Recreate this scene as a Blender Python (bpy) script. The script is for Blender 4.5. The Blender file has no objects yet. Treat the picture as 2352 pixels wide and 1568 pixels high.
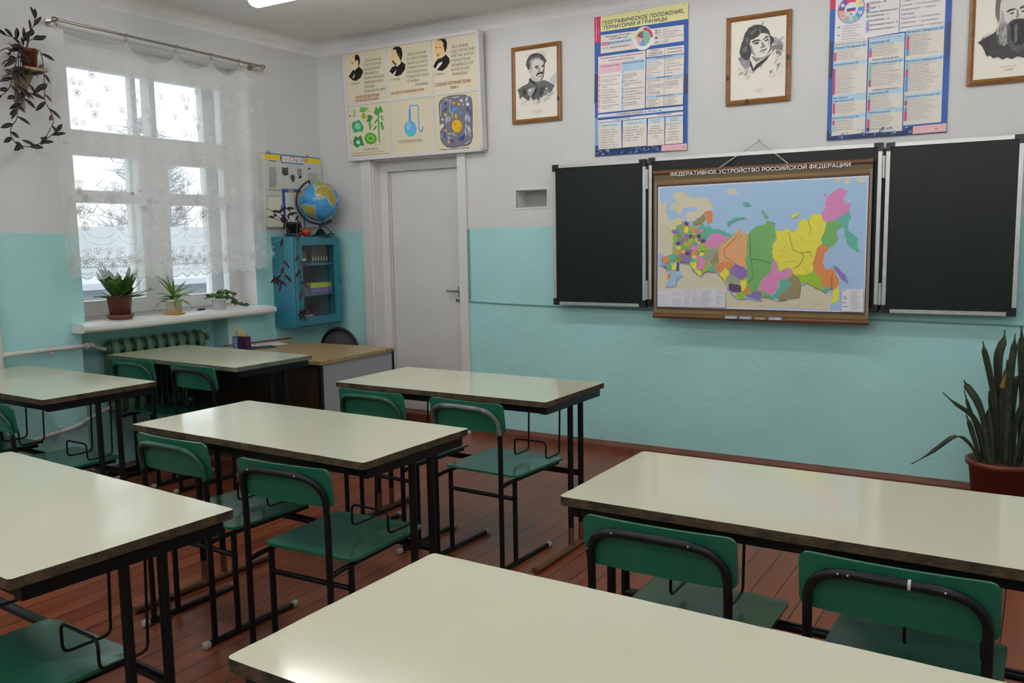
import bpy, math, random
from mathutils import Vector, Matrix, geometry
# ------------------------------------------------------------------ camera, sky, exposure
scn = bpy.context.scene
COL = scn.collection
CAM_POS = Vector((4.977, -5.267, 1.430))
yaw, pitch, roll = math.radians(31.43), math.radians(-6.748), math.radians(-0.952)
fwd = Vector((-math.sin(yaw)*math.cos(pitch), math.cos(yaw)*math.cos(pitch), math.sin(pitch)))
rgt0 = Vector((math.cos(yaw), math.sin(yaw), 0)); up0 = rgt0.cross(fwd)
rgt = rgt0*math.cos(roll) + up0*math.sin(roll); upv = up0*math.cos(roll) - rgt0*math.sin(roll)
cd = bpy.data.cameras.new('camera'); cam = bpy.data.objects.new('camera', cd); COL.objects.link(cam)
m3 = Matrix((rgt, upv, -fwd)).transposed()
cam.matrix_world = Matrix.Translation(CAM_POS) @ m3.to_4x4()
cd.sensor_width = 36.0; cd.lens = 2006.86/2352*36.0; cd.clip_start = .05; cd.clip_end = 300
scn.camera = cam
w = bpy.data.worlds.new('overcast_sky'); scn.world = w; w.use_nodes = True
wn = w.node_tree.nodes; bgd = wn['Background']
bgd.inputs['Color'].default_value = (.93, .965, 1.0, 1); bgd.inputs['Strength'].default_value = 2.4
vs = scn.view_settings; vs.view_transform = 'Standard'; vs.look = 'None'; vs.gamma = 1; vs.use_curve_mapping = False
vs.exposure = 0.0
LAMP_STRENGTH = 12.8
scn.cycles.transparent_max_bounces = 16
# ------------------------------------------------------------------ materials
MATS = {}
def lin(c):
    return tuple(((v/255)/12.92 if v/255 <= .04045 else ((v/255+.055)/1.055)**2.4) for v in c)
def hexc(h): return tuple(int(h[i:i+2], 16) for i in (0, 2, 4))
def mat(name, col, rough=.5, metal=0., var=0., scale=20., bump=0., bscale=60., col2=None, spec=.5, coat=0., stretch=None):
    """principled material with noise colour variation and bump (object coordinates)"""
    if name in MATS: return MATS[name]
    m = bpy.data.materials.new(name); m.use_nodes = True
    nt = m.node_tree; b = nt.nodes['Principled BSDF']
    b.inputs['Base Color'].default_value = (*col, 1); b.inputs['Roughness'].default_value = rough
    b.inputs['Metallic'].default_value = metal; b.inputs['Specular IOR Level'].default_value = spec
    b.inputs['Coat Weight'].default_value = coat; b.inputs['Coat Roughness'].default_value = .15
    if var or bump:
        tc = nt.nodes.new('ShaderNodeTexCoord'); src = tc.outputs['Object']
        if stretch:
            mp = nt.nodes.new('ShaderNodeMapping'); mp.inputs['Scale'].default_value = stretch
            nt.links.new(src, mp.inputs['Vector']); src = mp.outputs['Vector']
    if var:
        n = nt.nodes.new('ShaderNodeTexNoise'); n.inputs['Scale'].default_value = scale; n.inputs['Detail'].default_value = 5
        nt.links.new(src, n.inputs['Vector'])
        r = nt.nodes.new('ShaderNodeValToRGB'); r.color_ramp.elements[0].position = .3; r.color_ramp.elements[1].position = .7
        c2 = col2 if col2 else tuple(v*(1-var) for v in col)
        r.color_ramp.elements[0].color = (*c2, 1); r.color_ramp.elements[1].color = (*(tuple(min(1, v*(1+var*.3)) for v in col) if not col2 else col), 1)
        nt.links.new(n.outputs['Fac'], r.inputs['Fac']); nt.links.new(r.outputs['Color'], b.inputs['Base Color'])
    if bump:
        n2 = nt.nodes.new('ShaderNodeTexNoise'); n2.inputs['Scale'].default_value = bscale; n2.inputs['Detail'].default_value = 4
        nt.links.new(src, n2.inputs['Vector'])
        bp = nt.nodes.new('ShaderNodeBump'); bp.inputs['Strength'].default_value = bump; bp.inputs['Distance'].default_value = .01
        nt.links.new(n2.outputs['Fac'], bp.inputs['Height']); nt.links.new(bp.outputs['Normal'], b.inputs['Normal'])
    MATS[name] = m; return m
INK_GAIN = 1.58
def ink(rgb):
    k = 'ink_%d_%d_%d' % rgb
    if k in MATS: return MATS[k]
    c = lin(rgb); g_ = min(INK_GAIN, .92/max(max(c), .01)); c = tuple(v*g_ for v in c)
    return mat(k, c, .45, spec=.3)
# ------------------------------------------------------------------ mesh builder
class MB:
    def __init__(s): s.v = []; s.f = []; s.mi = []; s.sm = []; s.mats = []
    def _m(s, m):
        if m not in s.mats: s.mats.append(m)
        return s.mats.index(m)
    def add(s, vs, fs, m, smooth=False):
        o = len(s.v); i = s._m(m); s.v += [tuple(p) for p in vs]
        for f in fs: s.f.append([o+k for k in f]); s.mi.append(i); s.sm.append(smooth)
    def box(s, a, b, m, M=None, bev=0):
        x0, y0, z0 = a; x1, y1, z1 = b
        if bev:
            return s.prism([(x0+bev, y0), (x1-bev, y0), (x1, y0+bev), (x1, y1-bev), (x1-bev, y1), (x0+bev, y1), (x0, y1-bev), (x0, y0+bev)], z0, z1, m, M)
        vs = [Vector((x, y, z)) for z in (z0, z1) for y in (y0, y1) for x in (x0, x1)]
        if M: vs = [M @ p for p in vs]
        s.add(vs, [(0, 2, 3, 1), (4, 5, 7, 6), (0, 1, 5, 4), (2, 6, 7, 3), (0, 4, 6, 2), (1, 3, 7, 5)], m)
    def prism(s, poly, z0, z1, m, M=None, mside=None, smooth=False):
        n = len(poly); vs = [Vector((x, y, z0)) for x, y in poly]+[Vector((x, y, z1)) for x, y in poly]
        if M: vs = [M @ p for p in vs]
        s.add(vs, [tuple(range(n-1, -1, -1)), tuple(range(n, 2*n))], m)
        s.add(vs, [(i, (i+1) % n, n+(i+1) % n, n+i) for i in range(n)], mside or m, smooth)
    def tube(s, pts, r, m, n=8, side=None, t=None, cap=True, smooth=True, rs=None, ts=None):
        """loft along pts; elliptical section r (along side) x t; rs/ts per point"""
        pts = [Vector(p) for p in pts]; L = len(pts); rings = []
        prev = None
        for i, p in enumerate(pts):
            d = (pts[min(i+1, L-1)]-pts[max(i-1, 0)])
            if d.length < 1e-9: d = Vector((0, 0, 1))
            d.normalize()
            if side is not None:
                a = Vector(side); a = a-d*a.dot(d)
                if a.length < 1e-4: a = d.orthogonal()
            elif prev is None: a = d.orthogonal()
            else:
                a = prev-d*prev.dot(d)
                if a.length < 1e-6: a = d.orthogonal()
            a.normalize(); prev = a; b = d.cross(a)
            ra = rs[i] if rs else r; rb = ts[i] if ts else (t if t is not None else ra)
            rings.append([p+a*(ra*math.cos(2*math.pi*k/n))+b*(rb*math.sin(2*math.pi*k/n)) for k in range(n)])
        vs = [q for rg in rings for q in rg]
        fs = [(i*n+k, i*n+(k+1) % n, (i+1)*n+(k+1) % n, (i+1)*n+k) for i in range(L-1) for k in range(n)]
        s.add(vs, fs, m, smooth)
        if cap:
            s.add(rings[0], [tuple(range(n-1, -1, -1))], m); s.add(rings[-1], [tuple(range(n))], m)
    def lathe(s, prof, m, c=(0, 0, 0), n=28, smooth=True, M=None):
        vs = []
        for r, z in prof:
            for k in range(n):
                a = 2*math.pi*k/n; p = Vector((c[0]+r*math.cos(a), c[1]+r*math.sin(a), c[2]+z)); vs.append(M @ p if M else p)
        fs = [(i*n+k, i*n+(k+1) % n, (i+1)*n+(k+1) % n, (i+1)*n+k) for i in range(len(prof)-1) for k in range(n)]
        s.add(vs, fs, m, smooth)
    def sphere(s, c, r, m, nu=20, nv=12, sc=(1, 1, 1), M=None):
        pr = [(max(1e-4, r*math.sin(math.pi*j/nv)), -r*math.cos(math.pi*j/nv)) for j in range(nv+1)]
        T = Matrix.Translation(c) @ (M if M else Matrix()) @ Matrix.Diagonal((*sc, 1))
        s.lathe(pr, m, n=nu, M=T)
    def flat(s, pts3, m):
        tr = geometry.tessellate_polygon([[Vector(p) for p in pts3]])
        nrm = sum(((Vector(pts3[t[1]])-Vector(pts3[t[0]])).cross(Vector(pts3[t[2]])-Vector(pts3[t[0]])) for t in tr), Vector())
        s.add(pts3, [tuple(t) for t in tr], m)
    def leaf(s, base, d, L, wd, m, up=(0, 0, 1), droop=.3, fold=.25, n=6):
        d = Vector(d).normalized(); up = Vector(up); sd = d.cross(up)
        if sd.length < .05: sd = d.orthogonal()
        sd.normalize(); nr = sd.cross(d).normalized(); base = Vector(base); vs = []; fs = []
        for i in range(n+1):
            t = i/n; c = base+d*(L*t)-Vector((0, 0, 1))*(droop*L*t*t); hw = wd*.5*max(.04, math.sin(math.pi*min(1, t*.93+.05))**.75)
            th = .0006+.0012*(1-t)
            vs += [c-sd*hw+nr*(fold*hw), c-nr*th, c+sd*hw+nr*(fold*hw), c+nr*th]
        for i in range(n):
            a = 4*i; b = a+4
            fs += [(a, a+1, b+1, b), (a+1, a+2, b+2, b+1), (a+2, a+3, b+3, b+2), (a+3, a, b, b+3)]
        s.add(vs, fs, m, True)
    def build(s, name, parent=None, world=True):
        me = bpy.data.meshes.new(name)
        off = Vector(parent_loc(parent)) if (parent and world) else Vector()
        me.from_pydata([Vector(p)-off for p in s.v], [], s.f)
        for mm in s.mats: me.materials.append(mm)
        me.polygons.foreach_set('material_index', s.mi); me.polygons.foreach_set('use_smooth', s.sm)
        me.update()
        o = bpy.data.objects.new(name, me); COL.objects.link(o)
        if parent: o.parent = parent
        return o
def parent_loc(p):
    v = Vector()
    while p: v += p.location; p = p.parent
    return v
def thing(name, label, cat, loc=(0, 0, 0), group=None):
    o = bpy.data.objects.new(name, None); o.empty_display_size = .1; COL.objects.link(o); o.location = loc
    return tag(o, label, cat, group)
def tag(o, label, cat, group=None, kind=None):
    o['label'] = label; o['category'] = cat
    if group: o['group'] = group
    if kind: o['kind'] = kind
    return o
def struct(o): o['kind'] = 'structure'; return o
def single(name, mb, label, cat, loc, group=None):
    """a thing that is one mesh, with its origin at loc"""
    mb.v = [tuple(Vector(p)-Vector(loc)) for p in mb.v]
    o = mb.build(name); o.location = loc
    return tag(o, label, cat, group)
def copy_tree(o, parent=None):
    c = o.copy(); COL.objects.link(c)
    if parent: c.parent = parent
    for ch in list(o.children): copy_tree(ch, c)
    return c
def fillet(pts, r, seg=5):
    pts = [Vector(p) for p in pts]; out = [pts[0]]
    for i in range(1, len(pts)-1):
        a, b, c = pts[i-1], pts[i], pts[i+1]; d1 = (a-b); d2 = (c-b)
        rr = min(r, d1.length*.49, d2.length*.49); p1 = b+d1.normalized()*rr; p2 = b+d2.normalized()*rr
        for k in range(seg+1):
            t = k/seg; out.append(p1*(1-t)**2+b*2*t*(1-t)+p2*t*t)
    return out+[pts[-1]]
def rrect(x0, y0, x1, y1, r, seg=4):
    out = []
    for cx, cy, a0 in ((x1-r, y1-r, 0), (x0+r, y1-r, 90), (x0+r, y0+r, 180), (x1-r, y0+r, 270)):
        for k in range(seg+1):
            a = math.radians(a0+90*k/seg); out.append((cx+r*math.cos(a), cy+r*math.sin(a)))
    return out
# ------------------------------------------------------------------ flat printing (lettering and drawings on paper)
_GL = {}
def inside(p, poly):
    c = False; j = len(poly)-1
    for i in range(len(poly)):
        a, b = poly[i], poly[j]
        if (a[1] > p[1]) != (b[1] > p[1]) and p[0] < (b[0]-a[0])*(p[1]-a[1])/(b[1]-a[1])+a[0]: c = not c
        j = i
    return c
def text_mesh(txt, bold):
    """letter outlines filled contour by contour, so overlapping strokes stay solid"""
    k = (txt, bold)
    if k in _GL: return _GL[k]
    cu = bpy.data.curves.new('lettering', 'FONT'); cu.body = txt; cu.size = 1
    ob = bpy.data.objects.new('lettering', cu); COL.objects.link(ob); dg = bpy.context.evaluated_depsgraph_get()
    oc = ob.evaluated_get(dg).to_curve(dg); cons = []
    for sp in oc.splines:
        P = []; bp = sp.bezier_points; n = len(bp)
        for i in range(n):
            a, b = bp[i], bp[(i+1) % n]; d = b.co-a.co; L = d.length
            bent = L > 1e-6 and max(d.cross(a.handle_right-a.co).length, d.cross(b.handle_left-b.co).length)/L > .004
            P += [q.xy for q in geometry.interpolate_bezier(a.co, a.handle_right, b.handle_left, b.co, 5)[:-1]] if bent else [a.co.xy]
        Q = []
        for q in P:
            if not Q or (q-Q[-1]).length > 1e-4: Q.append(q)
        if len(Q) > 2 and (Q[0]-Q[-1]).length < 1e-4: Q.pop()
        if len(Q) > 2: cons.append((sum(Q[i-1].x*Q[i].y-Q[i].x*Q[i-1].y for i in range(len(Q)))/2, Q))
    ob.evaluated_get(dg).to_curve_clear(); bpy.data.objects.remove(ob); bpy.data.curves.remove(cu)
    vs, fs = [], []; glyphs = []
    for ar, Q in sorted(cons, key=lambda c: min(p.x for p in c[1])):     # contours that overlap sideways belong to one letter
        a, b = min(p.x for p in Q), max(p.x for p in Q)
        if glyphs and a < glyphs[-1][1]-.002: glyphs[-1][1] = max(b, glyphs[-1][1]); glyphs[-1][2].append((ar, Q))
        else: glyphs.append([a, b, [(ar, Q)]])
    for x0, _, cs in glyphs:
        gv, gf = letter(x0, cs, bold); o = len(vs); vs += [Vector((p[0]+x0, p[1], 0)) for p in gv]; fs += [tuple(o+i for i in f) for f in gf]
    _GL[k] = (vs, fs); return _GL[k]
_LET = {}
def letter(x0, cs, bold):
    key = (bold, tuple((round(p.x-x0, 2), round(p.y, 2)) for _, Q in cs for p in Q))
    if key in _LET: return _LET[key]
    loops = []
    for ar, Q in cs:
        hole = any(a2*ar < 0 and abs(a2) > abs(ar) and all(inside(p, q2) for p in Q) for a2, q2 in cs); sg = (1 if ar > 0 else -1)*(-1 if hole else 1); R = []
        for i in range(len(Q)):
            e = (Q[i]-Q[i-1]).normalized()+(Q[(i+1) % len(Q)]-Q[i]).normalized(); d = Vector((0, 0))
            if bold and e.length > 1e-5: e.normalize(); d = Vector((e.y, -e.x))*(.021*sg)
            R.append(Vector((Q[i].x-x0, Q[i].y))+d)
        loops.append(R)
    pts = [p for R in loops for p in R]; ed = []; o = 0
    for R in loops: ed += [(o+i, o+(i+1) % len(R)) for i in range(len(R))]; o += len(R)
    v2, _, f2 = geometry.delaunay_2d_cdt(pts, ed, [], 0, 1e-5)[:3]; keep = []
    for f in f2:
        c = sum((v2[i] for i in f), Vector((0, 0)))/len(f); wnum = 0
        for R in loops:
            for i in range(len(R)):
                a, b = R[i-1], R[i]; cr = (b.x-a.x)*(c.y-a.y)-(c.x-a.x)*(b.y-a.y)
                if a.y <= c.y < b.y and cr > 0: wnum += 1
                elif b.y <= c.y < a.y and cr < 0: wnum -= 1
        if wnum: keep.append(tuple(f))
    _LET[key] = ([tuple(p) for p in v2], keep); return _LET[key]
def hatch(art, poly, n, ang, ln, col, wd, seed=1):
    """pencil strokes of an engraving, scattered inside poly (sheet units)"""
    rd = random.Random(seed); xs = [p[0] for p in poly]; ys = [p[1] for p in poly]; k = 0
    for _ in range(n*8):
        p = (rd.uniform(min(xs), max(xs)), rd.uniform(min(ys), max(ys)))
        if not inside(p, poly): continue
        a = math.radians(ang+rd.uniform(-14, 14)); l = ln*rd.uniform(.5, 1.2); g = tuple(max(0, min(255, v+rd.randint(-16, 16))) for v in col)
        art.append(('l', g, [int(p[0]), int(p[1]), int(p[0]+l*math.cos(a)), int(p[1]+l*math.sin(a))], wd)); k += 1
        if k >= n: break
def roughen(pts, rd, n=2):
    for _ in range(n):
        q = []
        for i, p in enumerate(pts):
            r = pts[(i+1) % len(pts)]; dx = r[0]-p[0]; dy = r[1]-p[1]; q.append(p)
            if math.hypot(dx, dy) > .011:
                k = rd.uniform(-.13, .13)*min(1, .035/math.hypot(dx, dy)); q.append(((p[0]+r[0])/2-dy*k, (p[1]+r[1])/2+dx*k))
        pts = q
    return pts
def printing(mb, ops, place, step=.00004):
    """place(u, v, lift) -> world point of a paper point, lift metres off the paper"""
    rd = random.Random(7); lift = step
    for o in ops:
        lift += step
        if o[0] in 'pr':
            pts = [(o[2][i]/5000, o[2][i+1]/5000) for i in range(0, len(o[2]), 2)]
            if o[0] == 'r': pts = roughen(pts, rd)
            mb.flat([place(u, v, lift) for u, v in pts], ink(o[1]))
        elif o[0] == 'l':
            pts = [Vector((o[2][i]/5000, o[2][i+1]/5000)) for i in range(0, len(o[2]), 2)]; wd = o[3]/10000
            if len(pts) > 3: pts = [Vector(p) for p in roughen([tuple(p) for p in pts], rd, 1)][:len(pts)*2-1]
            for a, b in zip(pts[:-1], pts[1:]):
                d = b-a
                if d.length < 1e-6: continue
                d.normalize(); n = Vector((-d.y, d.x))*wd/2; a2 = a-d*wd*.3; b2 = b+d*wd*.3
                mb.add([place(*(a2-n), lift), place(*(b2-n), lift), place(*(b2+n), lift), place(*(a2+n), lift)], [(0, 1, 2, 3)], ink(o[1]))
        else:
            _, c, txt, u, v, wd, h, rot, bold = o
            vs, fs = text_mesh(txt, bold)
            if not vs: continue
            x0 = min(p.x for p in vs); x1 = max(p.x for p in vs); cap = .73
            sx = wd/5000/max(1e-4, x1-x0); sy = h/5000/cap
            P = [((p.x-x0)*sx, p.y*sy) for p in vs]
            if rot: P = [(-y, x) for x, y in P]
            mb.add([place(u/5000+x, v/5000+y, lift) for x, y in P], fs, ink(c))
def on_front(x0, z0, y): return lambda u, v, l: Vector((x0+u, y-l, z0+v))
def on_left(y0, z0, x): return lambda u, v, l: Vector((x+l, y0+u, z0+v))
# ------------------------------------------------------------------ printed matter, 0.2 mm units on each sheet
ART={
'MAP':[
('p',(92,80,58),[0,0,6375,0,6375,4475,0,4475]),('p',(128,100,62),[20,4199,6375,4227,6373,4150,22,4116]),('p',(120,96,62),[3,202,6375,204,6375,119,1,112]),
('p',(120,108,98),[20,4199,93,4197,106,178,33,175]),('p',(120,108,98),[6296,4246,6370,4243,6375,189,6295,186]),('p',(70,52,50),[96,4070,6309,4115,6293,255,90,247]),('p',(205,205,215),[137,4024,6278,4066,6265,292,126,290]),('p',(158,188,220),[185,3988,6246,4030,6234,328,169,333]),('r',(186,180,158),[619,3713,670,3814,936,3858,1080,3736,1414,3660,1728,3603,1834,3500,1900,3331,1805,3249,1702,3234,1617,3185,1498,3069,1325,2970,1186,2937,1061,3007,1006,3109,1074,3210,1249,3241,1424,3239,1422,3323,1211,3378,1000,3364,896,3247,828,3112,718,3284,502,3322,571,3458,747,3574]),('r',(186,180,158),[170,3672,281,3532,355,3462,531,3630,568,3578,408,3495,376,3324,433,3186,509,3014,617,2978,829,3078,979,3025,941,2838,838,2668,771,2498,740,2293,746,1985,534,1881,390,1863,279,1948,169,2017]),('r',(186,180,158),[862,1609,1181,1612,1290,1443,1540,1259,1675,1414,2021,1384,2301,1120,2375,887,2513,790,2686,593,2921,583,3054,620,3188,557,3386,546,3448,712,3677,685,3892,560,4131,632,4354,670,4510,771,4520,998,4691,1098,4914,990,5103,881,5229,820,5379,983,5387,696,5366,338,2388,341,172,336,175,909,411,897,698,920,767,1059,976,1268,866,1403]),('r',(186,180,158),[179,1568,398,1501,513,1192,462,1053,375,896,179,892]),('r',(186,180,158),[2271,3790,2404,3870,2572,3882,2644,3698,2509,3718,2409,3671]),
('r',(186,180,158),[5401,4019,5568,4020,5481,3897]),('r',(186,180,158),[5629,4018,5810,4019,5799,3872,5694,3853]),('r',(186,180,158),[5931,4015,6199,4019,6202,3907,6024,3881]),('r',(150,158,104),[647,2430,728,2840,1009,2939,1295,2767,1504,2782,1922,2677,2471,2490,2637,2589,2774,2489,2956,2521,3054,2603,3461,2764,3740,2664,4113,2564,4429,2626,4797,2975,5078,2924,5327,2826,5454,2666,5344,2223,5195,2064,5077,1840,5101,1521,5369,1333,5516,1018,5349,951,5103,881,4723,1098,4503,1062,4495,771,4131,638,3711,660,3384,651,3052,669,2684,694,2388,1021,2299,1187,1985,1451,1572,1344,1252,1578,860,1677,394,1673,319,1811,604,1950]),('r',(196,124,74),[1617,3168,1736,3250,1846,3248,1884,3097,1875,2896,1781,2830,1691,2965,1687,3117]),('r',(134,124,92),[1274,2919,1429,3036,1635,3151,1689,3032,1572,2865,1434,2799,1295,2784]),('r',(88,158,142),[1402,2698,1504,2799,1589,2865,1644,2764,1781,2796,1921,2694,2127,2676,2334,2558,2471,2523,2473,2424,2269,2441,2097,2525,1925,2526,1788,2493,1757,2376,1655,2275,1547,2427,1475,2529]),('r',(192,122,168),[1587,2207,1756,2392,1788,2527,2061,2586,2234,2491,2473,2417,2272,2341,2105,2191,2004,2090,1865,2157,1692,2174]),
('r',(208,200,78),[1174,2666,1349,2699,1405,2563,1512,2461,1584,2359,1569,2258,1412,2258,1268,2428,1229,2564]),('r',(208,154,108),[2105,2191,2341,2291,2507,2424,2636,2622,2802,2704,2773,2522,2611,2290,2710,2356,2806,2555,2956,2521,2945,2290,2935,2058,2990,1827,2962,1629,2797,1544,2526,1624,2287,1723,2118,1654,2045,1821,2075,2023]),('r',(106,158,96),[2945,1628,2893,1727,2971,1926,2932,2158,2975,2422,3053,2619,3232,2749,3395,2781,3460,2813,3555,2910,3752,2842,3740,2647,3826,2484,3685,2289,3710,1962,3749,1701,3659,1406,3434,1239,3341,1039,3279,873,3116,770,3047,901,2974,1132,2986,1331]),('r',(208,200,78),[3758,2598,4016,2597,4061,2693,4143,2644,4272,2563,4428,2674,4454,2867,4579,2930,4737,2896,4796,3023,4919,3060,5106,3051,5079,2892,5190,2796,5150,2542,5064,2319,5099,2159,4946,2095,4966,1904,4847,1711,4868,1518,4841,1341,4622,1316,4369,1325,4269,1479,4108,1542,3981,1475,3887,1376,3848,1637,3697,1832,3688,2158,3812,2386]),('r',(192,122,168),[5110,2892,5043,3083,5162,3240,5129,3336,5185,3525,5335,3648,5545,3769,5760,3654,5629,3500,5679,3326,5830,3323,5805,3135,5628,2980,5417,2888,5204,2821]),
('r',(106,158,96),[5205,2808,5418,2872,5574,2760,5592,2634,5472,2571,5477,2413,5539,2350,5437,2191,5255,2102,5083,2191,5048,2335,5136,2510,5176,2732]),('r',(88,158,142),[5403,2873,5598,2981,5806,3119,5848,2915,5771,2758,5760,2601,5884,2506,6038,2348,6028,2192,6109,1972,5988,2003,5772,2191,5688,2475,5652,2665,5542,2792]),
('r',(196,124,74),[4947,2063,5067,2207,5286,2096,5151,1968,5113,1649,5210,1490,5364,1524,5458,1430,5571,1209,5576,1051,5411,920,5255,997,5068,1041,5094,1233,4903,1390,4832,1678]),
('r',(208,200,78),[5412,888,5560,1066,5590,892,5558,605,5453,507,5359,600,5416,729]),('r',(140,172,58),[4353,1318,4622,1329,4933,1423,4968,1263,5139,1282,5082,1105,5102,945,4979,895,4786,1083,4518,1094,4466,1255]),
('r',(88,158,142),[5133,914,5255,981,5364,967,5229,820,5151,834]),('r',(192,122,168),[3659,1406,3747,1767,3813,1735,3851,1507,3950,1410,4140,1542,4270,1463,4242,1284,4051,1232,3892,1164,3881,985,3772,819,3677,702,3510,845,3312,874,3371,1139]),('r',(88,158,142),[3924,1181,4180,1218,4279,1122,4156,925,3934,790,3890,642,3680,603,3481,713,3445,828,3677,702,3773,770,3903,985]),('r',(134,124,92),[4180,1234,4304,1350,4466,1255,4533,1095,4523,901,4481,689,4164,632,4037,547,3891,593,3935,757,4157,893,4279,1090]),
('r',(128,104,160),[2428,1490,2593,1658,2796,1577,2984,1430,2971,1248,2773,1178,2568,1292,2431,1356]),('r',(196,124,74),[1984,1518,2117,1671,2287,1706,2526,1624,2496,1491,2291,1539,2226,1421,2125,1335]),('r',(208,200,78),[2125,1352,2291,1539,2413,1423,2399,1289,2315,1238,2318,1137,2198,1152,2144,1252]),('r',(134,144,130),[2332,1238,2466,1323,2739,1194,2741,1095,2506,1057,2368,1155]),('r',(88,68,104),[2389,988,2472,1073,2709,1027,2812,930,2782,796,2546,790,2426,855]),('r',(208,200,78),[2773,1162,2956,1181,2944,999,2882,831,2797,863,2759,1062]),
('r',(196,124,74),[2959,1065,3046,934,3015,834,2867,765,2897,898]),('r',(140,172,58),[2649,743,2782,812,2884,732,2887,615,2754,579,2651,643]),('r',(128,104,160),[2918,716,3084,753,3279,873,3413,777,3353,578,3187,607,3020,652]),('r',(134,144,130),[1666,1819,1798,2089,1969,2123,2058,1989,1873,1820,1702,1735]),('r',(134,124,92),[1807,1719,1907,1854,2048,2006,2099,1721,1948,1585]),
('r',(208,200,78),[1639,2085,1586,2024,1507,2017,1478,2085,1500,2155,1586,2150]),
('r',(128,104,160),[1574,2395,1505,2337,1441,2318,1397,2396,1433,2453,1510,2446]),('r',(196,124,74),[1573,1703,1508,1635,1424,1645,1400,1702,1438,1767,1512,1763]),
('r',(140,172,58),[800,2496,770,2445,685,2426,627,2498,671,2563,761,2554]),('r',(134,144,130),[990,2089,961,2035,879,2027,829,2089,872,2158,955,2143]),('r',(192,122,168),[1618,2657,1593,2597,1509,2601,1445,2659,1510,2723,1596,2724]),('r',(134,124,92),[1166,2097,1143,2020,1058,2019,1030,2098,1058,2174,1139,2157]),('r',(106,158,96),[1022,2221,965,2157,874,2165,833,2221,883,2289,972,2276]),('r',(88,68,104),[1310,2474,1261,2414,1179,2402,1146,2475,1173,2530,1257,2545]),('r',(208,200,78),[1390,1873,1361,1807,1277,1808,1228,1873,1283,1923,1371,1924]),('r',(128,104,160),[1304,2000,1243,1924,1158,1943,1130,2000,1156,2061,1243,2078]),
('r',(196,124,74),[1422,1966,1358,1889,1276,1907,1218,1966,1276,2027,1367,2043]),('r',(88,158,142),[1283,2599,1244,2540,1166,2530,1122,2600,1161,2679,1231,2651]),('r',(140,172,58),[763,2397,741,2333,652,2337,617,2398,657,2474,726,2446]),('r',(134,144,130),[1060,2885,1004,2808,916,2825,868,2887,920,2953,1011,2943]),('r',(192,122,168),[1546,1848,1494,1771,1421,1775,1364,1848,1421,1916,1505,1905]),('r',(134,124,92),[1160,2393,1103,2321,1026,2334,960,2394,1022,2473,1104,2471]),('r',(106,158,96),[889,2342,827,2266,748,2270,691,2343,736,2419,820,2405]),('r',(88,68,104),[1031,1732,980,1669,887,1667,830,1731,893,1798,972,1807]),('r',(208,200,78),[1046,1978,988,1930,905,1916,841,1978,906,2051,998,2049]),('r',(128,104,160),[1148,2490,1099,2413,1032,2439,999,2491,1020,2559,1111,2554]),
('r',(196,124,74),[1259,2259,1216,2209,1128,2183,1073,2259,1118,2312,1198,2319]),
('r',(88,158,142),[1377,1711,1344,1635,1277,1650,1238,1711,1268,1770,1345,1786]),('r',(140,172,58),[1652,2238,1613,2190,1526,2183,1486,2239,1529,2288,1610,2304]),('r',(134,144,130),[1351,2388,1332,2313,1247,2318,1187,2389,1241,2447,1322,2452]),('r',(192,122,168),[1407,2114,1358,2040,1267,2043,1208,2114,1261,2187,1349,2186]),('r',(106,158,96),[1550,2012,1513,1934,1446,1955,1394,2013,1426,2065,1509,2075]),('r',(88,68,104),[1532,2484,1508,2417,1434,2427,1384,2485,1418,2559,1500,2537]),('r',(208,200,78),[1145,2727,1078,2658,1009,2673,949,2729,991,2804,1089,2787]),('r',(128,104,160),[1250,1854,1228,1789,1147,1800,1091,1854,1147,1917,1224,1932]),
('r',(88,158,142),[1323,1696,1279,1639,1210,1635,1153,1695,1196,1763,1280,1773]),('r',(140,172,58),[1308,2362,1253,2308,1171,2291,1125,2363,1171,2416,1248,2425]),('r',(134,144,130),[1490,2606,1458,2555,1368,2539,1309,2608,1366,2679,1462,2675]),('r',(192,122,168),[1660,1721,1620,1647,1520,1668,1477,1720,1539,1773,1622,1797]),('r',(134,124,92),[1197,1740,1138,1665,1047,1679,1005,1740,1055,1801,1135,1788]),
('r',(106,158,96),[1676,2519,1639,2444,1549,2451,1520,2520,1564,2574,1651,2571]),('r',(88,68,104),[886,2274,865,2216,775,2196,712,2275,768,2327,870,2341]),('r',(208,200,78),[1144,2662,1100,2586,1005,2610,973,2664,1018,2713,1086,2731]),('r',(128,104,160),[984,2348,944,2279,871,2294,821,2349,874,2416,946,2419]),('r',(196,124,74),[1030,2768,986,2699,892,2711,845,2770,902,2821,978,2842]),('r',(88,158,142),[1651,1834,1621,1782,1543,1782,1487,1834,1545,1911,1631,1882]),
('r',(134,144,130),[991,2492,954,2424,868,2428,819,2493,879,2570,947,2550]),
('r',(192,122,168),[1536,2213,1505,2140,1411,2165,1387,2214,1422,2266,1504,2283]),('r',(106,158,96),[939,1821,887,1756,814,1767,780,1821,819,1870,887,1899]),('r',(88,68,104),[1685,2338,1647,2287,1559,2273,1512,2339,1569,2386,1637,2405]),('r',(208,200,78),[926,2883,862,2821,769,2823,715,2886,776,2933,864,2962]),
('r',(128,104,160),[879,2625,839,2547,755,2573,685,2627,742,2691,835,2681]),('r',(196,124,74),[915,2005,899,1936,811,1943,741,2005,803,2054,898,2080]),('r',(88,158,142),[1438,2263,1383,2203,1293,2186,1256,2264,1298,2312,1372,2323]),('r',(134,124,92),[1388,2473,1355,2414,1285,2415,1233,2474,1286,2526,1360,2536]),
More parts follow.
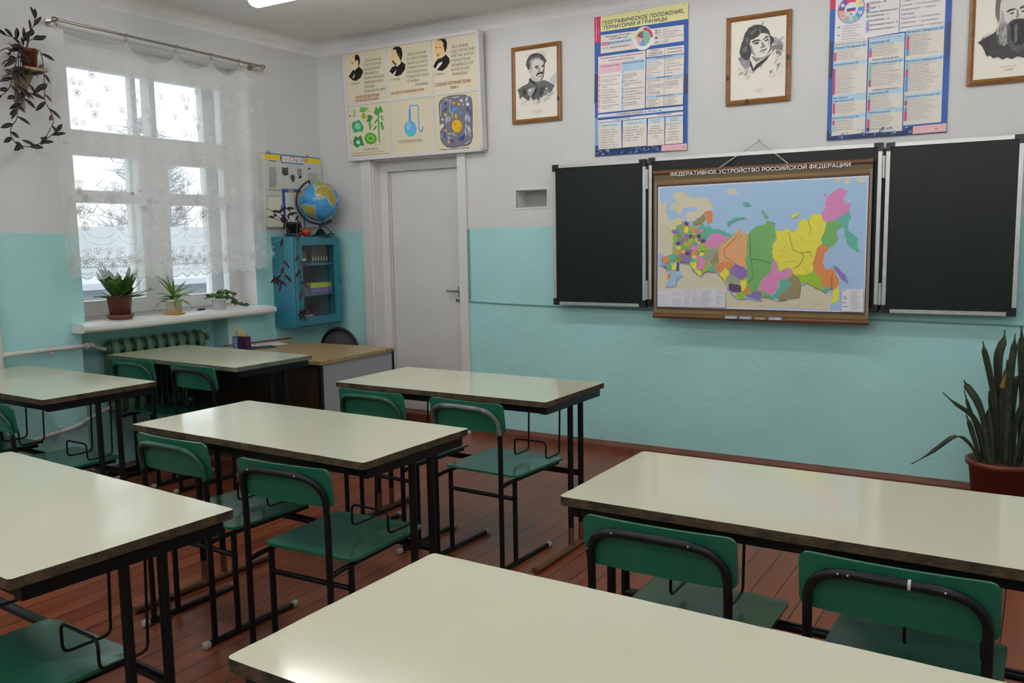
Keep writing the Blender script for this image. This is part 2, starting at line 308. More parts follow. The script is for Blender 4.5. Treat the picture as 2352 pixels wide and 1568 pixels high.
('r',(88,68,104),[1634,2010,1605,1949,1515,1953,1458,2010,1506,2082,1592,2068]),('r',(208,200,78),[903,2141,860,2086,769,2088,736,2141,774,2205,867,2214]),('r',(196,124,74),[1419,2645,1377,2581,1290,2583,1232,2647,1293,2705,1384,2716]),
('r',(88,158,142),[984,2641,967,2564,861,2579,824,2643,870,2702,955,2708]),('r',(140,172,58),[1199,2211,1144,2150,1051,2141,993,2212,1044,2273,1140,2276]),
('r',(134,144,130),[1248,2146,1214,2088,1134,2091,1077,2146,1141,2197,1222,2200]),('r',(192,122,168),[1537,2110,1489,2036,1410,2057,1349,2111,1413,2166,1491,2161]),
('r',(134,124,92),[1063,1824,1017,1768,939,1745,869,1824,922,1873,1018,1873]),('r',(88,68,104),[1202,1965,1145,1888,1069,1894,1023,1965,1062,2018,1140,2032]),('r',(128,104,160),[781,2635,728,2580,633,2580,582,2637,628,2710,724,2687]),('r',(88,158,142),[931,2783,870,2730,786,2719,767,2785,785,2833,877,2852]),('r',(140,172,58),[912,1756,886,1704,800,1695,750,1755,802,1815,886,1826]),('r',(134,124,92),[909,2501,872,2430,783,2449,748,2503,795,2570,884,2567]),('r',(106,158,96),[1154,1837,1129,1765,1043,1774,1000,1836,1028,1892,1116,1915]),('r',(88,68,104),[1156,2876,1102,2806,1031,2821,999,2879,1012,2947,1105,2925]),
('r',(140,172,58),[1448,2190,1720,2157,1696,2022,1556,2055,1453,1987]),('r',(208,200,78),[1472,1919,1522,2021,1654,2005,1595,1886]),('r',(192,122,168),[1423,1750,1561,1852,1722,1651,1604,1480,1430,1444]),('r',(208,200,78),[1197,1680,1389,1732,1430,1478,1571,1412,1574,1270,1486,1292,1396,1410,1271,1510]),
('r',(140,172,58),[1636,1616,1809,1618,1778,1449,1572,1378,1621,1481]),('r',(88,158,142),[1792,1601,1984,1518,2021,1384,1779,1432]),('r',(128,104,160),[889,1985,996,1986,1177,1782,1162,1663,967,1678]),('r',(134,124,92),[748,1916,908,1917,949,1678,788,1711]),
('r',(88,158,142),[479,1915,711,1950,768,1813,610,1692,501,1743]),('r',(196,124,74),[289,1862,480,1880,520,1691,359,1638,292,1707]),('r',(208,200,78),[594,1606,753,1710,774,1539,687,1435,597,1469]),
('r',(106,158,96),[449,1639,537,1709,607,1469,472,1426]),('r',(88,68,104),[753,1676,842,1694,847,1472,759,1402]),('r',(128,104,160),[305,1603,439,1605,417,1466,325,1517]),
('r',(196,124,74),[456,1312,581,1348,531,1175,448,1174]),('r',(128,104,160),[5407,1620,5531,1558,5719,1370,5827,1087,5709,1180,5552,1368]),('r',(88,158,142),[2328,2824,2393,2923,2593,3020,2877,3023,2862,2967,2595,2938,2429,2856,2397,2757]),('r',(106,158,96),[3352,3174,3417,3212,3486,3074,3553,2991,3472,2976]),('r',(208,200,78),[4212,3015,4322,3078,4463,3124,4325,2981,4246,2950]),
('r',(192,122,168),[5090,3607,5151,3637,5138,3542]),('r',(88,158,142),[2784,3447,2916,3477,3052,3343,2886,3330]),('r',(158,188,220),[531,1192,616,1400,866,1420,976,1268,764,1196,751,955,411,904]),
('r',(158,188,220),[177,1983,263,1862,269,1603,173,1498]),('r',(158,188,220),[1133,2921,1239,2903,1224,2801,1153,2819]),
('r',(176,205,225),[3910,1083,3935,1018,3789,760,3677,692,3709,735,3881,952]),('l',(70,90,84),[3023,2521,3047,2224,3038,1894,3115,1498,3121,1234,2976,1066],22),('l',(70,90,84),[3074,1811,3355,1764,3652,1684],22),
('l',(70,90,84),[4144,2580,4216,2288,4270,2062,4510,1966,4592,1837,4456,1610,4300,1512],22),('l',(70,90,84),[2640,2489,2277,2124,2283,1856,2593,1658,2765,1494],22),('l',(70,90,84),[4510,1966,4761,1999,4828,1839],22),('l',(70,90,84),[4674,2897,4774,2672,4747,2512],22),('l',(70,90,84),[5398,1397,5373,1174,5381,888],22),('l',(120,130,80),[3956,2418,4088,2288,4061,2094],12),('l',(120,130,80),[3901,2061,4128,1997],12),('l',(120,130,80),[4433,2481,4596,2288,4847,2287],12),('l',(120,130,80),[3139,2487,3276,2289,3216,2059],12),('l',(120,130,80),[3363,1468,3170,1267],12),('l',(120,130,80),[4926,2798,5024,2638],12),('l',(120,130,80),[2684,2058,2822,1893],12),('l',(120,130,80),[5221,3334,5403,3394],12),('l',(120,130,80),[4584,1580,4714,1420],12),
('l',(120,130,80),[3976,1671,4198,1738,4454,1707],12),('l',(88,88,80),[1198,1612,1291,1426,1540,1242,1676,1397,2022,1367,2301,1113,2392,871,2687,577,3054,610,3386,539,3465,696,3892,553,4132,615,4497,680,4529,1014,4691,1091,4914,980,5229,814,5379,967],26),('l',(150,140,124),[2026,1050,2038,1119],12),('l',(150,140,124),[4130,446,4085,488],12),('l',(150,140,124),[1969,1121,2066,1128],12),('l',(150,140,124),[4387,461,4482,426],12),('l',(150,140,124),[3370,425,3474,364],12),('l',(150,140,124),[1307,1081,1393,1116],12),
('l',(150,140,124),[4479,410,4455,442],12),('l',(150,140,124),[1171,1147,1017,1177],12),('l',(150,140,124),[2163,1036,2259,979],12),('l',(150,140,124),[3365,431,3391,400],12),('l',(150,140,124),[1854,1063,2026,1055],12),('l',(150,140,124),[1732,1097,1819,1105],12),
('l',(150,140,124),[4892,487,4937,553],12),
('l',(150,140,124),[4339,441,4250,509],12),
('l',(150,140,124),[4599,527,4452,470],12),('l',(150,140,124),[5148,506,5063,528],12),('l',(150,140,124),[5068,498,4907,537],12),
('l',(150,140,124),[3410,521,3569,552],12),('l',(150,140,124),[4809,515,4715,567],12),('l',(150,140,124),[2570,467,2440,420],12),('l',(150,140,124),[3506,409,3350,421],12),('l',(150,140,124),[3662,438,3753,379],12),
('l',(150,140,124),[2976,449,3028,454],12),('l',(150,140,124),[5034,481,5024,549],12),('l',(150,140,124),[4653,515,4718,602],12),('l',(150,140,124),[4013,470,4101,485],12),('l',(140,132,120),[606,3322,638,3316],12),('l',(140,132,120),[1363,3631,1358,3628],12),
('l',(140,132,120),[436,3420,430,3413],12),
('l',(140,132,120),[1430,3682,1389,3703],12),
('l',(140,132,120),[449,3654,514,3599],12),('l',(140,132,120),[725,3577,674,3546],12),('l',(140,132,120),[639,3590,604,3619],12),('l',(140,132,120),[536,3395,526,3438],12),('l',(140,132,120),[971,3471,984,3536],12),('l',(140,132,120),[1574,3733,1546,3759],12),
('l',(140,132,120),[1308,3686,1321,3751],12),
('l',(140,132,120),[833,3440,870,3502],12),('l',(140,132,120),[1003,3707,1069,3680],12),('l',(140,132,120),[998,3448,950,3413],12),('l',(140,132,120),[769,3376,815,3325],12),('l',(140,132,120),[1578,3538,1624,3506],12),('l',(140,132,120),[1409,3672,1360,3640],12),('l',(140,132,120),[1523,3659,1509,3652],12),
('l',(140,132,120),[757,3352,804,3336],12),('l',(140,132,120),[786,3537,743,3566],12),('l',(140,132,120),[564,2297,500,2320],12),('l',(140,132,120),[247,2825,214,2777],12),('l',(140,132,120),[436,2415,465,2443],12),('l',(140,132,120),[478,2112,533,2161],12),('l',(140,132,120),[240,2159,299,2187],12),
('l',(140,132,120),[520,2541,458,2569],12),('l',(140,132,120),[481,2745,451,2742],12),('l',(140,132,120),[319,2569,240,2566],12),('l',(140,132,120),[455,2739,493,2697],12),('l',(140,132,120),[490,2570,487,2575],12),('l',(140,132,120),[532,2181,502,2250],12),
('l',(140,132,120),[286,2369,300,2294],12),('l',(140,132,120),[226,2527,169,2540],12),('l',(140,132,120),[264,2187,218,2199],12),('l',(140,132,120),[458,2444,398,2389],12),('l',(140,132,120),[497,2319,533,2284],12),('l',(140,132,120),[252,2607,326,2597],12),('l',(140,132,120),[288,2286,218,2343],12),('l',(140,132,120),[241,2784,300,2752],12),('l',(140,132,120),[577,2148,567,2075],12),('l',(140,132,120),[592,2496,666,2539],12),('l',(140,132,120),[524,2558,527,2527],12),('l',(140,132,120),[624,2287,589,2239],12),('l',(140,132,120),[572,2467,542,2521],12),
('l',(140,132,120),[316,2779,387,2782],12),
('l',(140,132,120),[314,2427,391,2494],12),('p',(200,200,212),[150,857,2324,886,2320,339,140,311]),('p',(206,206,212),[5670,942,6234,960,6238,316,5673,316]),('l',(150,148,158),[180,805,473,808],16),('l',(150,148,158),[176,666,406,668],16),
('l',(150,148,158),[174,597,558,603],16),
('l',(150,148,158),[172,527,430,531],16),('l',(150,148,158),[170,458,399,461],16),('l',(150,148,158),[167,388,497,394],16),
('l',(150,148,158),[635,781,842,782],16),
('l',(150,148,158),[634,746,855,748],16),('l',(150,148,158),[633,712,967,716],16),('l',(150,148,158),[632,677,949,682],16),('l',(150,148,158),[629,574,927,578],16),('l',(150,148,158),[628,539,830,541],16),('l',(150,148,158),[627,505,941,510],16),('l',(150,148,158),[626,470,946,476],16),
('l',(150,148,158),[625,436,919,441],16),('l',(150,148,158),[624,401,934,407],16),('l',(150,148,158),[623,367,870,370],16),('l',(150,148,158),[1029,824,1262,826],16),('l',(150,148,158),[1028,790,1212,790],16),
('l',(150,148,158),[1027,755,1198,756],16),
('l',(150,148,158),[1026,721,1223,722],16),('l',(150,148,158),[1024,653,1235,654],16),('l',(150,148,158),[1023,618,1240,620],16),
('l',(150,148,158),[1022,584,1158,584],16),('l',(150,148,158),[1021,550,1156,550],16),
('l',(150,148,158),[1020,515,1199,517],16),('l',(150,148,158),[1019,481,1232,483],16),('l',(150,148,158),[1018,447,1189,448],16),
('l',(150,148,158),[1017,412,1264,416],16),('l',(150,148,158),[1016,378,1200,380],16),('l',(150,148,158),[1290,830,1459,830],16),
('l',(150,148,158),[1289,795,1531,798],16),('l',(150,148,158),[1287,727,1487,729],16),('l',(150,148,158),[1286,693,1441,693],16),('l',(150,148,158),[1285,659,1440,659],16),('l',(150,148,158),[1284,625,1548,628],16),
('l',(150,148,158),[1283,591,1516,593],16),('l',(150,148,158),[1282,557,1542,560],16),('l',(150,148,158),[1281,522,1518,525],16),('l',(150,148,158),[1280,488,1514,491],16),('l',(150,148,158),[1279,454,1519,457],16),
('l',(150,148,158),[1278,420,1423,421],16),('l',(150,148,158),[1277,386,1458,388],16),('l',(150,148,158),[1577,836,1836,838],16),
('l',(150,148,158),[1576,802,1854,805],16),('l',(150,148,158),[1575,768,1902,772],16),
('l',(150,148,158),[1574,734,1875,738],16),
('l',(150,148,158),[1573,700,1791,702],16),
('l',(150,148,158),[1572,666,1913,671],16),
('l',(150,148,158),[1571,632,1765,634],16),
('l',(150,148,158),[1571,598,1894,603],16),('l',(150,148,158),[1570,564,1879,569],16),('l',(150,148,158),[1569,530,1879,535],16),
('l',(150,148,158),[1568,496,1907,502],16),
('l',(150,148,158),[1567,462,1833,466],16),
('l',(150,148,158),[1566,428,1817,432],16),
('l',(150,148,158),[1565,394,1809,398],16),('l',(150,148,158),[2051,846,2207,846],16),('l',(150,148,158),[2050,813,2229,813],16),
('l',(150,148,158),[2049,779,2282,781],16),('l',(150,148,158),[2048,745,2190,745],16),('l',(150,148,158),[2047,678,2257,680],16),('l',(150,148,158),[2046,644,2265,646],16),('l',(150,148,158),[2045,610,2172,610],16),
('l',(150,148,158),[2044,577,2240,578],16),('l',(150,148,158),[2042,509,2254,512],16),('l',(150,148,158),[2041,475,2240,478],16),('l',(150,148,158),[2040,442,2181,442],16),('l',(150,148,158),[2039,408,2180,409],16),('l',(140,138,146),[5893,915,6143,924],16),('l',(140,138,146),[5894,868,6097,875],16),('l',(140,138,146),[5895,820,6061,827],16),('l',(140,138,146),[5897,773,6089,781],16),
('l',(140,138,146),[5898,725,6171,736],16),('l',(140,138,146),[5899,678,6114,687],16),('l',(140,138,146),[5901,631,6083,639],16),
('l',(140,138,146),[5902,583,6087,592],16),('l',(140,138,146),[5903,536,6161,546],16),('l',(140,138,146),[5905,489,6133,498],16),('l',(140,138,146),[5906,441,6137,451],16),
('l',(140,138,146),[5908,394,6123,404],16),('l',(70,70,80),[5711,911,5763,912],30),('l',(70,70,80),[5716,740,5767,741],30),('l',(70,70,80),[5717,683,5799,685],30),('l',(70,70,80),[5721,569,5772,570],30),('l',(70,70,80),[5724,455,5836,458],30),('t',(225,225,230),'ФЕДЕРАТИВНОЕ УСТРОЙСТВО РОССИЙСКОЙ ФЕДЕРАЦИИ',559,4333,5247,108,0,1),('t',(60,45,30),'Для средних общеобразовательных учреждений',4857,4179,1454,31,0,0),('t',(60,45,30),'Масштаб 1:8 000 000',87,4136,611,40,0,0),('t',(70,58,44),'Допущено Министерством образования Российской Федерации',2255,172,1823,26,0,0),
('p',(140,146,160),[2315,93,2698,96,2701,3,2318,0]),('t',(225,225,230),'6 класс',2378,9,260,55,0,1),('p',(140,146,160),[2756,94,3133,97,3135,4,2758,1]),('t',(225,225,230),'7 класс',2818,10,257,55,0,1),
('p',(122,96,62),[3193,95,3572,98,3574,6,3195,2]),('t',(225,225,230),'8-9 класс',3254,12,260,54,0,1),('p',(140,146,160),[3627,96,4017,99,4019,8,3630,4]),
('t',(225,225,230),'10 класс',3688,13,272,54,0,1),],
'BIO':[
('p',(24,18,16),[160,3080,274,3181,411,3312,679,3410,872,3240,883,3157,756,2977,533,2879,357,2919]),('p',(222,212,190),[411,3312,657,3406,678,3371,454,3258]),('p',(205,180,140),[276,3591,325,3749,470,3861,624,3847,708,3699,704,3505,657,3413,634,3350,434,3309,344,3304,303,3424]),
('p',(28,22,20),[525,3756,557,3817,668,3835,753,3710,771,3561,724,3437,670,3411,684,3605,619,3629,574,3619,542,3558]),('p',(235,225,200),[359,3023,487,3156,449,3046,381,2982]),('p',(120,100,80),[329,3552,440,3570,439,3518,350,3516]),('p',(200,190,175),[316,3422,362,3482,546,3394,456,3313,358,3302]),
('t',(40,36,34),'Ч. Дарвин',210,2772,474,64,0,0),('t',(44,40,40),'„Естественный',997,3513,786,95,0,0),('t',(44,40,40),'ОТБОР НА ОСНОВЕ',932,3357,834,95,0,0),
('t',(44,40,40),'НАСЛЕДСТВЕННОЙ',928,3200,784,94,0,0),
('t',(44,40,40),'ИЗМЕНЧИВОСТИ',924,3043,682,92,0,0),
('t',(44,40,40),'ЯВЛЯЕТСЯ ОСНОВНОЙ',920,2883,954,93,0,0),
('t',(44,40,40),'ДВИЖУЩЕЙ СИЛОЙ',916,2726,899,91,0,0),('t',(44,40,40),'ЭВОЛЮЦИИ',912,2569,494,89,0,0),
('t',(44,40,40),'ОРГАНИЧЕСКОГО МИРА',908,2410,1006,89,0,0),('t',(130,36,38),'УЧЕНИЕ ОБ ЭВОЛЮЦИИ',427,2230,1176,101,0,1),
('t',(130,36,38),'ОРГАНИЧЕСКОГО МИРА',433,2098,1146,95,0,1),('p',(110,160,150),[283,1814,321,1910,350,1808,415,1719,347,1676,389,1574,255,1570,302,1681]),('p',(96,158,70),[593,1751,663,1908,751,1916,838,1875,1078,1851,923,1752,811,1681]),
('p',(132,150,40),[900,1558,897,1536,889,1515,877,1497,860,1482,840,1471,818,1465,794,1464,771,1467,748,1475,727,1488,710,1504,696,1523,686,1545,682,1568,682,1590,688,1612,698,1631,713,1648,732,1661,753,1670,776,1673,800,1672,823,1666,845,1656,864,1641,880,1623,891,1603,898,1581]),('p',(52,120,66),[900,1346,982,1485,962,1585,1115,1587,1221,1495,1145,1372,1065,1331]),('p',(78,150,80),[1013,1352,1118,1342,1130,1113,1058,1015,1008,1124]),('p',(64,146,108),[157,1264,228,1407,406,1407,563,1452,670,1317,763,1145,671,989,485,1021,261,974,198,1128]),('p',(110,182,140),[610,1208,606,1181,596,1157,579,1135,558,1117,532,1104,503,1097,473,1095,442,1099,413,1109,386,1124,363,1143,345,1166,333,1192,327,1219,327,1246,335,1272,348,1296,367,1315,391,1331,419,1341,449,1346,479,1344,509,1337,538,1325,563,1307,583,1286,598,1261,607,1235]),('p',(52,120,66),[187,698,303,871,435,794,593,880,654,694,737,474,517,507,381,412,205,531]),('p',(150,200,190),[533,611,530,595,524,579,513,565,500,554,484,545,466,540,447,539,428,541,409,547,392,557,378,569,367,584,359,600,355,617,356,634,360,650,369,665,381,678,396,688,413,695,432,698,451,697,470,693,487,685,503,674,516,661,525,645,531,629]),
('p',(70,140,60),[1358,696,1350,651,1329,609,1295,571,1250,541,1197,519,1137,507,1074,504,1010,511,949,529,892,555,844,589,806,629,780,674,767,721,768,768,783,812,812,852,851,886,901,912,959,929,1021,937,1085,934,1148,921,1206,899,1258,868,1301,831,1333,789,1352,743]),
('p',(130,180,50),[1255,718,1250,690,1236,665,1214,642,1185,624,1151,611,1112,604,1071,602,1030,607,990,618,953,634,922,655,898,679,881,706,872,735,873,763,883,790,901,814,927,835,959,850,996,860,1036,865,1077,863,1118,855,1156,841,1190,823,1218,800,1238,774,1251,746]),('p',(70,140,60),[1177,724,1174,709,1166,695,1153,683,1136,673,1115,666,1092,662,1068,661,1044,664,1020,670,999,679,980,691,966,704,956,719,951,735,951,750,957,765,968,778,983,789,1002,798,1023,803,1047,806,1072,804,1096,800,1118,792,1138,782,1155,769,1167,755,1174,740]),('p',(60,132,66),[1472,1699,1541,1692,1497,546,1445,540]),('p',(70,140,60),[1290,1635,1403,1883,1500,1777,1648,1881,1740,1640,1547,1610,1416,1526]),('p',(70,140,60),[1552,1464,1674,1534,1734,1351,1669,1308,1629,1457]),('p',(70,140,60),[1281,1279,1414,1429,1455,1344,1323,1242]),('p',(70,140,60),[1561,1270,1668,1292,1727,1061,1682,952,1620,1038]),('p',(70,140,60),[1188,1010,1322,1161,1442,1151,1275,1019]),('t',(60,56,50),'1',97,1585,49,78,0,0),('t',(60,56,50),'4',1052,1681,47,77,0,0),('t',(60,56,50),'5',1169,1159,47,76,0,0),('t',(60,56,50),'2',68,1140,49,78,0,0),('t',(60,56,50),'3',63,609,49,78,0,0),
('t',(60,56,50),'6',1282,433,47,76,0,0),('t',(60,56,50),'7',1695,605,47,76,0,0),('t',(60,56,50),'СОРТА КАПУСТЫ:',710,295,698,71,0,0),('t',(60,56,50),'1. Дикая однолетняя; 2. Кочанная; 3. Цветная;',70,208,1624,32,0,0),
('t',(60,56,50),'4. Кольраби; 5. Брюссельская; 6. Савойская; 7. Листовая',67,117,1850,38,0,0),('p',(24,18,16),[2144,3053,2264,3182,2452,3222,2715,3346,2897,3213,2861,3045,2693,2892,2506,2842,2341,2880]),
('p',(222,212,190),[2473,3219,2690,3343,2672,3273,2513,3176]),('p',(205,180,140),[2240,3597,2298,3780,2505,3768,2544,3652,2625,3579,2610,3423,2620,3343,2453,3253,2349,3235,2226,3345,2220,3441,2262,3452]),
('p',(28,22,20),[2319,3793,2425,3873,2632,3874,2753,3798,2790,3588,2724,3393,2674,3367,2623,3484,2638,3608,2524,3655,2505,3768,2402,3797]),('p',(230,224,210),[2267,2911,2470,3093,2405,2942,2320,2864]),('p',(110,90,76),[2273,3577,2356,3582,2355,3544]),('p',(70,56,46),[2261,3420,2332,3421,2442,3318,2494,3248,2411,3233,2330,3332]),('p',(60,46,40),[2544,3652,2627,3641,2637,3530,2583,3521]),('t',(40,36,34),'Л. Пастер',2170,2711,436,74,0,0),('t',(44,40,40),'„ЛЮБОЙ ОРГАНИЗМ,',2972,3493,882,97,0,0),('t',(44,40,40),'ОТ САМОГО ПРИМИ-',2952,3339,958,97,0,0),
('t',(44,40,40),'ТИВНОГО ДО САМОГО',2957,3185,950,95,0,0),('t',(44,40,40),'СЛОЖНОГО И ВЫСО-',2950,3031,955,94,0,0),('t',(44,40,40),'КООРГАНИЗОВАННОГО,',2947,2878,927,93,0,0),('t',(44,40,40),'РОЖДАЕТСЯ ТОЛЬКО',2944,2723,975,92,0,0),('t',(44,40,40),'ОТ ЖИВЫХ',2940,2571,546,89,0,0),
('t',(44,40,40),'ОРГАНИЗМОВ“',3286,2415,607,88,0,0),
('t',(130,36,38),'ОСНОВАТЕЛЬ МИКРОБИОЛОГИИ',2158,2215,1513,92,0,1),
('p',(70,140,205),[2942,1634,3024,1626,3014,1169,2908,1179]),('l',(70,140,205),[2983,1614,2984,1702,3026,1742,3120,1749,3322,1744,3370,1708,3359,918,3397,821,3465,799,3518,857,3548,958],75),('p',(96,166,220),[3245,912,3238,852,3217,796,3186,746,3144,705,3094,675,3038,656,2978,651,2918,660,2861,681,2808,714,2763,758,2727,810,2703,868,2691,930,2692,992,2706,1051,2733,1104,2771,1150,2818,1186,2871,1210,2930,1221,2990,1219,3049,1203,3104,1176,3152,1137,3192,1089,3222,1033,3240,974]),('p',(140,196,230),[2979,1015,2976,984,2968,955,2957,929,2942,907,2924,891,2904,881,2883,878,2862,881,2841,891,2823,908,2807,930,2795,956,2786,985,2782,1016,2783,1048,2788,1078,2798,1106,2811,1130,2828,1149,2847,1162,2868,1168,2889,1168,2910,1161,2929,1148,2946,1128,2960,1104,2971,1076,2977,1046]),('p',(70,170,180),[3228,842,3221,799,3204,759,3176,724,3139,694,3094,672,3044,659,2991,654,2936,659,2882,672,2833,694,2789,724,2753,759,2726,799,2710,842,2705,886]),
('t',(44,40,40),'ПАСТЕРОВСКАЯ КОЛБА',2371,441,1098,105,0,0),
('p',(24,18,16),[4129,2997,4241,3152,4340,3232,4515,3270,4701,3352,4841,3198,4858,3074,4721,2909,4527,2811,4314,2852]),('p',(222,212,190),[4418,3252,4671,3378,4690,3339,4476,3239]),
('p',(200,168,118),[4234,3613,4272,3776,4332,3860,4525,3854,4631,3727,4643,3528,4691,3399,4477,3290,4360,3260,4284,3361,4247,3489]),('p',(28,22,20),[4312,3863,4526,3894,4699,3878,4773,3753,4759,3573,4711,3458,4664,3403,4643,3528,4606,3639,4620,3744,4525,3848]),('p',(226,220,206),[4218,2910,4357,3076,4552,3143,4512,3057,4354,2924,4268,2867]),
('p',(90,64,50),[4242,3643,4347,3653,4327,3607]),('p',(80,56,46),[4405,3636,4502,3638,4482,3592]),('p',(130,96,70),[4304,3389,4401,3407,4420,3359,4341,3308]),
('p',(40,30,26),[4300,3145,4515,3270,4553,3220,4571,3126,4396,3102]),('t',(40,36,34),'Т. Шванн',4186,2685,396,71,0,0),('t',(44,40,40),'„ВСЕ ЖИВЫЕ',4941,3518,713,99,0,0),('t',(44,40,40),'СУЩЕСТВА-РАСТЕНИЯ',4912,3365,1006,101,0,0),('t',(44,40,40),'ЖИВОТНЫЕ, ВКЛЮЧАЯ',4917,3212,954,99,0,0),
('t',(44,40,40),'И ОДНОКЛЕТОЧНЫЕ',4914,3060,822,97,0,0),
('t',(44,40,40),'ОРГАНИЗМЫ-СОСТОЯТ',4919,2905,940,96,0,0),('t',(44,40,40),'ИЗ КЛЕТОК И ИХ',4917,2752,763,94,0,0),('t',(44,40,40),'ПРОИЗВОДНЫХ“',4926,2598,696,93,0,0),
('t',(130,36,38),'СОЗДАНИЕ КЛЕТОЧНОЙ ТЕОРИИ',4167,2307,1528,109,0,1),
('t',(70,64,60),'1838 г',4827,2159,372,90,0,1),('p',(64,62,72),[4293,1670,4354,1803,4531,1898,4762,1934,5106,1928,5463,1907,5548,1829,5630,1835,5711,1751,5731,1584,5725,1164,5696,714,5699,442,5607,238,5456,159,5154,151,4848,126,4579,159,4386,288,4296,465,4285,714,4376,829,4474,882,4477,1005,4379,999,4289,961,4300,1176,4289,1424]),('p',(104,104,118),[4316,1652,4373,1785,4550,1877,4770,1915,5105,1910,5444,1885,5548,1808,5611,1813,5688,1733,5708,1586,5702,1166,5674,716,5677,450,5585,264,5441,184,5147,176,4848,150,4595,182,4410,301,4319,469,4308,699,4395,809,4505,867,4508,1021,4380,1027,4313,989,4324,1174,4312,1422]),('p',(88,70,20),[5271,848,5264,799,5247,754,5221,713,5185,680,5143,655,5095,641,5045,637,4994,644,4945,662,4900,689,4861,725,4831,768,4810,815,4800,865,4801,916,4813,964,4835,1007,4867,1044,4906,1073,4952,1093,5001,1101,5052,1099,5102,1087,5149,1064,5191,1032,5225,992,5250,947,5266,899]),
('p',(204,160,36),[5255,850,5250,803,5234,760,5209,721,5176,690,5136,667,5091,653,5044,649,4997,656,4951,672,4909,698,4873,732,4844,773,4825,818,4815,865,4816,913,4827,958,4848,1000,4878,1035,4915,1062,4957,1081,5004,1089,5051,1087,5098,1075,5142,1054,5181,1023,5213,986,5237,943,5251,897]),('p',(176,134,24),[5037,939,5035,927,5030,914,5022,904,5012,895,5000,889,4986,885,4971,884,4956,886,4942,891,4929,899,4918,908,4909,919,4903,932,4900,945,4900,958,4904,971,4910,982,4919,992,4931,1000,4944,1005,4958,1007,4973,1006,4988,1003,5001,997,5013,988,5024,978,5031,966,5035,953]),('p',(180,140,30),[5187,795,5185,783,5181,773,5175,763,5167,755,5158,749,5147,746,5136,745,5124,746,5113,751,5103,757,5094,765,5088,776,5083,787,5081,798,5081,810,5083,822,5088,832,5096,841,5104,848,5115,852,5126,855,5137,854,5149,851,5159,846,5168,838,5176,829,5182,819,5185,807]),('p',(44,56,130),[4476,1421,4582,1533,4660,1541,4639,1482,4522,1395]),
('p',(44,56,130),[4650,1677,4649,1668,4645,1659,4639,1652,4631,1646,4621,1642,4610,1640,4599,1639,4587,1641,4576,1644,4566,1650,4557,1657,4550,1665,4545,1674,4543,1683,4543,1692,4545,1701,4551,1709,4558,1716,4567,1721,4577,1724,4588,1725,4600,1725,4612,1722,4622,1718,4632,1711,4640,1704,4646,1695,4649,1686]),('p',(44,56,130),[5476,1474,5543,1453,5567,1329,5518,1319]),
('p',(44,56,130),[5605,1371,5653,1375,5658,1170,5606,1160]),
('p',(44,56,130),[4463,683,4518,688,4530,508,4475,475]),('p',(44,56,130),[5051,404,5197,508,5254,503,5215,436,5089,364]),('p',(44,56,130),[5176,348,5292,552,5379,554,5340,426,5232,322]),
('p',(44,56,130),[4822,392,4820,384,4817,377,4812,370,4805,365,4797,361,4787,359,4777,359,4768,360,4758,363,4749,367,4742,373,4736,380,4732,387,4730,395,4730,403,4732,411,4736,418,4742,424,4750,428,4759,431,4769,432,4779,432,4788,430,4798,426,4806,421,4813,415,4818,408,4821,400]),('p',(44,56,130),[4863,321,4862,312,4859,303,4855,296,4850,289,4844,285,4837,282,4829,281,4822,282,4815,285,4808,290,4803,296,4798,304,4795,313,4794,322,4794,331,4796,340,4799,348,4804,355,4809,361,4816,365,4823,367,4831,366,4838,364,4845,360,4851,355,4856,348,4860,339,4862,330]),('p',(214,170,44),[4999,1659,4997,1650,4994,1641,4988,1633,4981,1626,4972,1622,4962,1619,4951,1619,4941,1620,4930,1624,4921,1629,4913,1637,4906,1645,4902,1655,4900,1665,4900,1674,4903,1684,4907,1692,4914,1699,4922,1705,4932,1709,4942,1710,4953,1710,4963,1707,4973,1702,4982,1696,4989,1688,4995,1679,4998,1669]),
('p',(214,170,44),[5218,1600,5217,1591,5213,1582,5207,1574,5200,1568,5191,1563,5181,1560,5171,1560,5160,1561,5150,1565,5141,1571,5133,1578,5126,1586,5122,1596,5120,1605,5120,1615,5122,1625,5127,1633,5134,1640,5142,1646,5151,1649,5162,1651,5172,1651,5183,1648,5192,1643,5201,1637,5208,1629,5214,1620,5217,1610]),('p',(214,170,44),[4602,1295,4600,1285,4597,1276,4591,1268,4583,1262,4574,1257,4564,1254,4553,1254,4542,1255,4532,1259,4523,1265,4514,1272,4508,1280,4503,1290,4501,1300,4501,1310,4504,1319,4509,1328,4515,1335,4524,1341,4533,1345,4544,1346,4555,1346,4566,1343,4576,1338,4584,1332,4592,1324,4597,1315,4601,1305]),('p',(214,170,44),[4608,748,4607,738,4603,729,4597,721,4590,714,4580,709,4570,706,4560,706,4549,707,4538,711,4529,716,4521,723,4514,732,4510,741,4507,751,4508,761,4510,771,4515,779,4522,787,4530,793,4540,796,4550,798,4561,798,4572,795,4582,791,4591,784,4598,776,4604,767,4607,758]),
('p',(214,170,44),[4702,346,4700,336,4697,327,4691,319,4683,312,4674,308,4664,305,4653,304,4643,305,4632,309,4623,314,4614,321,4608,330,4604,339,4601,349,4602,359,4604,369,4609,377,4616,385,4624,391,4634,394,4644,396,4655,396,4666,393,4676,389,4684,383,4692,375,4697,366,4701,356]),
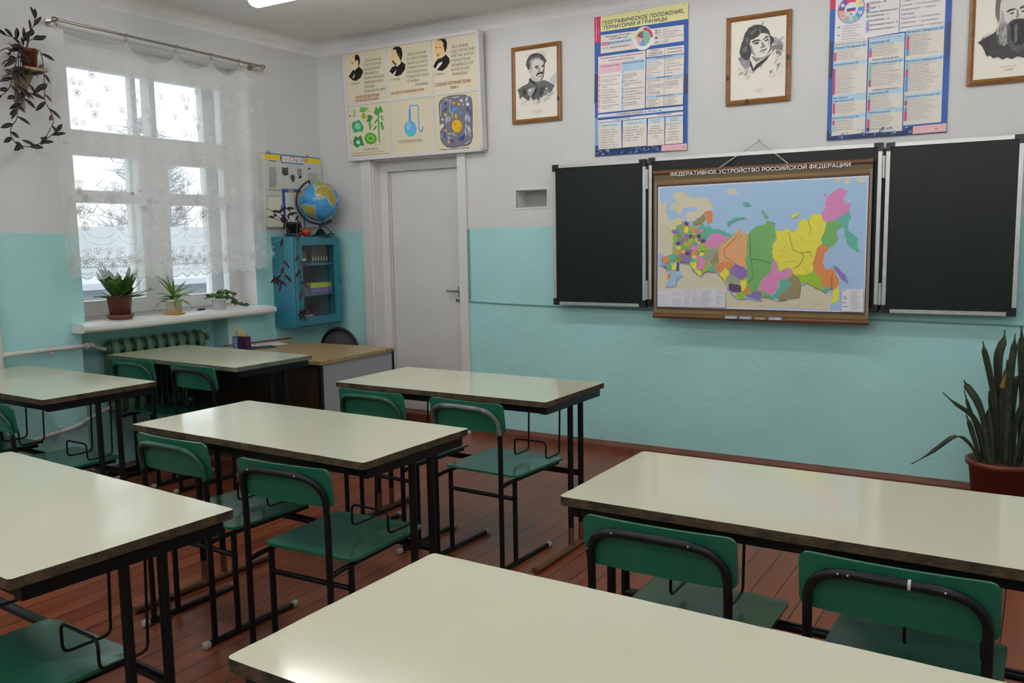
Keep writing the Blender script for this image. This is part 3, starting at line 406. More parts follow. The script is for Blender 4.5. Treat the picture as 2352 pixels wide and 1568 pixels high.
('p',(214,170,44),[5075,1180,5074,1170,5070,1161,5064,1153,5057,1147,5048,1142,5038,1139,5027,1139,5017,1140,5007,1144,4997,1149,4989,1156,4983,1165,4978,1174,4976,1184,4976,1194,4979,1203,4984,1212,4990,1219,4998,1225,5008,1229,5018,1230,5029,1230,5039,1227,5049,1223,5058,1216,5065,1208,5071,1199,5074,1190]),('p',(80,130,200),[4838,1416,4909,1501,5099,1527,5098,1451,4983,1387,4868,1367]),('p',(80,130,200),[5278,1309,5276,1296,5273,1284,5268,1274,5261,1265,5253,1258,5244,1254,5234,1253,5224,1255,5215,1259,5206,1266,5199,1275,5193,1286,5189,1299,5187,1312,5187,1325,5190,1337,5194,1349,5200,1359,5208,1366,5216,1372,5226,1374,5236,1374,5245,1371,5254,1365,5262,1357,5269,1347,5274,1335,5277,1322]),('p',(214,170,44),[4935,1239,5065,1303,5080,1255,4961,1218]),('p',(214,212,214),[5333,1716,5331,1705,5327,1696,5320,1688,5311,1681,5300,1676,5288,1674,5275,1673,5262,1675,5250,1679,5238,1685,5228,1693,5221,1702,5215,1713,5213,1723,5213,1734,5216,1743,5221,1752,5229,1760,5239,1766,5251,1769,5264,1771,5277,1770,5289,1767,5301,1762,5312,1755,5321,1746,5328,1737,5332,1726]),('p',(214,212,214),[5604,1567,5602,1555,5597,1544,5589,1534,5578,1526,5566,1520,5551,1517,5536,1517,5521,1519,5506,1524,5493,1531,5481,1540,5472,1551,5466,1563,5463,1575,5463,1588,5466,1599,5473,1610,5482,1619,5494,1626,5508,1630,5523,1632,5538,1631,5553,1627,5567,1621,5580,1613,5590,1603,5598,1592,5603,1579]),('p',(214,212,214),[4475,1135,4474,1127,4470,1120,4465,1114,4458,1108,4450,1105,4440,1103,4430,1102,4420,1104,4411,1107,4402,1111,4394,1117,4388,1124,4384,1132,4382,1140,4382,1148,4384,1155,4389,1162,4395,1168,4403,1172,4412,1175,4421,1176,4432,1176,4441,1174,4451,1170,4459,1165,4466,1158,4471,1151,4474,1143]),
('p',(214,212,214),[5380,1578,5379,1573,5377,1568,5373,1564,5369,1560,5363,1558,5357,1557,5351,1557,5344,1558,5338,1560,5332,1563,5327,1566,5324,1571,5321,1576,5320,1581,5320,1587,5321,1592,5324,1596,5328,1600,5333,1603,5339,1604,5345,1605,5352,1605,5358,1603,5364,1601,5369,1597,5374,1593,5377,1588,5379,1583]),('p',(214,206,190),[5449,1704,5511,1818,5548,1829,5539,1724,5479,1682]),
('l',(196,196,204),[5540,855,5576,714],30),('l',(196,196,204),[5398,1171,5420,1051],30),('l',(196,196,204),[5495,829,5537,715],30),('l',(196,196,204),[5472,1273,5511,1098],30),('l',(196,196,204),[5481,783,5520,617],30),('l',(196,196,204),[5501,662,5528,530],30),('l',(196,196,204),[5385,653,5402,516],30),('l',(196,196,204),[5386,738,5425,584],30),('l',(196,196,204),[5440,1247,5470,1134],30),('l',(196,196,204),[5427,932,5454,752],30),('l',(196,196,204),[5466,1146,5501,975],30),
('l',(196,196,204),[5412,895,5435,750],30),('l',(196,196,204),[5554,1228,5577,1048],30),('l',(196,196,204),[5499,855,5539,677],30),('l',(196,196,204),[5495,1130,5513,1020],30),('l',(196,196,204),[5433,902,5451,781],30),
('l',(196,196,204),[5505,1190,5526,1057],30),('l',(196,196,204),[5428,1247,5469,1118],30),('l',(196,196,204),[5403,1106,5437,981],30),('l',(196,196,204),[5417,1166,5455,1050],30),('l',(196,196,204),[5502,731,5520,617],30),('l',(196,196,204),[5550,789,5571,647],30),('l',(196,196,204),[5582,799,5615,649],30),('l',(196,196,204),[5586,1174,5603,1007],30),
('l',(196,196,204),[5398,651,5432,495],30),('l',(196,196,204),[5564,1100,5606,986],30),('l',(196,196,204),[5382,738,5421,563],30),('l',(196,196,204),[5551,755,5569,635],30),('l',(196,196,204),[5565,1131,5582,951],30),('l',(196,196,204),[5363,721,5396,588],30),
('l',(196,196,204),[4631,1146,4687,1266],30),
('l',(196,196,204),[4636,1030,4691,1106],30),('l',(196,196,204),[4602,1022,4658,1103],30),('l',(196,196,204),[4687,1154,4742,1231],30),('l',(196,196,204),[4637,1075,4693,1199],30),('l',(196,196,204),[4569,1110,4625,1197],30),('l',(196,196,204),[4554,1057,4610,1193],30),('l',(196,196,204),[4580,1112,4636,1223],30),('l',(196,196,204),[4557,950,4613,1050],30),('l',(196,196,204),[4755,1096,4810,1218],30),
('l',(196,196,204),[4709,1059,4765,1150],30),('l',(196,196,204),[4596,1087,4651,1160],30),('l',(196,196,204),[4691,1043,4747,1131],30),('l',(196,196,204),[4592,1211,4648,1351],30),('l',(196,196,204),[4653,626,4737,594],30),
('l',(196,196,204),[4833,577,4917,545],30),('l',(196,196,204),[4628,656,4712,625],30),('l',(196,196,204),[4800,638,4884,606],30),
('l',(196,196,204),[4643,508,4727,477],30),('l',(196,196,204),[4623,558,4708,526],30),('l',(196,196,204),[4671,473,4755,442],30),('l',(196,196,204),[4634,638,4718,607],30),
('l',(196,196,204),[4729,643,4813,611],30),('l',(196,196,204),[4917,581,5000,550],30),('l',(196,196,204),[4642,474,4727,442],30),('l',(196,196,204),[4872,653,4956,622],30),('l',(206,206,210),[4646,1895,4675,1784,4817,1770,4835,1707,4776,1591,4754,1409,4886,1320,4891,1151],40),
('l',(206,206,210),[4345,1264,4390,1599,4430,1672],40),
('l',(206,206,210),[4914,1851,5180,1868],40),('l',(206,206,210),[4334,648,4351,492],40),('l',(206,206,210),[5596,753,5603,480],40),('l',(206,206,210),[5382,225,5590,330],40),('l',(206,206,210),[4529,1800,4607,1847],40),('t',(50,46,46),'Схема строения клетки',4249,69,1287,51,0,1),],
'GEO':[
('p',(48,84,150),[0,0,3150,0,3150,4390,0,4390]),('p',(70,104,160),[0,1388,21,1419,2,346,0,349]),('p',(110,150,190),[0,1210,116,1235,132,355,2,346]),('p',(40,56,92),[0,355,139,213,956,222,2303,210,2336,21,3,1]),
('p',(70,96,150),[2166,33,2204,67,2200,2]),('p',(120,140,170),[1946,186,2038,234,1979,165]),
('p',(60,80,120),[915,77,1046,120,977,58]),('p',(90,120,170),[93,233,227,305,155,197]),('p',(120,140,170),[392,199,425,232,425,175]),('p',(120,140,170),[2260,94,2390,128,2317,69]),('p',(60,80,120),[2065,162,2131,241,2173,142]),('p',(90,120,170),[1724,83,1821,104,1769,58]),('p',(90,120,170),[1190,62,1315,99,1263,25]),('p',(120,140,170),[1658,133,1786,196,1755,96]),
('p',(90,120,170),[1417,68,1480,147,1503,41]),('p',(60,80,120),[1197,95,1270,156,1262,72]),('p',(30,38,60),[1568,45,1674,117,1605,15]),('p',(30,38,60),[143,90,239,147,253,54]),('p',(120,140,170),[326,179,459,184,434,143]),('p',(120,140,170),[140,157,244,166,255,140]),
('p',(30,38,60),[1673,237,1716,315,1761,209]),
('p',(120,140,170),[10,104,57,113,64,76]),
('p',(30,38,60),[1701,217,1781,244,1772,188]),('p',(90,120,170),[115,179,241,236,182,160]),('p',(70,96,150),[1519,171,1552,238,1627,142]),('p',(30,38,60),[1785,134,1830,213,1827,107]),
('p',(60,80,120),[978,237,1111,289,1022,222]),
('p',(120,140,170),[405,137,492,217,516,95]),('p',(30,38,60),[547,139,586,163,644,108]),('p',(30,38,60),[838,86,924,89,861,65]),('p',(120,140,170),[265,74,306,82,359,57]),('p',(90,120,170),[63,86,128,142,103,51]),('p',(90,120,170),[2183,82,2254,87,2255,46]),('p',(70,96,150),[2109,114,2205,153,2129,80]),
('p',(30,38,60),[284,156,350,230,345,141]),('p',(70,96,150),[467,64,585,70,549,38]),
('p',(70,96,150),[2023,107,2081,140,2128,89]),('p',(60,80,120),[1729,199,1797,258,1760,180]),
('p',(70,96,150),[2020,186,2058,257,2098,148]),('p',(90,120,170),[1591,236,1702,293,1657,214]),
('p',(30,38,60),[1059,61,1141,132,1147,28]),('p',(30,38,60),[974,130,1045,146,1050,102]),('p',(70,96,150),[1594,86,1685,152,1622,66]),
('p',(90,120,170),[2261,210,2381,272,2363,178]),('p',(30,38,60),[1850,234,1920,292,1952,210]),('p',(120,140,170),[410,174,500,252,504,157]),('p',(30,38,60),[1193,80,1241,98,1303,59]),('p',(60,80,120),[1991,163,2095,200,2076,128]),('p',(90,120,170),[891,74,976,115,949,43]),('p',(90,120,170),[2125,87,2191,133,2209,49]),('p',(120,140,170),[195,52,284,70,295,27]),
('p',(30,38,60),[2002,40,2079,98,2103,8]),('p',(120,140,170),[1864,238,1969,286,1967,200]),('p',(120,140,170),[239,53,301,131,316,27]),('p',(90,120,170),[1411,239,1492,282,1446,210]),('p',(30,38,60),[2203,75,2232,119,2298,43]),('p',(30,38,60),[1726,134,1804,205,1788,96]),('p',(90,120,170),[1413,164,1470,217,1511,130]),('p',(90,120,170),[133,125,237,140,181,101]),('p',(90,120,170),[13,231,106,250,100,204]),('p',(30,38,60),[317,82,357,154,366,54]),('p',(90,120,170),[1817,97,1900,171,1883,79]),('p',(120,140,170),[1372,51,1485,102,1420,34]),
('p',(30,38,60),[1063,189,1099,204,1147,154]),
('p',(200,196,140),[220,4380,3146,4390,3150,3909,222,3907]),('p',(176,48,88),[0,4390,220,4383,214,3595,6,3599]),
('t',(40,44,70),'ГЕОГРАФИЧЕСКОЕ ПОЛОЖЕНИЕ,',293,4108,2727,119,0,1),('t',(40,44,70),'ТЕРРИТОРИЯ И ГРАНИЦЫ',308,3959,2159,112,0,1),('t',(220,200,206),'ГЕОГРАФИЯ РОССИИ',90,3625,720,34,90,1),('t',(220,200,206),'9 класс',155,3858,230,26,90,0),('p',(198,192,186),[229,3807,3014,3756,3018,3277,1961,3270,1423,3237,223,3235]),('p',(206,206,198),[2026,3520,2017,3444,1992,3372,1954,3306,1903,3250,1843,3207,1775,3179,1704,3167,1632,3171,1562,3192,1499,3228,1444,3278,1401,3340,1372,3410,1358,3486,1360,3563,1378,3639,1410,3709,1456,3770,1512,3819,1577,3854,1648,3874,1720,3877,1791,3864,1857,3835,1916,3791,1964,3735,1999,3669,2020,3596]),('p',(190,188,120),[1694,3522,1388,3524,1395,3587,1414,3648,1444,3703,1483,3751,1531,3791,1584,3820,1642,3837,1701,3843]),('p',(180,52,92),[1694,3522,1701,3849,1763,3842,1822,3823,1876,3792,1923,3751,1961,3701,1989,3645,2006,3584,2010,3520]),
('p',(210,208,200),[1934,3521,1927,3469,1910,3420,1882,3376,1846,3338,1802,3309,1753,3290,1701,3282,1649,3285,1599,3299,1553,3324,1514,3358,1483,3399,1462,3447,1452,3498,1453,3550,1466,3601,1489,3648,1522,3689,1563,3723,1609,3747,1660,3760,1712,3762,1764,3753,1811,3733,1854,3704,1889,3666,1914,3621,1930,3572]),
('p',(110,164,142),[1694,3522,1699,3756,1750,3750,1798,3733,1841,3707,1877,3671,1904,3629,1922,3582,1929,3532,1925,3481,1910,3433,1884,3388,1850,3350,1809,3320,1762,3299]),('p',(100,140,186),[1694,3522,1762,3299,1716,3290,1670,3289,1625,3297,1582,3314,1544,3338]),('p',(200,150,158),[1694,3522,1544,3338,1509,3373,1482,3413,1464,3459,1457,3508,1460,3557,1473,3604]),
('p',(120,82,74),[1694,3522,1473,3604,1493,3645,1521,3681,1556,3711,1595,3734,1638,3749]),('p',(86,140,190),[1694,3522,1638,3749,1658,3753,1679,3756,1699,3756]),
('t',(70,66,84),'Площадь России –',389,3702,921,60,0,1),('t',(70,66,84),'17075400 км²',523,3616,657,60,0,1),('p',(150,180,206),[528,3557,1304,3580,1313,3476,533,3453]),('p',(212,184,190),[528,3401,1328,3432,1356,3318,529,3327]),('p',(180,60,100),[251,3569,523,3569,526,3467,252,3467]),('t',(236,220,224),'25,2%',277,3489,219,58,0,1),
('t',(90,110,100),'74,8%',273,3356,219,57,0,0),
('t',(70,66,84),'Европейская часть',539,3507,741,51,0,1),('t',(70,66,84),'Азиатская часть',535,3364,663,51,0,1),('p',(90,150,130),[2087,3726,2165,3725,2164,3671,2086,3672]),('t',(110,106,116),'45% – Леса',2184,3672,311,44,0,0),('p',(96,140,190),[2086,3653,2163,3652,2162,3598,2085,3598]),('t',(110,106,116),'19% – Оленьи пастбища',2183,3596,665,47,0,0),('p',(200,170,164),[2084,3579,2162,3579,2160,3525,2083,3525]),
('t',(110,106,116),'19% – Прочие земли',2181,3524,553,45,0,0),('p',(110,60,80),[2082,3505,2160,3504,2159,3450,2081,3450]),('t',(110,106,116),'13% – Сельскохозяйственные',2180,3448,819,47,0,0),('p',(80,130,190),[2080,3372,2157,3372,2156,3318,2078,3318]),('t',(110,106,116),'4% – Воды',2177,3320,332,43,0,0),
('t',(110,106,116),'угодья',2371,3373,170,38,0,0),('p',(204,192,192),[136,3141,1771,3143,1759,1388,115,1372]),
('p',(198,192,186),[959,2909,1766,2923,1759,1388,965,1382]),('p',(214,176,190),[154,2891,959,2901,934,2617,216,2594,154,2601]),('p',(214,176,190),[143,2580,207,2582,186,1408,124,1403]),('p',(206,202,196),[222,2594,934,2614,942,1393,199,1386]),('p',(150,180,206),[959,2892,1730,2911,1741,2596,1025,2591,1023,2510,959,2516]),('p',(150,180,206),[970,2511,1027,2505,1008,1404,946,1406]),('t',(70,66,84),'Особенности географического',218,3055,1461,49,0,1),('t',(70,66,84),'положения России',506,2964,888,46,0,1),('t',(70,66,84),'Благоприятные',227,2806,647,50,0,1),('t',(70,66,84),'Неблагоприятные',975,2820,739,48,0,1),('p',(226,190,204),[614,2688,612,2672,606,2657,598,2643,587,2633,575,2625,560,2620,545,2619,530,2622,515,2628,502,2637,490,2649,482,2663,475,2678,473,2695,473,2711,477,2726,484,2741,493,2753,505,2762,519,2768,534,2771,549,2770,564,2766,578,2758,590,2748,601,2735,608,2720,612,2704]),('t',(80,40,60),'+',516,2670,55,48,0,1),('p',(176,206,226),[1410,2693,1408,2677,1402,2661,1394,2648,1382,2637,1368,2629,1353,2624,1337,2623,1320,2626,1304,2632,1290,2642,1278,2654,1268,2668,1262,2684,1258,2701,1259,2718,1263,2734,1270,2749,1280,2761,1293,2770,1308,2777,1324,2779,1340,2778,1356,2774,1371,2766,1385,2755,1396,2742,1404,2726,1409,2710]),('t',(60,90,150),'–',1294,2688,79,23,0,0),('t',(112,104,112),'Евразийское положение',251,2473,646,48,0,0),
('t',(112,104,112),'Соседство с границы',249,2377,542,47,0,0),('t',(112,104,112),'с 14 странами',267,2317,360,45,0,0),('t',(112,104,112),'Выход к 13 морям трёх',245,2221,624,46,0,0),('t',(112,104,112),'океанов',255,2152,201,44,0,0),('t',(112,104,112),'Самая большая',241,2059,439,45,0,0),('t',(112,104,112),'территория в мире',250,1983,505,45,0,0),('t',(112,104,112),'Ведущее место по',236,1902,511,44,0,0),
('t',(112,104,112),'природным ресурсам',246,1821,583,44,0,0),('t',(112,104,112),'Преобладание',232,1736,400,44,0,0),('t',(112,104,112),'умеренного пояса',242,1665,486,43,0,0),('t',(112,104,112),'Единое экономическое',228,1567,640,43,0,0),('t',(112,104,112),'пространство',238,1501,349,43,0,0),('p',(190,60,110),[203,2497,202,2493,201,2488,199,2484,196,2481,193,2478,189,2477,185,2477,182,2477,178,2479,175,2482,172,2485,169,2489,168,2494,167,2499,167,2504,168,2508,170,2513,172,2516,176,2519,179,2521,183,2522,187,2522,190,2521,194,2518,197,2515,200,2512,201,2507,203,2502]),('p',(190,60,110),[200,2402,200,2397,198,2392,196,2388,194,2385,190,2383,187,2381,183,2381,179,2382,175,2383,172,2386,169,2389,167,2393,165,2398,165,2403,165,2408,166,2412,168,2417,170,2420,173,2423,176,2425,180,2426,184,2426,188,2425,191,2423,195,2420,197,2416,199,2411,200,2407]),('p',(190,60,110),[196,2245,196,2240,194,2236,192,2232,189,2228,186,2226,183,2225,179,2224,175,2225,171,2226,168,2229,165,2233,163,2237,161,2241,161,2246,161,2251,162,2256,163,2260,166,2264,169,2267,172,2269,176,2269,180,2269,184,2268,187,2266,190,2263,193,2259,195,2255,196,2250]),('p',(190,60,110),[192,2076,191,2071,190,2067,188,2063,185,2059,182,2057,178,2055,174,2055,170,2056,167,2057,163,2060,161,2063,158,2068,157,2072,156,2077,156,2082,157,2087,159,2091,161,2095,164,2097,168,2099,172,2100,175,2100,179,2099,183,2097,186,2094,188,2090,190,2086,191,2081]),('p',(190,60,110),[187,1909,187,1904,185,1899,183,1895,181,1892,177,1889,174,1888,170,1888,166,1888,162,1890,159,1892,156,1896,154,1900,152,1905,152,1909,152,1914,153,1919,154,1923,157,1927,160,1930,163,1932,167,1933,171,1933,175,1932,178,1930,182,1926,184,1923,186,1918,187,1914]),('p',(190,60,110),[183,1748,183,1743,181,1739,179,1735,176,1731,173,1729,169,1727,166,1727,162,1728,158,1729,155,1732,152,1735,150,1739,148,1744,147,1749,148,1754,149,1758,150,1763,153,1766,156,1769,159,1771,163,1772,167,1772,171,1771,174,1769,177,1766,180,1762,182,1758,183,1753]),('p',(190,60,110),[179,1582,178,1577,177,1573,175,1569,172,1565,169,1563,165,1561,161,1561,157,1562,154,1563,150,1566,147,1569,145,1573,144,1578,143,1583,143,1588,144,1592,146,1597,148,1600,151,1603,155,1605,159,1606,162,1606,166,1605,170,1603,173,1600,175,1596,177,1592,178,1587]),('t',(112,104,112),'1/2 территории –',1055,2474,458,45,0,0),('t',(112,104,112),'мерзлотная',1048,2419,418,42,0,0),('t',(112,104,112),'для жизни',1051,2363,280,44,0,0),('t',(112,104,112),'80% природных',1048,2259,432,45,0,0),('t',(112,104,112),'ресурсов в азиатской',1054,2179,589,45,0,0),('t',(112,104,112),'части',1060,2122,134,43,0,0),('t',(112,104,112),'Транспортные проблемы',1050,2015,684,45,0,0),('t',(112,104,112),'Неравномерность',1048,1930,486,44,0,0),
('t',(112,104,112),'заселения и хозяйства',1054,1850,620,44,0,0),('t',(112,104,112),'Отдалённость',1044,1766,391,43,0,0),('t',(112,104,112),'восточных регионов',1050,1693,550,43,0,0),('t',(112,104,112),'Отделение РФ с',1040,1594,439,42,0,0),('t',(112,104,112),'распадом СССР',1046,1528,440,42,0,0),('p',(60,110,190),[1010,2278,1010,2273,1009,2268,1007,2264,1004,2260,1002,2258,998,2256,995,2256,992,2256,989,2258,986,2261,983,2264,981,2269,980,2274,980,2279,980,2284,981,2289,982,2293,984,2297,987,2301,990,2303,993,2304,996,2304,1000,2303,1003,2300,1005,2297,1008,2293,1009,2288,1010,2283]),('p',(60,110,190),[1005,2050,1004,2045,1003,2040,1001,2035,999,2032,996,2029,993,2028,990,2027,986,2028,983,2029,980,2032,978,2036,976,2040,975,2045,974,2050,974,2055,975,2060,976,2065,979,2069,981,2072,984,2074,987,2075,991,2075,994,2074,997,2072,1000,2069,1002,2065,1004,2060,1005,2055]),
('p',(60,110,190),[1003,1957,1002,1952,1001,1947,999,1943,997,1939,994,1936,991,1935,987,1934,984,1935,981,1937,978,1939,975,1943,974,1947,972,1952,972,1957,972,1962,973,1967,974,1972,976,1976,979,1979,982,1981,985,1982,989,1982,992,1981,995,1979,998,1976,1000,1972,1001,1967,1002,1962]),('p',(60,110,190),[998,1788,998,1783,997,1778,995,1774,993,1770,990,1768,987,1766,983,1766,980,1766,977,1768,974,1771,971,1774,969,1778,968,1783,968,1789,968,1794,969,1799,970,1803,972,1807,975,1810,978,1813,981,1814,984,1814,988,1813,991,1810,993,1807,996,1803,997,1799,998,1793]),
('p',(60,110,190),[994,1626,994,1621,993,1616,991,1612,989,1609,986,1606,983,1604,979,1604,976,1604,973,1606,970,1609,967,1612,965,1617,964,1621,964,1627,964,1632,965,1637,966,1641,968,1645,971,1649,974,1651,977,1652,980,1652,984,1651,987,1648,989,1645,992,1641,993,1637,994,1632]),
('p',(198,192,186),[1802,3160,3028,3153,3032,2914,1802,2927]),('p',(198,192,186),[1801,2895,3031,2890,3003,1392,1778,1398]),('t',(70,66,84),'Экономико-',1939,3094,308,49,0,1),('t',(70,66,84),'географическое',1875,3021,449,49,0,1),('t',(70,66,84),'положение (ЭГП)',1864,2958,476,49,0,1),
('t',(70,66,84),'Геополитическое',2474,3071,500,49,0,1),('t',(70,66,84),'положение (ГПП)',2481,2975,491,49,0,1),
('p',(150,180,206),[1796,2896,3031,2895,3033,2822,1797,2815]),('t',(70,66,84),'макроуровень',2092,2849,576,44,0,1),('p',(150,180,206),[1793,2320,3029,2296,3028,2229,1795,2242]),('t',(70,66,84),'мезоуровень',2133,2261,524,43,0,1),('p',(150,180,206),[1791,1746,3019,1740,3017,1673,1790,1678]),('t',(70,66,84),'микроуровень',2130,1698,579,43,0,1),('t',(112,104,112),'1-ая по запасам',1833,2746,406,42,0,0),('t',(112,104,112),'лесного хозяйства',1822,2675,503,41,0,0),
('t',(112,104,112),'плоды, культуры',1830,2610,389,41,0,0),('t',(112,104,112),'60% мировых',1828,2538,345,41,0,0),('t',(112,104,112),'ресурсов',1836,2497,168,41,0,0),('t',(112,104,112),'Крупная атомная',1826,2426,424,41,0,0),('t',(112,104,112),'держава',1833,2344,213,41,0,0),('t',(112,104,112),'Входит в «Большую',2438,2774,513,41,0,0),
('t',(112,104,112),'восьмёрку»',2440,2711,303,41,0,0),('t',(112,104,112),'Постоянный член',2435,2632,470,41,0,0),('t',(112,104,112),'Совета Безопасности',2434,2561,564,40,0,0),('t',(112,104,112),'ООН',2440,2504,135,41,0,0),('t',(112,104,112),'Ведущая ядерная',2431,2442,487,40,0,0),('t',(112,104,112),'держава',2437,2370,231,40,0,0),
('t',(112,104,112),'80% транспорта',1842,2180,437,44,0,0),
('t',(112,104,112),'в СНГ',1840,2114,131,42,0,0),('t',(112,104,112),'50% внешнеторгового',1839,2041,529,44,0,0),('t',(112,104,112),'оборота с развитыми',1841,1980,507,44,0,0),('t',(112,104,112),'странами',1840,1917,229,42,0,0),('t',(112,104,112),'Усиление связей',1834,1842,400,43,0,0),('t',(112,104,112),'с Китаем, Индией',1837,1788,421,43,0,0),('t',(112,104,112),'Ведущий член СНГ',2445,2186,500,44,0,0),
('t',(112,104,112),'Член Азиатско-',2444,2106,392,43,0,0),
('t',(112,104,112),'Тихоокеанского',2442,2053,410,43,0,0),('t',(112,104,112),'сотрудничества',2441,1999,410,43,0,0),('t',(112,104,112),'(АТЭС)',2445,1916,186,42,0,0),('t',(112,104,112),'Экономические',1829,1609,382,42,0,0),
('t',(112,104,112),'отношения',1831,1546,267,42,0,0),('t',(112,104,112),'с отдельными',1830,1478,341,42,0,0),('t',(112,104,112),'странами',1828,1416,239,42,0,0),('t',(112,104,112),'Политические',2439,1631,365,42,0,0),('t',(112,104,112),'отношения',2438,1564,287,41,0,0),
('t',(112,104,112),'с отдельными',2436,1497,360,41,0,0),('t',(112,104,112),'странами',2435,1430,250,41,0,0),('l',(60,90,150),[2394,2362,2387,1396],20),
('l',(60,90,150),[2412,3152,2402,2333],20),('l',(50,80,150),[1789,3154,1764,1387],40),
('p',(190,194,196),[114,1323,3016,1340,3017,1215,116,1226]),('p',(200,196,196),[113,1147,3017,1174,3015,1082,115,1073]),
('l',(60,100,180),[111,1200,1269,1201,1839,1197,3017,1207],80),('l',(60,90,160),[1571,1048,3015,1074],50),('t',(70,66,84),'ГРАНИЦЫ РОССИИ ок. 59 тыс. км',796,1245,1518,62,0,1),('t',(70,66,84),'1/3 сухопутные',626,1107,617,50,0,1),('t',(70,66,84),'2/3 морские',2164,1117,470,51,0,1),('p',(198,192,186),[121,1059,948,1063,956,213,139,210]),('p',(198,192,186),[996,1059,1817,1062,1817,225,980,220]),('p',(198,192,186),[1858,1059,2409,1056,2410,217,1840,210]),('p',(198,192,186),[2440,1054,3011,1052,3016,226,2429,219]),('p',(176,192,200),[121,1059,948,1063,950,899,123,897]),
('p',(176,192,200),[996,1059,1817,1062,1817,909,996,900]),('p',(176,192,200),[1858,1059,2409,1056,2409,879,1855,889]),('p',(176,192,200),[2440,1054,3011,1052,3011,874,2439,877]),('t',(70,66,84),'Западная граница',257,943,551,41,0,0),('t',(70,66,84),'Южная граница',1148,947,496,40,0,0),('t',(70,66,84),'Восточная',1965,972,307,40,0,0),('t',(70,66,84),'граница',2020,910,219,40,0,0),
('t',(70,66,84),'Северная',2567,981,300,39,0,0),('t',(70,66,84),'граница',2593,922,246,39,0,0),
('t',(112,104,112),'1. Норвегия – 200 км',176,806,560,45,0,0),('t',(112,104,112),'2. Финляндия – 1300 км',176,726,640,45,0,0),
('t',(112,104,112),'3. Эстония – 440 км',175,645,541,45,0,0),('t',(112,104,112),'4. Латвия – 200 км',175,565,506,44,0,0),('t',(112,104,112),'5. Литва – 300 км',175,484,474,44,0,0),('t',(112,104,112),'6. Польша – 240 км',175,404,531,43,0,0),('t',(112,104,112),'7. Белоруссия – 990 км',175,324,631,42,0,0),('t',(112,104,112),'8. Украина – 1270 км',175,243,567,42,0,0),('t',(112,104,112),'9. Грузия – 200 км',1013,808,533,45,0,0),('t',(112,104,112),'10. Азербайджан – 370 км',1015,729,728,44,0,0),('t',(112,104,112),'11. Казахстан – 7200 км',1017,650,662,43,0,0),
('t',(112,104,112),'12. Монголия – 3400 км',1019,571,655,43,0,0),('t',(112,104,112),'13. Китай – 4300 км',1021,491,546,43,0,0),('t',(112,104,112),'14. КНДР – 17 км',1022,411,467,43,0,0),('t',(112,104,112),'проливы',2017,791,219,41,0,0),('t',(112,104,112),'Кунаширский,',1944,721,346,41,0,0),
('t',(112,104,112),'Лаперуза – Япония',1879,646,497,40,0,0),('t',(112,104,112),'Берингов пролив –',1885,573,484,40,0,0),('t',(112,104,112),'США',2057,482,136,41,0,0),('t',(112,104,112),'Российский сектор',2459,812,496,40,0,0),
('t',(112,104,112),'Арктики',2586,734,222,41,0,0),('t',(112,104,112),'граница по',2551,663,292,40,0,0),('t',(112,104,112),'меридианам',2535,576,343,40,0,0),('t',(112,104,112),'западной',2575,496,255,40,0,0),
('t',(112,104,112),'и восточной',2537,412,334,40,0,0),('t',(112,104,112),'крайних точек',2511,334,388,39,0,0),
('p',(206,160,168),[2325,200,3145,208,3150,6,2302,20]),('p',(62,64,74),[13,2612,88,2604,79,1729,0,1693]),('p',(62,64,74),[3078,2290,3150,2282,3144,1711,3072,1710]),('p',(110,50,40),[1573,4329,1569,4320,1559,4316,1548,4320,1541,4328,1541,4338,1549,4345,1560,4345,1569,4339]),('p',(110,50,40),[3061,4337,3057,4328,3048,4325,3038,4328,3031,4336,3032,4346,3038,4352,3049,4352,3058,4346]),('p',(110,50,40),[3066,96,3062,86,3052,82,3041,84,3034,93,3035,103,3042,110,3053,111,3062,106]),],
'GEO2':[
('p',(54,88,154),[0,0,3065,0,3065,4390,0,4390]),('p',(200,196,140),[375,4000,3065,4000,3065,4390,375,4390]),('p',(176,48,88),[0,3575,200,3575,200,4390,0,4390]),('p',(184,50,88),[1,4017,190,4021,193,3610,4,3605]),('p',(196,194,194),[150,3949,1798,3983,1798,2731,1023,2688,141,2661]),('p',(196,194,194),[1810,3981,2916,3997,2913,2742,1815,2735]),
('p',(90,150,120),[199,3505,208,3584,232,3660,271,3729,323,3789,385,3836,455,3869,530,3886,606,3887,680,3871,749,3840]),
('p',(150,130,190),[927,3516,918,3434,893,3357,852,3286,798,3225,732,3178,659,3146,581,3131,503,3134,427,3154,357,3192,297,3244,250,3309,217,3383,201,3464,202,3546,220,3627,254,3702,302,3768,363,3821,433,3860,509,3883,587,3888,665,3876,737,3847,801,3802,855,3743,894,3674,919,3597]),
('p',(196,70,100),[565,3510,402,3806,466,3836,533,3851,602,3852,669,3838,731,3809]),('p',(205,196,130),[565,3510,731,3809,782,3772,825,3725,859,3670,881,3609,892,3545]),('p',(70,130,190),[565,3510,892,3545,891,3479,878,3415,854,3354,819,3298,774,3250]),('p',(120,170,160),[565,3510,774,3250,715,3207,647,3179,576,3166,504,3170,435,3189,372,3224]),
('p',(222,160,130),[565,3510,372,3224,324,3267,285,3318,256,3376,239,3439,233,3505]),
('p',(104,74,134),[565,3510,233,3505,241,3577,264,3646,299,3709,346,3763,402,3806]),('p',(190,190,200),[744,3513,739,3472,727,3432,707,3396,680,3366,647,3342,611,3326,573,3318,534,3320,497,3330,462,3349,433,3376,410,3409,394,3446,386,3487,386,3528,395,3569,412,3607,435,3641,465,3668,500,3688,537,3699,576,3702,614,3696,650,3681,682,3658,708,3628,728,3593,740,3554]),('p',(214,214,220),[449,3586,679,3596,681,3551,451,3541]),
('p',(52,72,150),[448,3541,679,3551,681,3505,450,3495]),
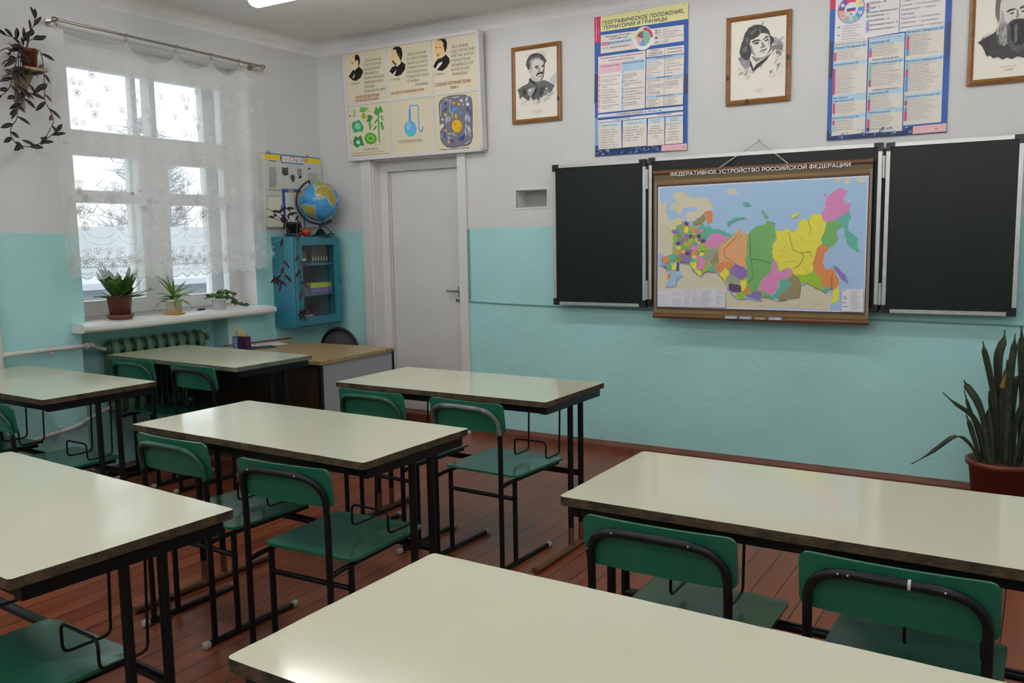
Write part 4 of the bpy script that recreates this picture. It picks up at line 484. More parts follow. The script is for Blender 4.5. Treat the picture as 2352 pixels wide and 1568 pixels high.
('p',(184,50,60),[448,3495,679,3505,681,3460,450,3449]),('p',(206,200,200),[839,3644,837,3633,834,3622,828,3613,821,3606,812,3600,801,3597,791,3596,780,3598,769,3603,759,3609,751,3617,745,3627,740,3638,738,3650,738,3661,740,3672,745,3682,752,3690,760,3697,770,3701,780,3703,791,3702,802,3699,812,3694,821,3686,829,3677,834,3667,838,3655]),('t',(80,70,90),'9',771,3621,33,54,0,1),('p',(206,200,200),[849,3391,848,3379,844,3369,839,3360,831,3352,822,3347,812,3344,801,3343,790,3345,779,3349,770,3355,761,3364,755,3374,750,3384,748,3396,748,3407,751,3418,755,3428,762,3437,770,3443,780,3447,791,3449,802,3449,812,3446,823,3440,832,3433,839,3424,845,3413,848,3402]),('t',(80,70,90),'9',781,3368,33,54,0,1),('p',(206,200,200),[618,3251,617,3240,614,3229,608,3220,600,3212,591,3207,581,3204,570,3203,559,3205,548,3209,539,3215,530,3224,524,3234,519,3245,517,3256,517,3268,519,3279,524,3289,531,3297,539,3304,549,3308,560,3310,571,3309,582,3306,592,3301,601,3293,608,3284,614,3274,617,3263]),
('t',(80,70,90),'21',533,3228,68,56,0,1),('p',(206,200,200),[396,3364,394,3352,391,3342,385,3333,377,3325,368,3320,358,3316,347,3316,336,3318,325,3322,315,3328,307,3337,300,3347,296,3358,293,3369,294,3381,296,3392,301,3402,308,3410,316,3417,326,3421,337,3423,348,3422,359,3419,369,3414,378,3406,386,3397,391,3387,395,3375]),
('t',(80,70,90),'1',327,3341,34,55,0,1),('p',(206,200,200),[391,3638,390,3627,386,3617,380,3607,373,3600,363,3594,353,3591,342,3591,331,3593,320,3597,311,3603,302,3612,296,3622,291,3632,289,3644,289,3656,291,3666,296,3676,303,3685,312,3691,321,3696,332,3697,343,3697,354,3694,364,3688,373,3681,381,3672,386,3661,390,3650]),('t',(80,70,90),'7',322,3616,34,55,0,1),('t',(80,70,90),'88',524,3356,68,56,0,1),('t',(110,104,112),'Государственно-',334,3066,450,33,0,0),('t',(110,104,112),'территориальные',333,2998,494,32,0,0),
('t',(110,104,112),'образования',332,2927,353,34,0,0),('t',(110,104,112),'Национально-',332,2858,378,34,0,0),('t',(110,104,112),'территориальные',331,2792,494,32,0,0),('t',(110,104,112),'образования',330,2720,366,34,0,0),('p',(90,130,190),[212,3088,285,3090,285,3044,211,3042]),('p',(160,120,180),[210,2878,283,2880,283,2834,209,2832]),
('t',(80,76,92),'Федерации',1047,3696,350,54,0,1),('t',(80,76,92),'Области – 48',1047,3575,409,52,0,1),('t',(80,76,92),'Края – 7',1046,3449,255,55,0,1),('t',(80,76,92),'Города Федерального',1045,3335,717,46,0,1),('t',(80,76,92),'подчинения – 2',1045,3237,486,50,0,1),('t',(80,76,92),'Республики – 21',1044,3115,517,49,0,1),('t',(80,76,92),'Автономные округа – 9',1044,2996,724,44,0,1),('t',(80,76,92),'Автономная область – 1',1043,2872,724,44,0,1),('p',(110,80,110),[961,3605,1033,3607,1033,3557,961,3555]),('p',(180,60,90),[961,3550,1033,3552,1032,3502,960,3499]),
('p',(100,150,150),[960,3494,1032,3497,1032,3446,960,3444]),('p',(110,80,140),[960,3439,1032,3441,1032,3391,960,3389]),('p',(90,150,160),[960,3384,1032,3386,1031,3336,959,3333]),('p',(205,180,140),[959,3328,1031,3330,1031,3280,959,3278]),
('p',(100,150,150),[959,3273,1031,3275,1031,3225,959,3222]),
('p',(120,170,150),[966,3151,1038,3153,1037,3093,965,3090]),
('p',(150,130,180),[965,3085,1037,3087,1037,3027,965,3024]),
('p',(150,130,180),[965,3019,1037,3022,1037,2961,965,2958]),('p',(70,130,190),[965,2953,1037,2956,1036,2895,964,2892]),('p',(170,140,180),[964,2887,1036,2890,1036,2829,964,2826]),('t',(96,92,104),'г. Санкт-Петербург',1847,3509,671,50,0,0),('t',(96,92,104),'Южный – г. Ростов-на-Дону',1847,3399,924,46,0,0),('t',(96,92,104),'Приволжский – г. Нижний',1847,3284,833,47,0,0),('t',(96,92,104),'Новгород',1847,3161,313,55,0,0),('t',(96,92,104),'Уральский – г. Екатеринбург',1847,3057,961,44,0,0),('t',(96,92,104),'Сибирский – г. Новосибирск',1847,2942,920,44,0,0),('t',(96,92,104),'Дальневосточный – г. Хабаровск',1847,2830,1031,41,0,0),('p',(192,188,180),[141,2653,1023,2683,1020,135,123,111]),('p',(192,188,180),[1057,2672,1951,2701,1968,122,1049,115]),('p',(192,188,180),[1984,2712,2913,2742,2920,277,1992,258]),('t',(90,96,120),'Центральная Россия',157,2589,818,41,0,1),('p',(156,186,206),[142,2568,1018,2582,1017,2470,141,2455]),('t',(60,74,110),'Северо-Западный ЭР',156,2486,818,59,0,1),
('p',(156,186,206),[130,2117,1016,2136,1015,2023,129,2003]),('t',(60,74,110),'Центральный ЭР',143,2035,658,59,0,1),('p',(156,186,206),[127,1210,1016,1239,1015,1125,126,1094]),('t',(60,74,110),'Центрально-',141,1126,409,60,0,1),('p',(156,186,206),[129,1110,1015,1143,1015,1058,128,1015]),('t',(60,74,110),'Чернозёмный ЭР',140,1044,556,53,0,1),('p',(156,186,206),[129,651,1013,687,1012,572,127,535]),('t',(60,74,110),'Волго-Вятский ЭР',142,575,703,53,0,1),('p',(176,190,200),[1062,2672,1951,2701,1951,2570,1061,2557]),('t',(90,96,120),'Европейский Север',1095,2625,810,35,0,1),('p',(156,186,206),[1061,2598,1951,2612,1951,2501,1061,2486]),('t',(60,74,110),'Северный ЭР',1075,2514,509,61,0,1),('t',(60,74,110),'Европейский Юг',1164,2065,674,45,0,1),('p',(156,186,206),[1068,2041,1956,2061,1957,1949,1068,1928]),('t',(60,74,110),'Северо-Кавказский ЭР',1082,1962,822,56,0,1),
('t',(60,74,110),'Урало-Поволжье',1180,1255,653,45,0,1),('p',(156,186,206),[1069,1237,1962,1267,1962,1154,1069,1123]),
('t',(60,74,110),'Уральский ЭР',1083,1157,511,58,0,1),
('p',(156,186,206),[1057,724,1962,760,1963,647,1056,609]),('t',(60,74,110),'Поволжский ЭР',1071,646,583,55,0,1),('p',(156,186,206),[1989,2762,2906,2774,2907,2665,1989,2652]),
('t',(60,74,110),'Западно-Сибирский ЭР',2002,2682,888,58,0,1),('p',(156,186,206),[1985,1997,2912,2019,2913,1909,1985,1885]),('t',(60,74,110),'Восточно-Сибирский ЭР',1999,1921,890,54,0,1),
('p',(156,186,206),[1986,1065,2914,1098,2915,987,1986,952]),('t',(60,74,110),'Дальневосточный ЭР',2000,993,868,49,0,1),
('t',(130,124,128),'Псковская область',229,2413,583,33,0,0),('t',(130,124,128),'Вологодская область',228,2354,479,33,0,0),('t',(130,124,128),'Орловская область',228,2296,482,33,0,0),('t',(130,124,128),'Алтайский край',227,2238,449,33,0,0),('t',(130,124,128),'Алтайский край',226,2181,586,32,0,0),
('p',(196,190,150),[151,2454,210,2456,209,2398,150,2396]),('p',(184,70,104),[150,2396,209,2398,207,2166,148,2163]),('t',(130,124,128),'Алтайский край',217,1975,544,32,0,0),
('t',(130,124,128),'Псковская область',216,1917,563,31,0,0),('t',(130,124,128),'Орловская область',216,1859,551,31,0,0),('t',(130,124,128),'Псковская область',215,1799,400,33,0,0),
('t',(130,124,128),'Орловская область',214,1741,461,32,0,0),
('t',(130,124,128),'Новгородская область',214,1682,406,33,0,0),('t',(130,124,128),'Псковская область',213,1626,525,31,0,0),('t',(130,124,128),'Рязанская область',213,1566,422,32,0,0),('t',(130,124,128),'Орловская область',212,1507,448,32,0,0),('t',(130,124,128),'Орловская область',211,1449,425,32,0,0),('t',(130,124,128),'Ленинградская область',211,1391,516,30,0,0),
('t',(130,124,128),'Вологодская область',210,1332,475,31,0,0),('t',(130,124,128),'Рязанская область',209,1273,443,31,0,0),('p',(196,190,150),[139,2015,198,2017,197,1959,138,1957]),('p',(184,70,104),[138,1957,197,1959,190,1256,130,1253]),('t',(130,124,128),'Ленинградская область',226,972,480,30,0,0),
('t',(130,124,128),'Орловская область',226,914,538,28,0,0),('t',(130,124,128),'Вологодская область',225,854,475,29,0,0),('t',(130,124,128),'Новгородская область',224,796,531,28,0,0),
('t',(130,124,128),'Рязанская область',224,735,460,29,0,0),('p',(184,70,104),[148,1008,207,1012,204,716,144,712]),('t',(130,124,128),'Республика Карелия',226,498,461,29,0,0),('t',(130,124,128),'Новгородская область',226,439,458,29,0,0),('t',(130,124,128),'Рязанская область',225,380,487,28,0,0),('t',(130,124,128),'Орловская область',224,320,448,29,0,0),('t',(130,124,128),'Рязанская область',224,261,474,28,0,0),('p',(184,70,104),[147,534,207,537,206,418,146,415]),('p',(130,180,180),[146,415,206,418,204,240,144,236]),('t',(130,124,128),'Алтайский край',1147,2464,535,33,0,0),('t',(130,124,128),'Новгородская область',1147,2408,558,32,0,0),('t',(130,124,128),'Псковская область',1146,2350,492,33,0,0),('t',(130,124,128),'Вологодская область',1146,2294,627,31,0,0),('t',(130,124,128),'Псковская область',1146,2237,637,31,0,0),
('t',(130,124,128),'Новгородская область',1146,2178,486,32,0,0),('p',(130,180,180),[1071,2506,1128,2507,1128,2393,1070,2391]),('p',(70,130,186),[1070,2391,1128,2393,1128,2336,1070,2334]),('p',(184,70,104),[1070,2334,1128,2336,1127,2163,1069,2161]),
('t',(130,124,128),'Ленинградская область',1152,1905,609,30,0,0),('t',(130,124,128),'Псковская область',1151,1846,507,31,0,0),
('t',(130,124,128),'Псковская область',1151,1789,556,30,0,0),
('t',(130,124,128),'Республика Карелия',1151,1734,705,28,0,0),('t',(130,124,128),'Орловская область',1151,1674,584,29,0,0),('t',(130,124,128),'Республика Карелия',1150,1618,681,28,0,0),('t',(130,124,128),'Новгородская область',1150,1562,747,27,0,0),('t',(130,124,128),'Рязанская область',1150,1504,744,26,0,0),
('t',(130,124,128),'Ленинградская область',1150,1444,618,28,0,0),('t',(130,124,128),'Вологодская область',1149,1385,522,29,0,0),('p',(120,164,150),[1075,1943,1133,1945,1131,1541,1073,1538]),('p',(110,84,140),[1073,1538,1131,1541,1131,1425,1073,1422]),
('p',(184,70,104),[1073,1422,1131,1425,1130,1367,1072,1364]),('t',(130,124,128),'Рязанская область',1151,1093,451,30,0,0),('t',(130,124,128),'Республика Карелия',1150,1035,422,30,0,0),('t',(130,124,128),'Алтайский край',1150,977,466,29,0,0),('t',(130,124,128),'Орловская область',1150,920,492,29,0,0),('t',(130,124,128),'Вологодская область',1150,862,506,28,0,0),('t',(130,124,128),'Алтайский край',1149,804,518,28,0,0),('t',(130,124,128),'Алтайский край',1149,748,624,25,0,0),
('p',(120,164,150),[1074,1131,1132,1134,1131,1017,1073,1014]),('p',(110,84,140),[1073,1014,1131,1017,1131,959,1073,956]),('p',(184,70,104),[1073,956,1131,959,1130,725,1072,721]),('t',(130,124,128),'Рязанская область',1148,576,500,28,0,0),
('t',(130,124,128),'Республика Карелия',1148,519,534,27,0,0),
('t',(130,124,128),'Алтайский край',1148,461,569,26,0,0),('t',(130,124,128),'Новгородская область',1148,403,580,25,0,0),('t',(130,124,128),'Новгородская область',1147,342,496,27,0,0),('t',(130,124,128),'Ленинградская область',1147,283,492,27,0,0),
('t',(130,124,128),'Республика Карелия',1147,225,529,26,0,0),('p',(130,180,180),[1071,611,1130,614,1129,497,1071,493]),('p',(184,70,104),[1071,493,1129,497,1128,202,1069,199]),('t',(130,124,128),'Орловская область',2082,2611,489,33,0,0),('t',(130,124,128),'Республика Карелия',2082,2554,478,33,0,0),('t',(130,124,128),'Вологодская область',2082,2498,450,33,0,0),
('t',(130,124,128),'Алтайский край',2082,2442,521,32,0,0),('t',(130,124,128),'Алтайский край',2083,2385,415,33,0,0),('t',(130,124,128),'Алтайский край',2083,2329,486,32,0,0),('t',(130,124,128),'Республика Карелия',2083,2272,448,32,0,0),('t',(130,124,128),'Республика Карелия',2083,2216,448,32,0,0),('t',(130,124,128),'Республика Карелия',2083,2159,415,33,0,0),
('t',(130,124,128),'Орловская область',2083,2106,702,29,0,0),('p',(120,164,150),[2008,2652,2064,2654,2064,2598,2008,2596]),
('p',(110,84,140),[2008,2596,2064,2598,2064,2541,2008,2539]),('p',(184,70,104),[2008,2539,2064,2541,2065,2258,2008,2256]),
('p',(70,130,186),[2008,2256,2065,2258,2065,2088,2008,2086]),
('t',(130,124,128),'Псковская область',2084,1855,658,28,0,0),('t',(130,124,128),'Алтайский край',2084,1795,470,31,0,0),
('t',(130,124,128),'Вологодская область',2084,1738,422,31,0,0),('t',(130,124,128),'Алтайский край',2084,1682,508,30,0,0),('t',(130,124,128),'Республика Карелия',2084,1625,496,30,0,0),('t',(130,124,128),'Рязанская область',2084,1570,637,28,0,0),('t',(130,124,128),'Рязанская область',2084,1511,540,29,0,0),('t',(130,124,128),'Новгородская область',2084,1458,738,26,0,0),('t',(130,124,128),'Новгородская область',2084,1398,601,28,0,0),
('t',(130,124,128),'Псковская область',2084,1342,642,27,0,0),('t',(130,124,128),'Псковская область',2085,1282,483,29,0,0),('t',(130,124,128),'Рязанская область',2085,1225,527,28,0,0),
('t',(130,124,128),'Новгородская область',2085,1167,473,29,0,0),('p',(120,164,150),[2009,1891,2065,1893,2065,1722,2009,1720]),
('p',(110,84,140),[2009,1720,2065,1722,2066,1665,2009,1662]),('p',(184,70,104),[2009,1662,2066,1665,2066,1551,2009,1548]),('p',(70,130,186),[2009,1548,2066,1551,2066,1149,2010,1146]),('t',(130,124,128),'Ленинградская область',2085,918,531,27,0,0),('t',(130,124,128),'Вологодская область',2085,863,666,24,0,0),('t',(130,124,128),'Ленинградская область',2085,804,556,26,0,0),('t',(130,124,128),'Алтайский край',2086,746,574,26,0,0),('t',(130,124,128),'Псковская область',2086,692,724,22,0,0),
('t',(130,124,128),'Новгородская область',2086,630,539,26,0,0),('t',(130,124,128),'Вологодская область',2086,575,631,24,0,0),
('t',(130,124,128),'Псковская область',2086,512,412,29,0,0),
('t',(130,124,128),'Рязанская область',2086,456,472,27,0,0),('t',(130,124,128),'Новгородская область',2086,401,592,24,0,0),('p',(120,164,150),[2010,953,2067,956,2067,898,2010,895]),('p',(110,84,140),[2010,895,2067,898,2067,783,2010,779]),('p',(216,160,120),[2010,779,2067,783,2067,725,2010,721]),
('p',(70,130,186),[2010,721,2067,725,2067,609,2010,605]),('p',(184,70,104),[2010,605,2067,609,2068,377,2011,373]),('p',(44,58,92),[5,305,118,111,1010,125,1977,117,2239,228,2240,8,6,0]),('p',(90,120,170),[1394,191,1455,239,1471,176]),('p',(120,140,170),[343,87,443,99,411,63]),('p',(90,120,170),[1688,49,1756,110,1718,36]),('p',(150,166,186),[1810,217,1873,246,1857,197]),('p',(70,96,150),[1026,170,1095,218,1110,158]),
('p',(90,120,170),[945,80,1012,130,1026,63]),('p',(90,120,170),[308,55,398,116,355,37]),('p',(90,120,170),[1372,155,1406,190,1430,140]),('p',(90,120,170),[401,153,439,197,467,130]),
('p',(120,140,170),[1515,95,1576,148,1541,76]),('p',(70,96,150),[89,239,134,261,159,223]),('p',(70,96,150),[993,116,1035,157,1027,106]),('p',(150,166,186),[1706,188,1760,210,1731,173]),('p',(150,166,186),[1743,81,1785,144,1824,67]),
('p',(150,166,186),[1562,221,1629,249,1609,202]),('p',(120,140,170),[1255,83,1285,127,1301,67]),
('p',(90,120,170),[2129,118,2221,138,2164,110]),
('p',(150,166,186),[1177,221,1270,264,1200,203]),
('p',(70,96,150),[908,137,957,165,993,118]),('p',(120,140,170),[179,119,222,129,202,102]),('p',(70,96,150),[480,72,549,116,565,60]),
('p',(120,140,170),[1248,44,1301,59,1288,25]),
('p',(30,38,60),[1065,234,1144,278,1091,221]),
('p',(30,38,60),[1358,103,1440,159,1412,79]),
('p',(70,96,150),[79,91,128,156,137,81]),
('p',(150,166,186),[1473,180,1539,210,1521,159]),('p',(150,166,186),[383,27,464,74,427,16]),('p',(120,140,170),[68,211,134,272,103,202]),('p',(70,96,150),[819,229,858,268,845,211]),('p',(150,166,186),[202,208,274,217,258,190]),('p',(120,140,170),[912,226,944,242,982,215]),('p',(90,120,170),[2103,72,2194,110,2177,48]),('p',(120,140,170),[1005,133,1092,146,1042,122]),('p',(30,38,60),[358,110,456,141,391,95]),
('p',(70,96,150),[1714,107,1796,147,1735,95]),('p',(150,166,186),[1853,244,1908,266,1890,229]),('p',(150,166,186),[1029,139,1085,184,1087,121]),('p',(30,38,60),[1038,235,1091,271,1119,213]),('p',(70,96,150),[1453,239,1506,272,1508,229]),('p',(90,120,170),[1644,212,1710,262,1710,197]),('p',(120,140,170),[1764,106,1801,165,1795,92]),('p',(120,140,170),[1572,187,1622,246,1629,172]),('p',(30,38,60),[1440,200,1511,244,1486,191]),('p',(30,38,60),[1024,48,1069,74,1071,28]),('p',(150,166,186),[2033,204,2097,232,2113,186]),
('p',(70,96,150),[232,20,276,36,301,10]),('p',(150,166,186),[918,167,1014,222,981,149]),
('p',(120,140,170),[517,156,564,209,564,138]),
('p',(70,96,150),[1092,193,1151,233,1128,172]),('p',(120,140,170),[2152,72,2212,115,2213,59]),('p',(206,164,168),[2244,215,3059,234,3056,22,2235,11]),
('p',(110,50,40),[2825,115,2821,103,2812,98,2801,101,2793,111,2793,123,2801,132,2812,133,2821,127]),('p',(70,72,84),[8,2713,82,2718,76,1721,11,1701]),('p',(70,72,84),[2981,2826,3047,2831,3044,2138,2982,1819]),
],
'POR1':[
('p',(200,196,186),[0,0,1650,0,1650,2290,0,2290]),
('p',(178,178,178),[1319,1208,1603,1468,1627,1055,1441,1114]),
('p',(88,88,88),[67,1012,240,1101,503,1182,573,1353,685,1248,886,1125,990,1198,1118,1237,1243,1194,1563,1020,1485,924,1367,769,1306,816,1176,703,1127,749,1047,652,998,698,917,590,817,651,738,595,663,644,615,732,506,594,380,689,253,763,158,677,139,858]),('p',(70,70,70),[423,1816,467,1957,563,2093,693,2151,897,2149,1072,2089,1157,1987,1253,1853,1188,1778,1172,1676,1114,1847,966,1946,788,1954,658,1896,603,1798,585,1654,544,1595,495,1663,459,1729]),
('p',(132,132,132),[542,1887,636,1991,791,2026,1018,1991,966,1941,788,1954,658,1896,604,1818]),
('p',(44,44,44),[692,2120,870,2100,792,2057,663,2020]),
('p',(44,44,44),[921,2095,1096,2035,1142,1927,1019,2002]),('p',(186,183,176),[604,1818,684,1903,813,1945,991,1933,1114,1847,1148,1720,1131,1598,1090,1520,1112,1414,1070,1315,992,1250,864,1231,712,1266,599,1360,579,1488,585,1654]),('p',(188,184,178),[493,1621,558,1636,584,1487,556,1438,510,1526]),('p',(150,150,150),[604,1818,670,1884,674,1645,643,1481,593,1528]),
('p',(92,92,92),[1112,1786,1174,1758,1158,1513,1122,1330,1055,1254,991,1239,1051,1337,1092,1437,1065,1522,1111,1600]),('p',(160,160,160),[667,1437,766,1344,891,1290,993,1281,940,1234,763,1261,638,1357]),('p',(48,48,48),[740,1690,857,1744,945,1720,931,1685,829,1674]),
('p',(60,60,60),[803,1656,900,1671,922,1634,845,1623]),
('p',(48,48,48),[1028,1708,1129,1747,1139,1690,1057,1661]),
('p',(130,130,130),[944,1700,986,1644,1007,1532,937,1504,868,1476,900,1539]),('p',(46,46,46),[814,1419,873,1479,1002,1522,1107,1501,1105,1435,1024,1443,922,1433,843,1374]),('p',(110,110,110),[894,1369,1023,1402,1047,1369,944,1343]),('p',(104,104,104),[686,1258,863,1216,991,1229,1074,1277,1041,1189,885,1121,759,1157]),('p',(46,46,46),[541,1320,586,1358,835,1150,889,1079,808,1101,582,1233]),
('p',(150,150,150),[469,975,573,1008,780,1030,750,929,642,771,562,715,489,827]),
('p',(46,46,46),[778,968,909,1060,878,917,717,723,637,646,668,769]),('p',(52,52,52),[261,973,419,1022,438,852,306,780]),('p',(56,56,56),[983,991,1187,1034,1078,816,921,705]),('p',(130,130,130),[1130,853,1334,896,1306,816,1176,724]),('p',(210,210,210),[542,990,634,971,600,888,529,932]),('p',(200,200,200),[1197,961,1261,976,1264,913,1208,908]),
('l',(120,116,116),[661,241,720,241],22),('l',(120,116,116),[745,241,803,241],22),('l',(120,116,116),[828,241,887,241],22),('l',(120,116,116),[912,241,970,241],22),('l',(120,116,116),[995,241,1053,241],22),('l',(120,116,116),[685,197,739,197],22),('l',(120,116,116),[762,197,815,198],22),('l',(120,116,116),[838,198,892,198],22),('l',(120,116,116),[915,199,968,199],22),('l',(120,116,116),[991,199,1044,200],22),('l',(120,116,116),[778,149,807,150],22),('l',(120,116,116),[819,151,847,152],22),
('l',(120,116,116),[859,152,887,153],22),('l',(120,116,116),[899,154,927,155],22),('l',(120,116,116),[939,155,967,156],22),],
'POR2':[
('p',(200,196,186),[0,0,1665,0,1665,2290,0,2290]),('p',(135,135,135),[322,1253,565,1123,628,951,470,885,382,956,295,1069,209,1245]),('p',(158,158,158),[1323,1731,1493,1610,1586,1458,1361,1464,1254,1517]),('p',(112,112,112),[1243,1478,1361,1474,1575,1469,1561,1296,1359,1363,1250,1294]),('p',(56,56,56),[258,1385,308,1586,392,1803,430,1943,544,2072,701,2134,876,2122,1049,2039,1154,1914,1195,1767,1301,1694,1310,1592,1255,1537,1231,1439,1190,1565,1182,1688,1131,1816,979,1865,892,1865,836,1791,691,1726,602,1717,576,1576,618,1468,637,1342,590,1224,565,1123,432,1158,323,1274]),('p',(100,100,100),[848,2044,900,2027,918,1862,870,1848]),('p',(96,96,96),[562,1906,764,2024,785,1981,628,1857]),
('p',(104,104,104),[328,1481,487,1566,509,1398,370,1372]),('p',(92,92,92),[448,1776,538,1827,556,1640,465,1568]),
('p',(196,191,183),[602,1717,691,1726,836,1791,914,1863,1023,1859,1130,1796,1182,1668,1190,1545,1198,1402,1141,1286,1052,1214,920,1184,767,1201,658,1299,629,1446,587,1574]),
('p',(82,82,82),[1186,1566,1243,1478,1225,1358,1140,1262,1070,1208,1141,1306,1191,1403]),('p',(150,150,150),[1022,1829,1151,1752,1173,1567,1123,1451,1126,1613]),('p',(46,46,46),[640,1655,712,1703,844,1702,935,1656,843,1653,733,1656,666,1602]),('p',(60,60,60),[687,1589,755,1637,869,1623,841,1571,753,1567]),('p',(46,46,46),[976,1688,1042,1745,1134,1779,1122,1736,1041,1701,996,1645]),('p',(60,60,60),[1018,1642,1106,1687,1142,1652,1061,1607]),('p',(120,120,120),[926,1637,984,1589,1052,1500,1035,1437,904,1435,883,1468,949,1481,929,1555]),
('p',(60,60,60),[869,1333,903,1374,1013,1403,1105,1412,1078,1371,968,1363]),('p',(110,110,110),[923,1321,1060,1346,1033,1315,945,1298]),('p',(130,130,130),[594,1574,638,1548,693,1377,789,1223,658,1303,621,1427]),('p',(120,120,120),[635,1256,788,1186,964,1167,1118,1223,1117,1191,785,1054,698,1126]),
('p',(214,210,202),[602,1254,655,1155,785,1054,1117,1197,918,1081,784,1013,704,898,631,1075]),
('p',(52,52,52),[577,1163,631,1075,704,877,784,993,962,1097,1139,1201,1298,1333,1227,1256,1093,1077,915,932,690,784,605,954]),
('p',(120,120,120),[1358,1343,1529,1283,1494,1125,1453,1211,1377,1209]),('p',(116,116,116),[1393,913,1523,980,1456,825,1368,732,1424,848]),('p',(128,128,128),[1173,752,1315,798,1215,665]),('p',(150,150,150),[245,897,314,926,271,859]),('p',(160,160,160),[354,751,493,758,456,712]),('p',(150,150,150),[646,805,780,812,667,720]),('p',(150,150,150),[915,942,1003,953,912,840]),('l',(120,116,116),[733,244,775,245],22),('l',(120,116,116),[793,245,835,246],22),('l',(120,116,116),[853,246,894,247],22),('l',(120,116,116),[912,248,954,248],22),('l',(120,116,116),[972,249,1013,250],22),
('l',(120,116,116),[792,193,817,194],22),
('l',(120,116,116),[828,194,853,195],22),('l',(120,116,116),[864,195,890,196],22),('l',(120,116,116),[901,197,926,198],22),('l',(120,116,116),[937,198,962,199],22),],
'POR3':[
('p',(200,196,186),[0,0,1665,0,1665,2290,0,2290]),('p',(60,60,60),[72,944,173,1014,439,1144,516,1204,560,1105,594,848,896,835,1275,812,1318,1009,1372,1137,1485,1055,1617,927,1584,753,1521,605,1397,530,1314,495,1152,446,1043,502,895,440,788,496,681,451,573,531,464,508,376,598,310,570,242,727,174,874]),('p',(184,180,174),[547,1737,568,1971,656,2123,810,2193,1006,2184,1178,2085,1262,1909,1292,1673,1280,1445,1216,1272,1046,1157,853,1160,680,1298,581,1451]),
('p',(104,104,104),[458,1751,468,1963,523,2145,656,2254,700,2163,612,2083,573,1923,565,1711,570,1523,526,1431,470,1584]),('p',(96,96,96),[1284,1952,1367,1754,1375,1546,1321,1348,1276,1423,1292,1673,1251,1887,1157,2089,1200,2117]),('p',(150,150,150),[592,1426,745,1382,788,1237,788,962,724,787,594,848,549,1176]),('p',(84,84,84),[745,1312,810,1396,961,1433,1132,1409,1237,1326,1288,1171,1275,857,1170,645,1022,572,874,679,767,873]),('p',(40,40,40),[832,1347,961,1410,1110,1382,1215,1249,1213,909,1107,764,959,782,853,954]),
('p',(110,110,110),[918,1289,982,1326,1002,890,938,830]),('p',(52,52,52),[723,1665,810,1708,929,1704,919,1668,810,1652,745,1619]),('p',(70,70,70),[788,1599,854,1617,908,1600,875,1568,810,1568]),('p',(52,52,52),[1016,1714,1112,1751,1218,1721,1208,1686,1112,1691,1031,1666]),('p',(70,70,70),[1047,1617,1112,1635,1175,1617,1143,1584,1079,1585]),('p',(120,120,120),[945,1679,983,1673,1021,1505,983,1460,923,1478,957,1514]),
('p',(150,150,150),[591,1731,657,1627,701,1411,614,1423]),('p',(150,150,150),[1196,1595,1277,1629,1263,1425,1205,1342]),('p',(60,60,60),[853,1413,961,1444,1111,1428,1174,1369,1025,1378]),
('p',(210,210,210),[516,1208,560,1151,527,1072]),('l',(120,116,116),[649,267,702,268],22),
('l',(120,116,116),[725,268,778,269],22),('l',(120,116,116),[801,269,853,270],22),
('l',(120,116,116),[876,270,928,271],22),('l',(120,116,116),[951,271,1003,272],22),
('l',(120,116,116),[729,208,762,208],22),('l',(120,116,116),[777,209,811,209],22),('l',(120,116,116),[825,209,859,210],22),('l',(120,116,116),[873,210,906,210],22),('l',(120,116,116),[921,211,954,211],22),('l',(120,116,116),[746,168,774,169],22),
('l',(120,116,116),[786,169,815,169],22),
('l',(120,116,116),[827,169,855,170],22),('l',(120,116,116),[867,170,895,170],22),
('l',(120,116,116),[907,171,935,171],22),],
'STAND':[
('p',(176,178,172),[0,0,3160,0,3160,2725,0,2725]),('p',(160,158,130),[0,2725,96,2725,82,0,0,0]),
('p',(44,80,150),[71,2725,3160,2725,3160,2692,75,2697]),
('p',(206,186,52),[75,2693,3160,2692,3160,2493,94,2489]),('p',(44,80,150),[1056,2706,1260,2714,2348,2702,2324,2656,2229,2405,1052,2400]),('p',(202,204,202),[1095,2688,2339,2677,2293,2429,2230,2442,1095,2434]),('p',(130,32,32),[1027,2676,1062,2677,1054,2535,1019,2537]),('p',(130,32,32),[2387,2647,2427,2646,2423,2523,2383,2524]),
('t',(60,150,130),'Г',1123,2452,93,218,0,1),('t',(206,110,120),'Е',1257,2451,93,219,0,1),('t',(220,190,60),'О',1392,2450,94,220,0,1),('t',(150,60,110),'Г',1528,2450,94,220,0,1),
('t',(196,70,90),'Р',1665,2449,95,221,0,1),('t',(60,90,160),'А',1803,2448,96,222,0,1),('t',(228,160,120),'Ф',1941,2447,96,223,0,1),
('t',(70,160,150),'И',2081,2447,97,223,0,1),
('t',(196,80,110),'Я',2221,2446,97,224,0,1),
('l',(60,60,64),[448,2450,490,2449],60),('l',(60,60,64),[512,2450,554,2448],60),('l',(60,60,64),[575,2449,618,2448],60),('l',(60,60,64),[639,2449,682,2447],60),
('l',(60,60,64),[704,2449,746,2447],60),
('l',(60,60,64),[768,2448,811,2447],60),('l',(130,132,132),[448,2213,798,2225],30),('l',(130,132,132),[446,2184,789,2195],30),
('l',(130,132,132),[445,2155,774,2165],30),('l',(130,132,132),[443,2126,766,2136],30),('l',(130,132,132),[441,2097,831,2109],30),('l',(130,132,132),[439,2068,742,2076],30),('l',(130,132,132),[437,2038,818,2050],30),
('l',(130,132,132),[435,2009,813,2020],30),
('l',(130,132,132),[433,1980,802,1990],30),('l',(130,132,132),[431,1951,803,1961],30),('l',(130,132,132),[429,1921,807,1931],30),('l',(130,132,132),[427,1892,793,1901],30),('l',(130,132,132),[425,1862,748,1870],30),
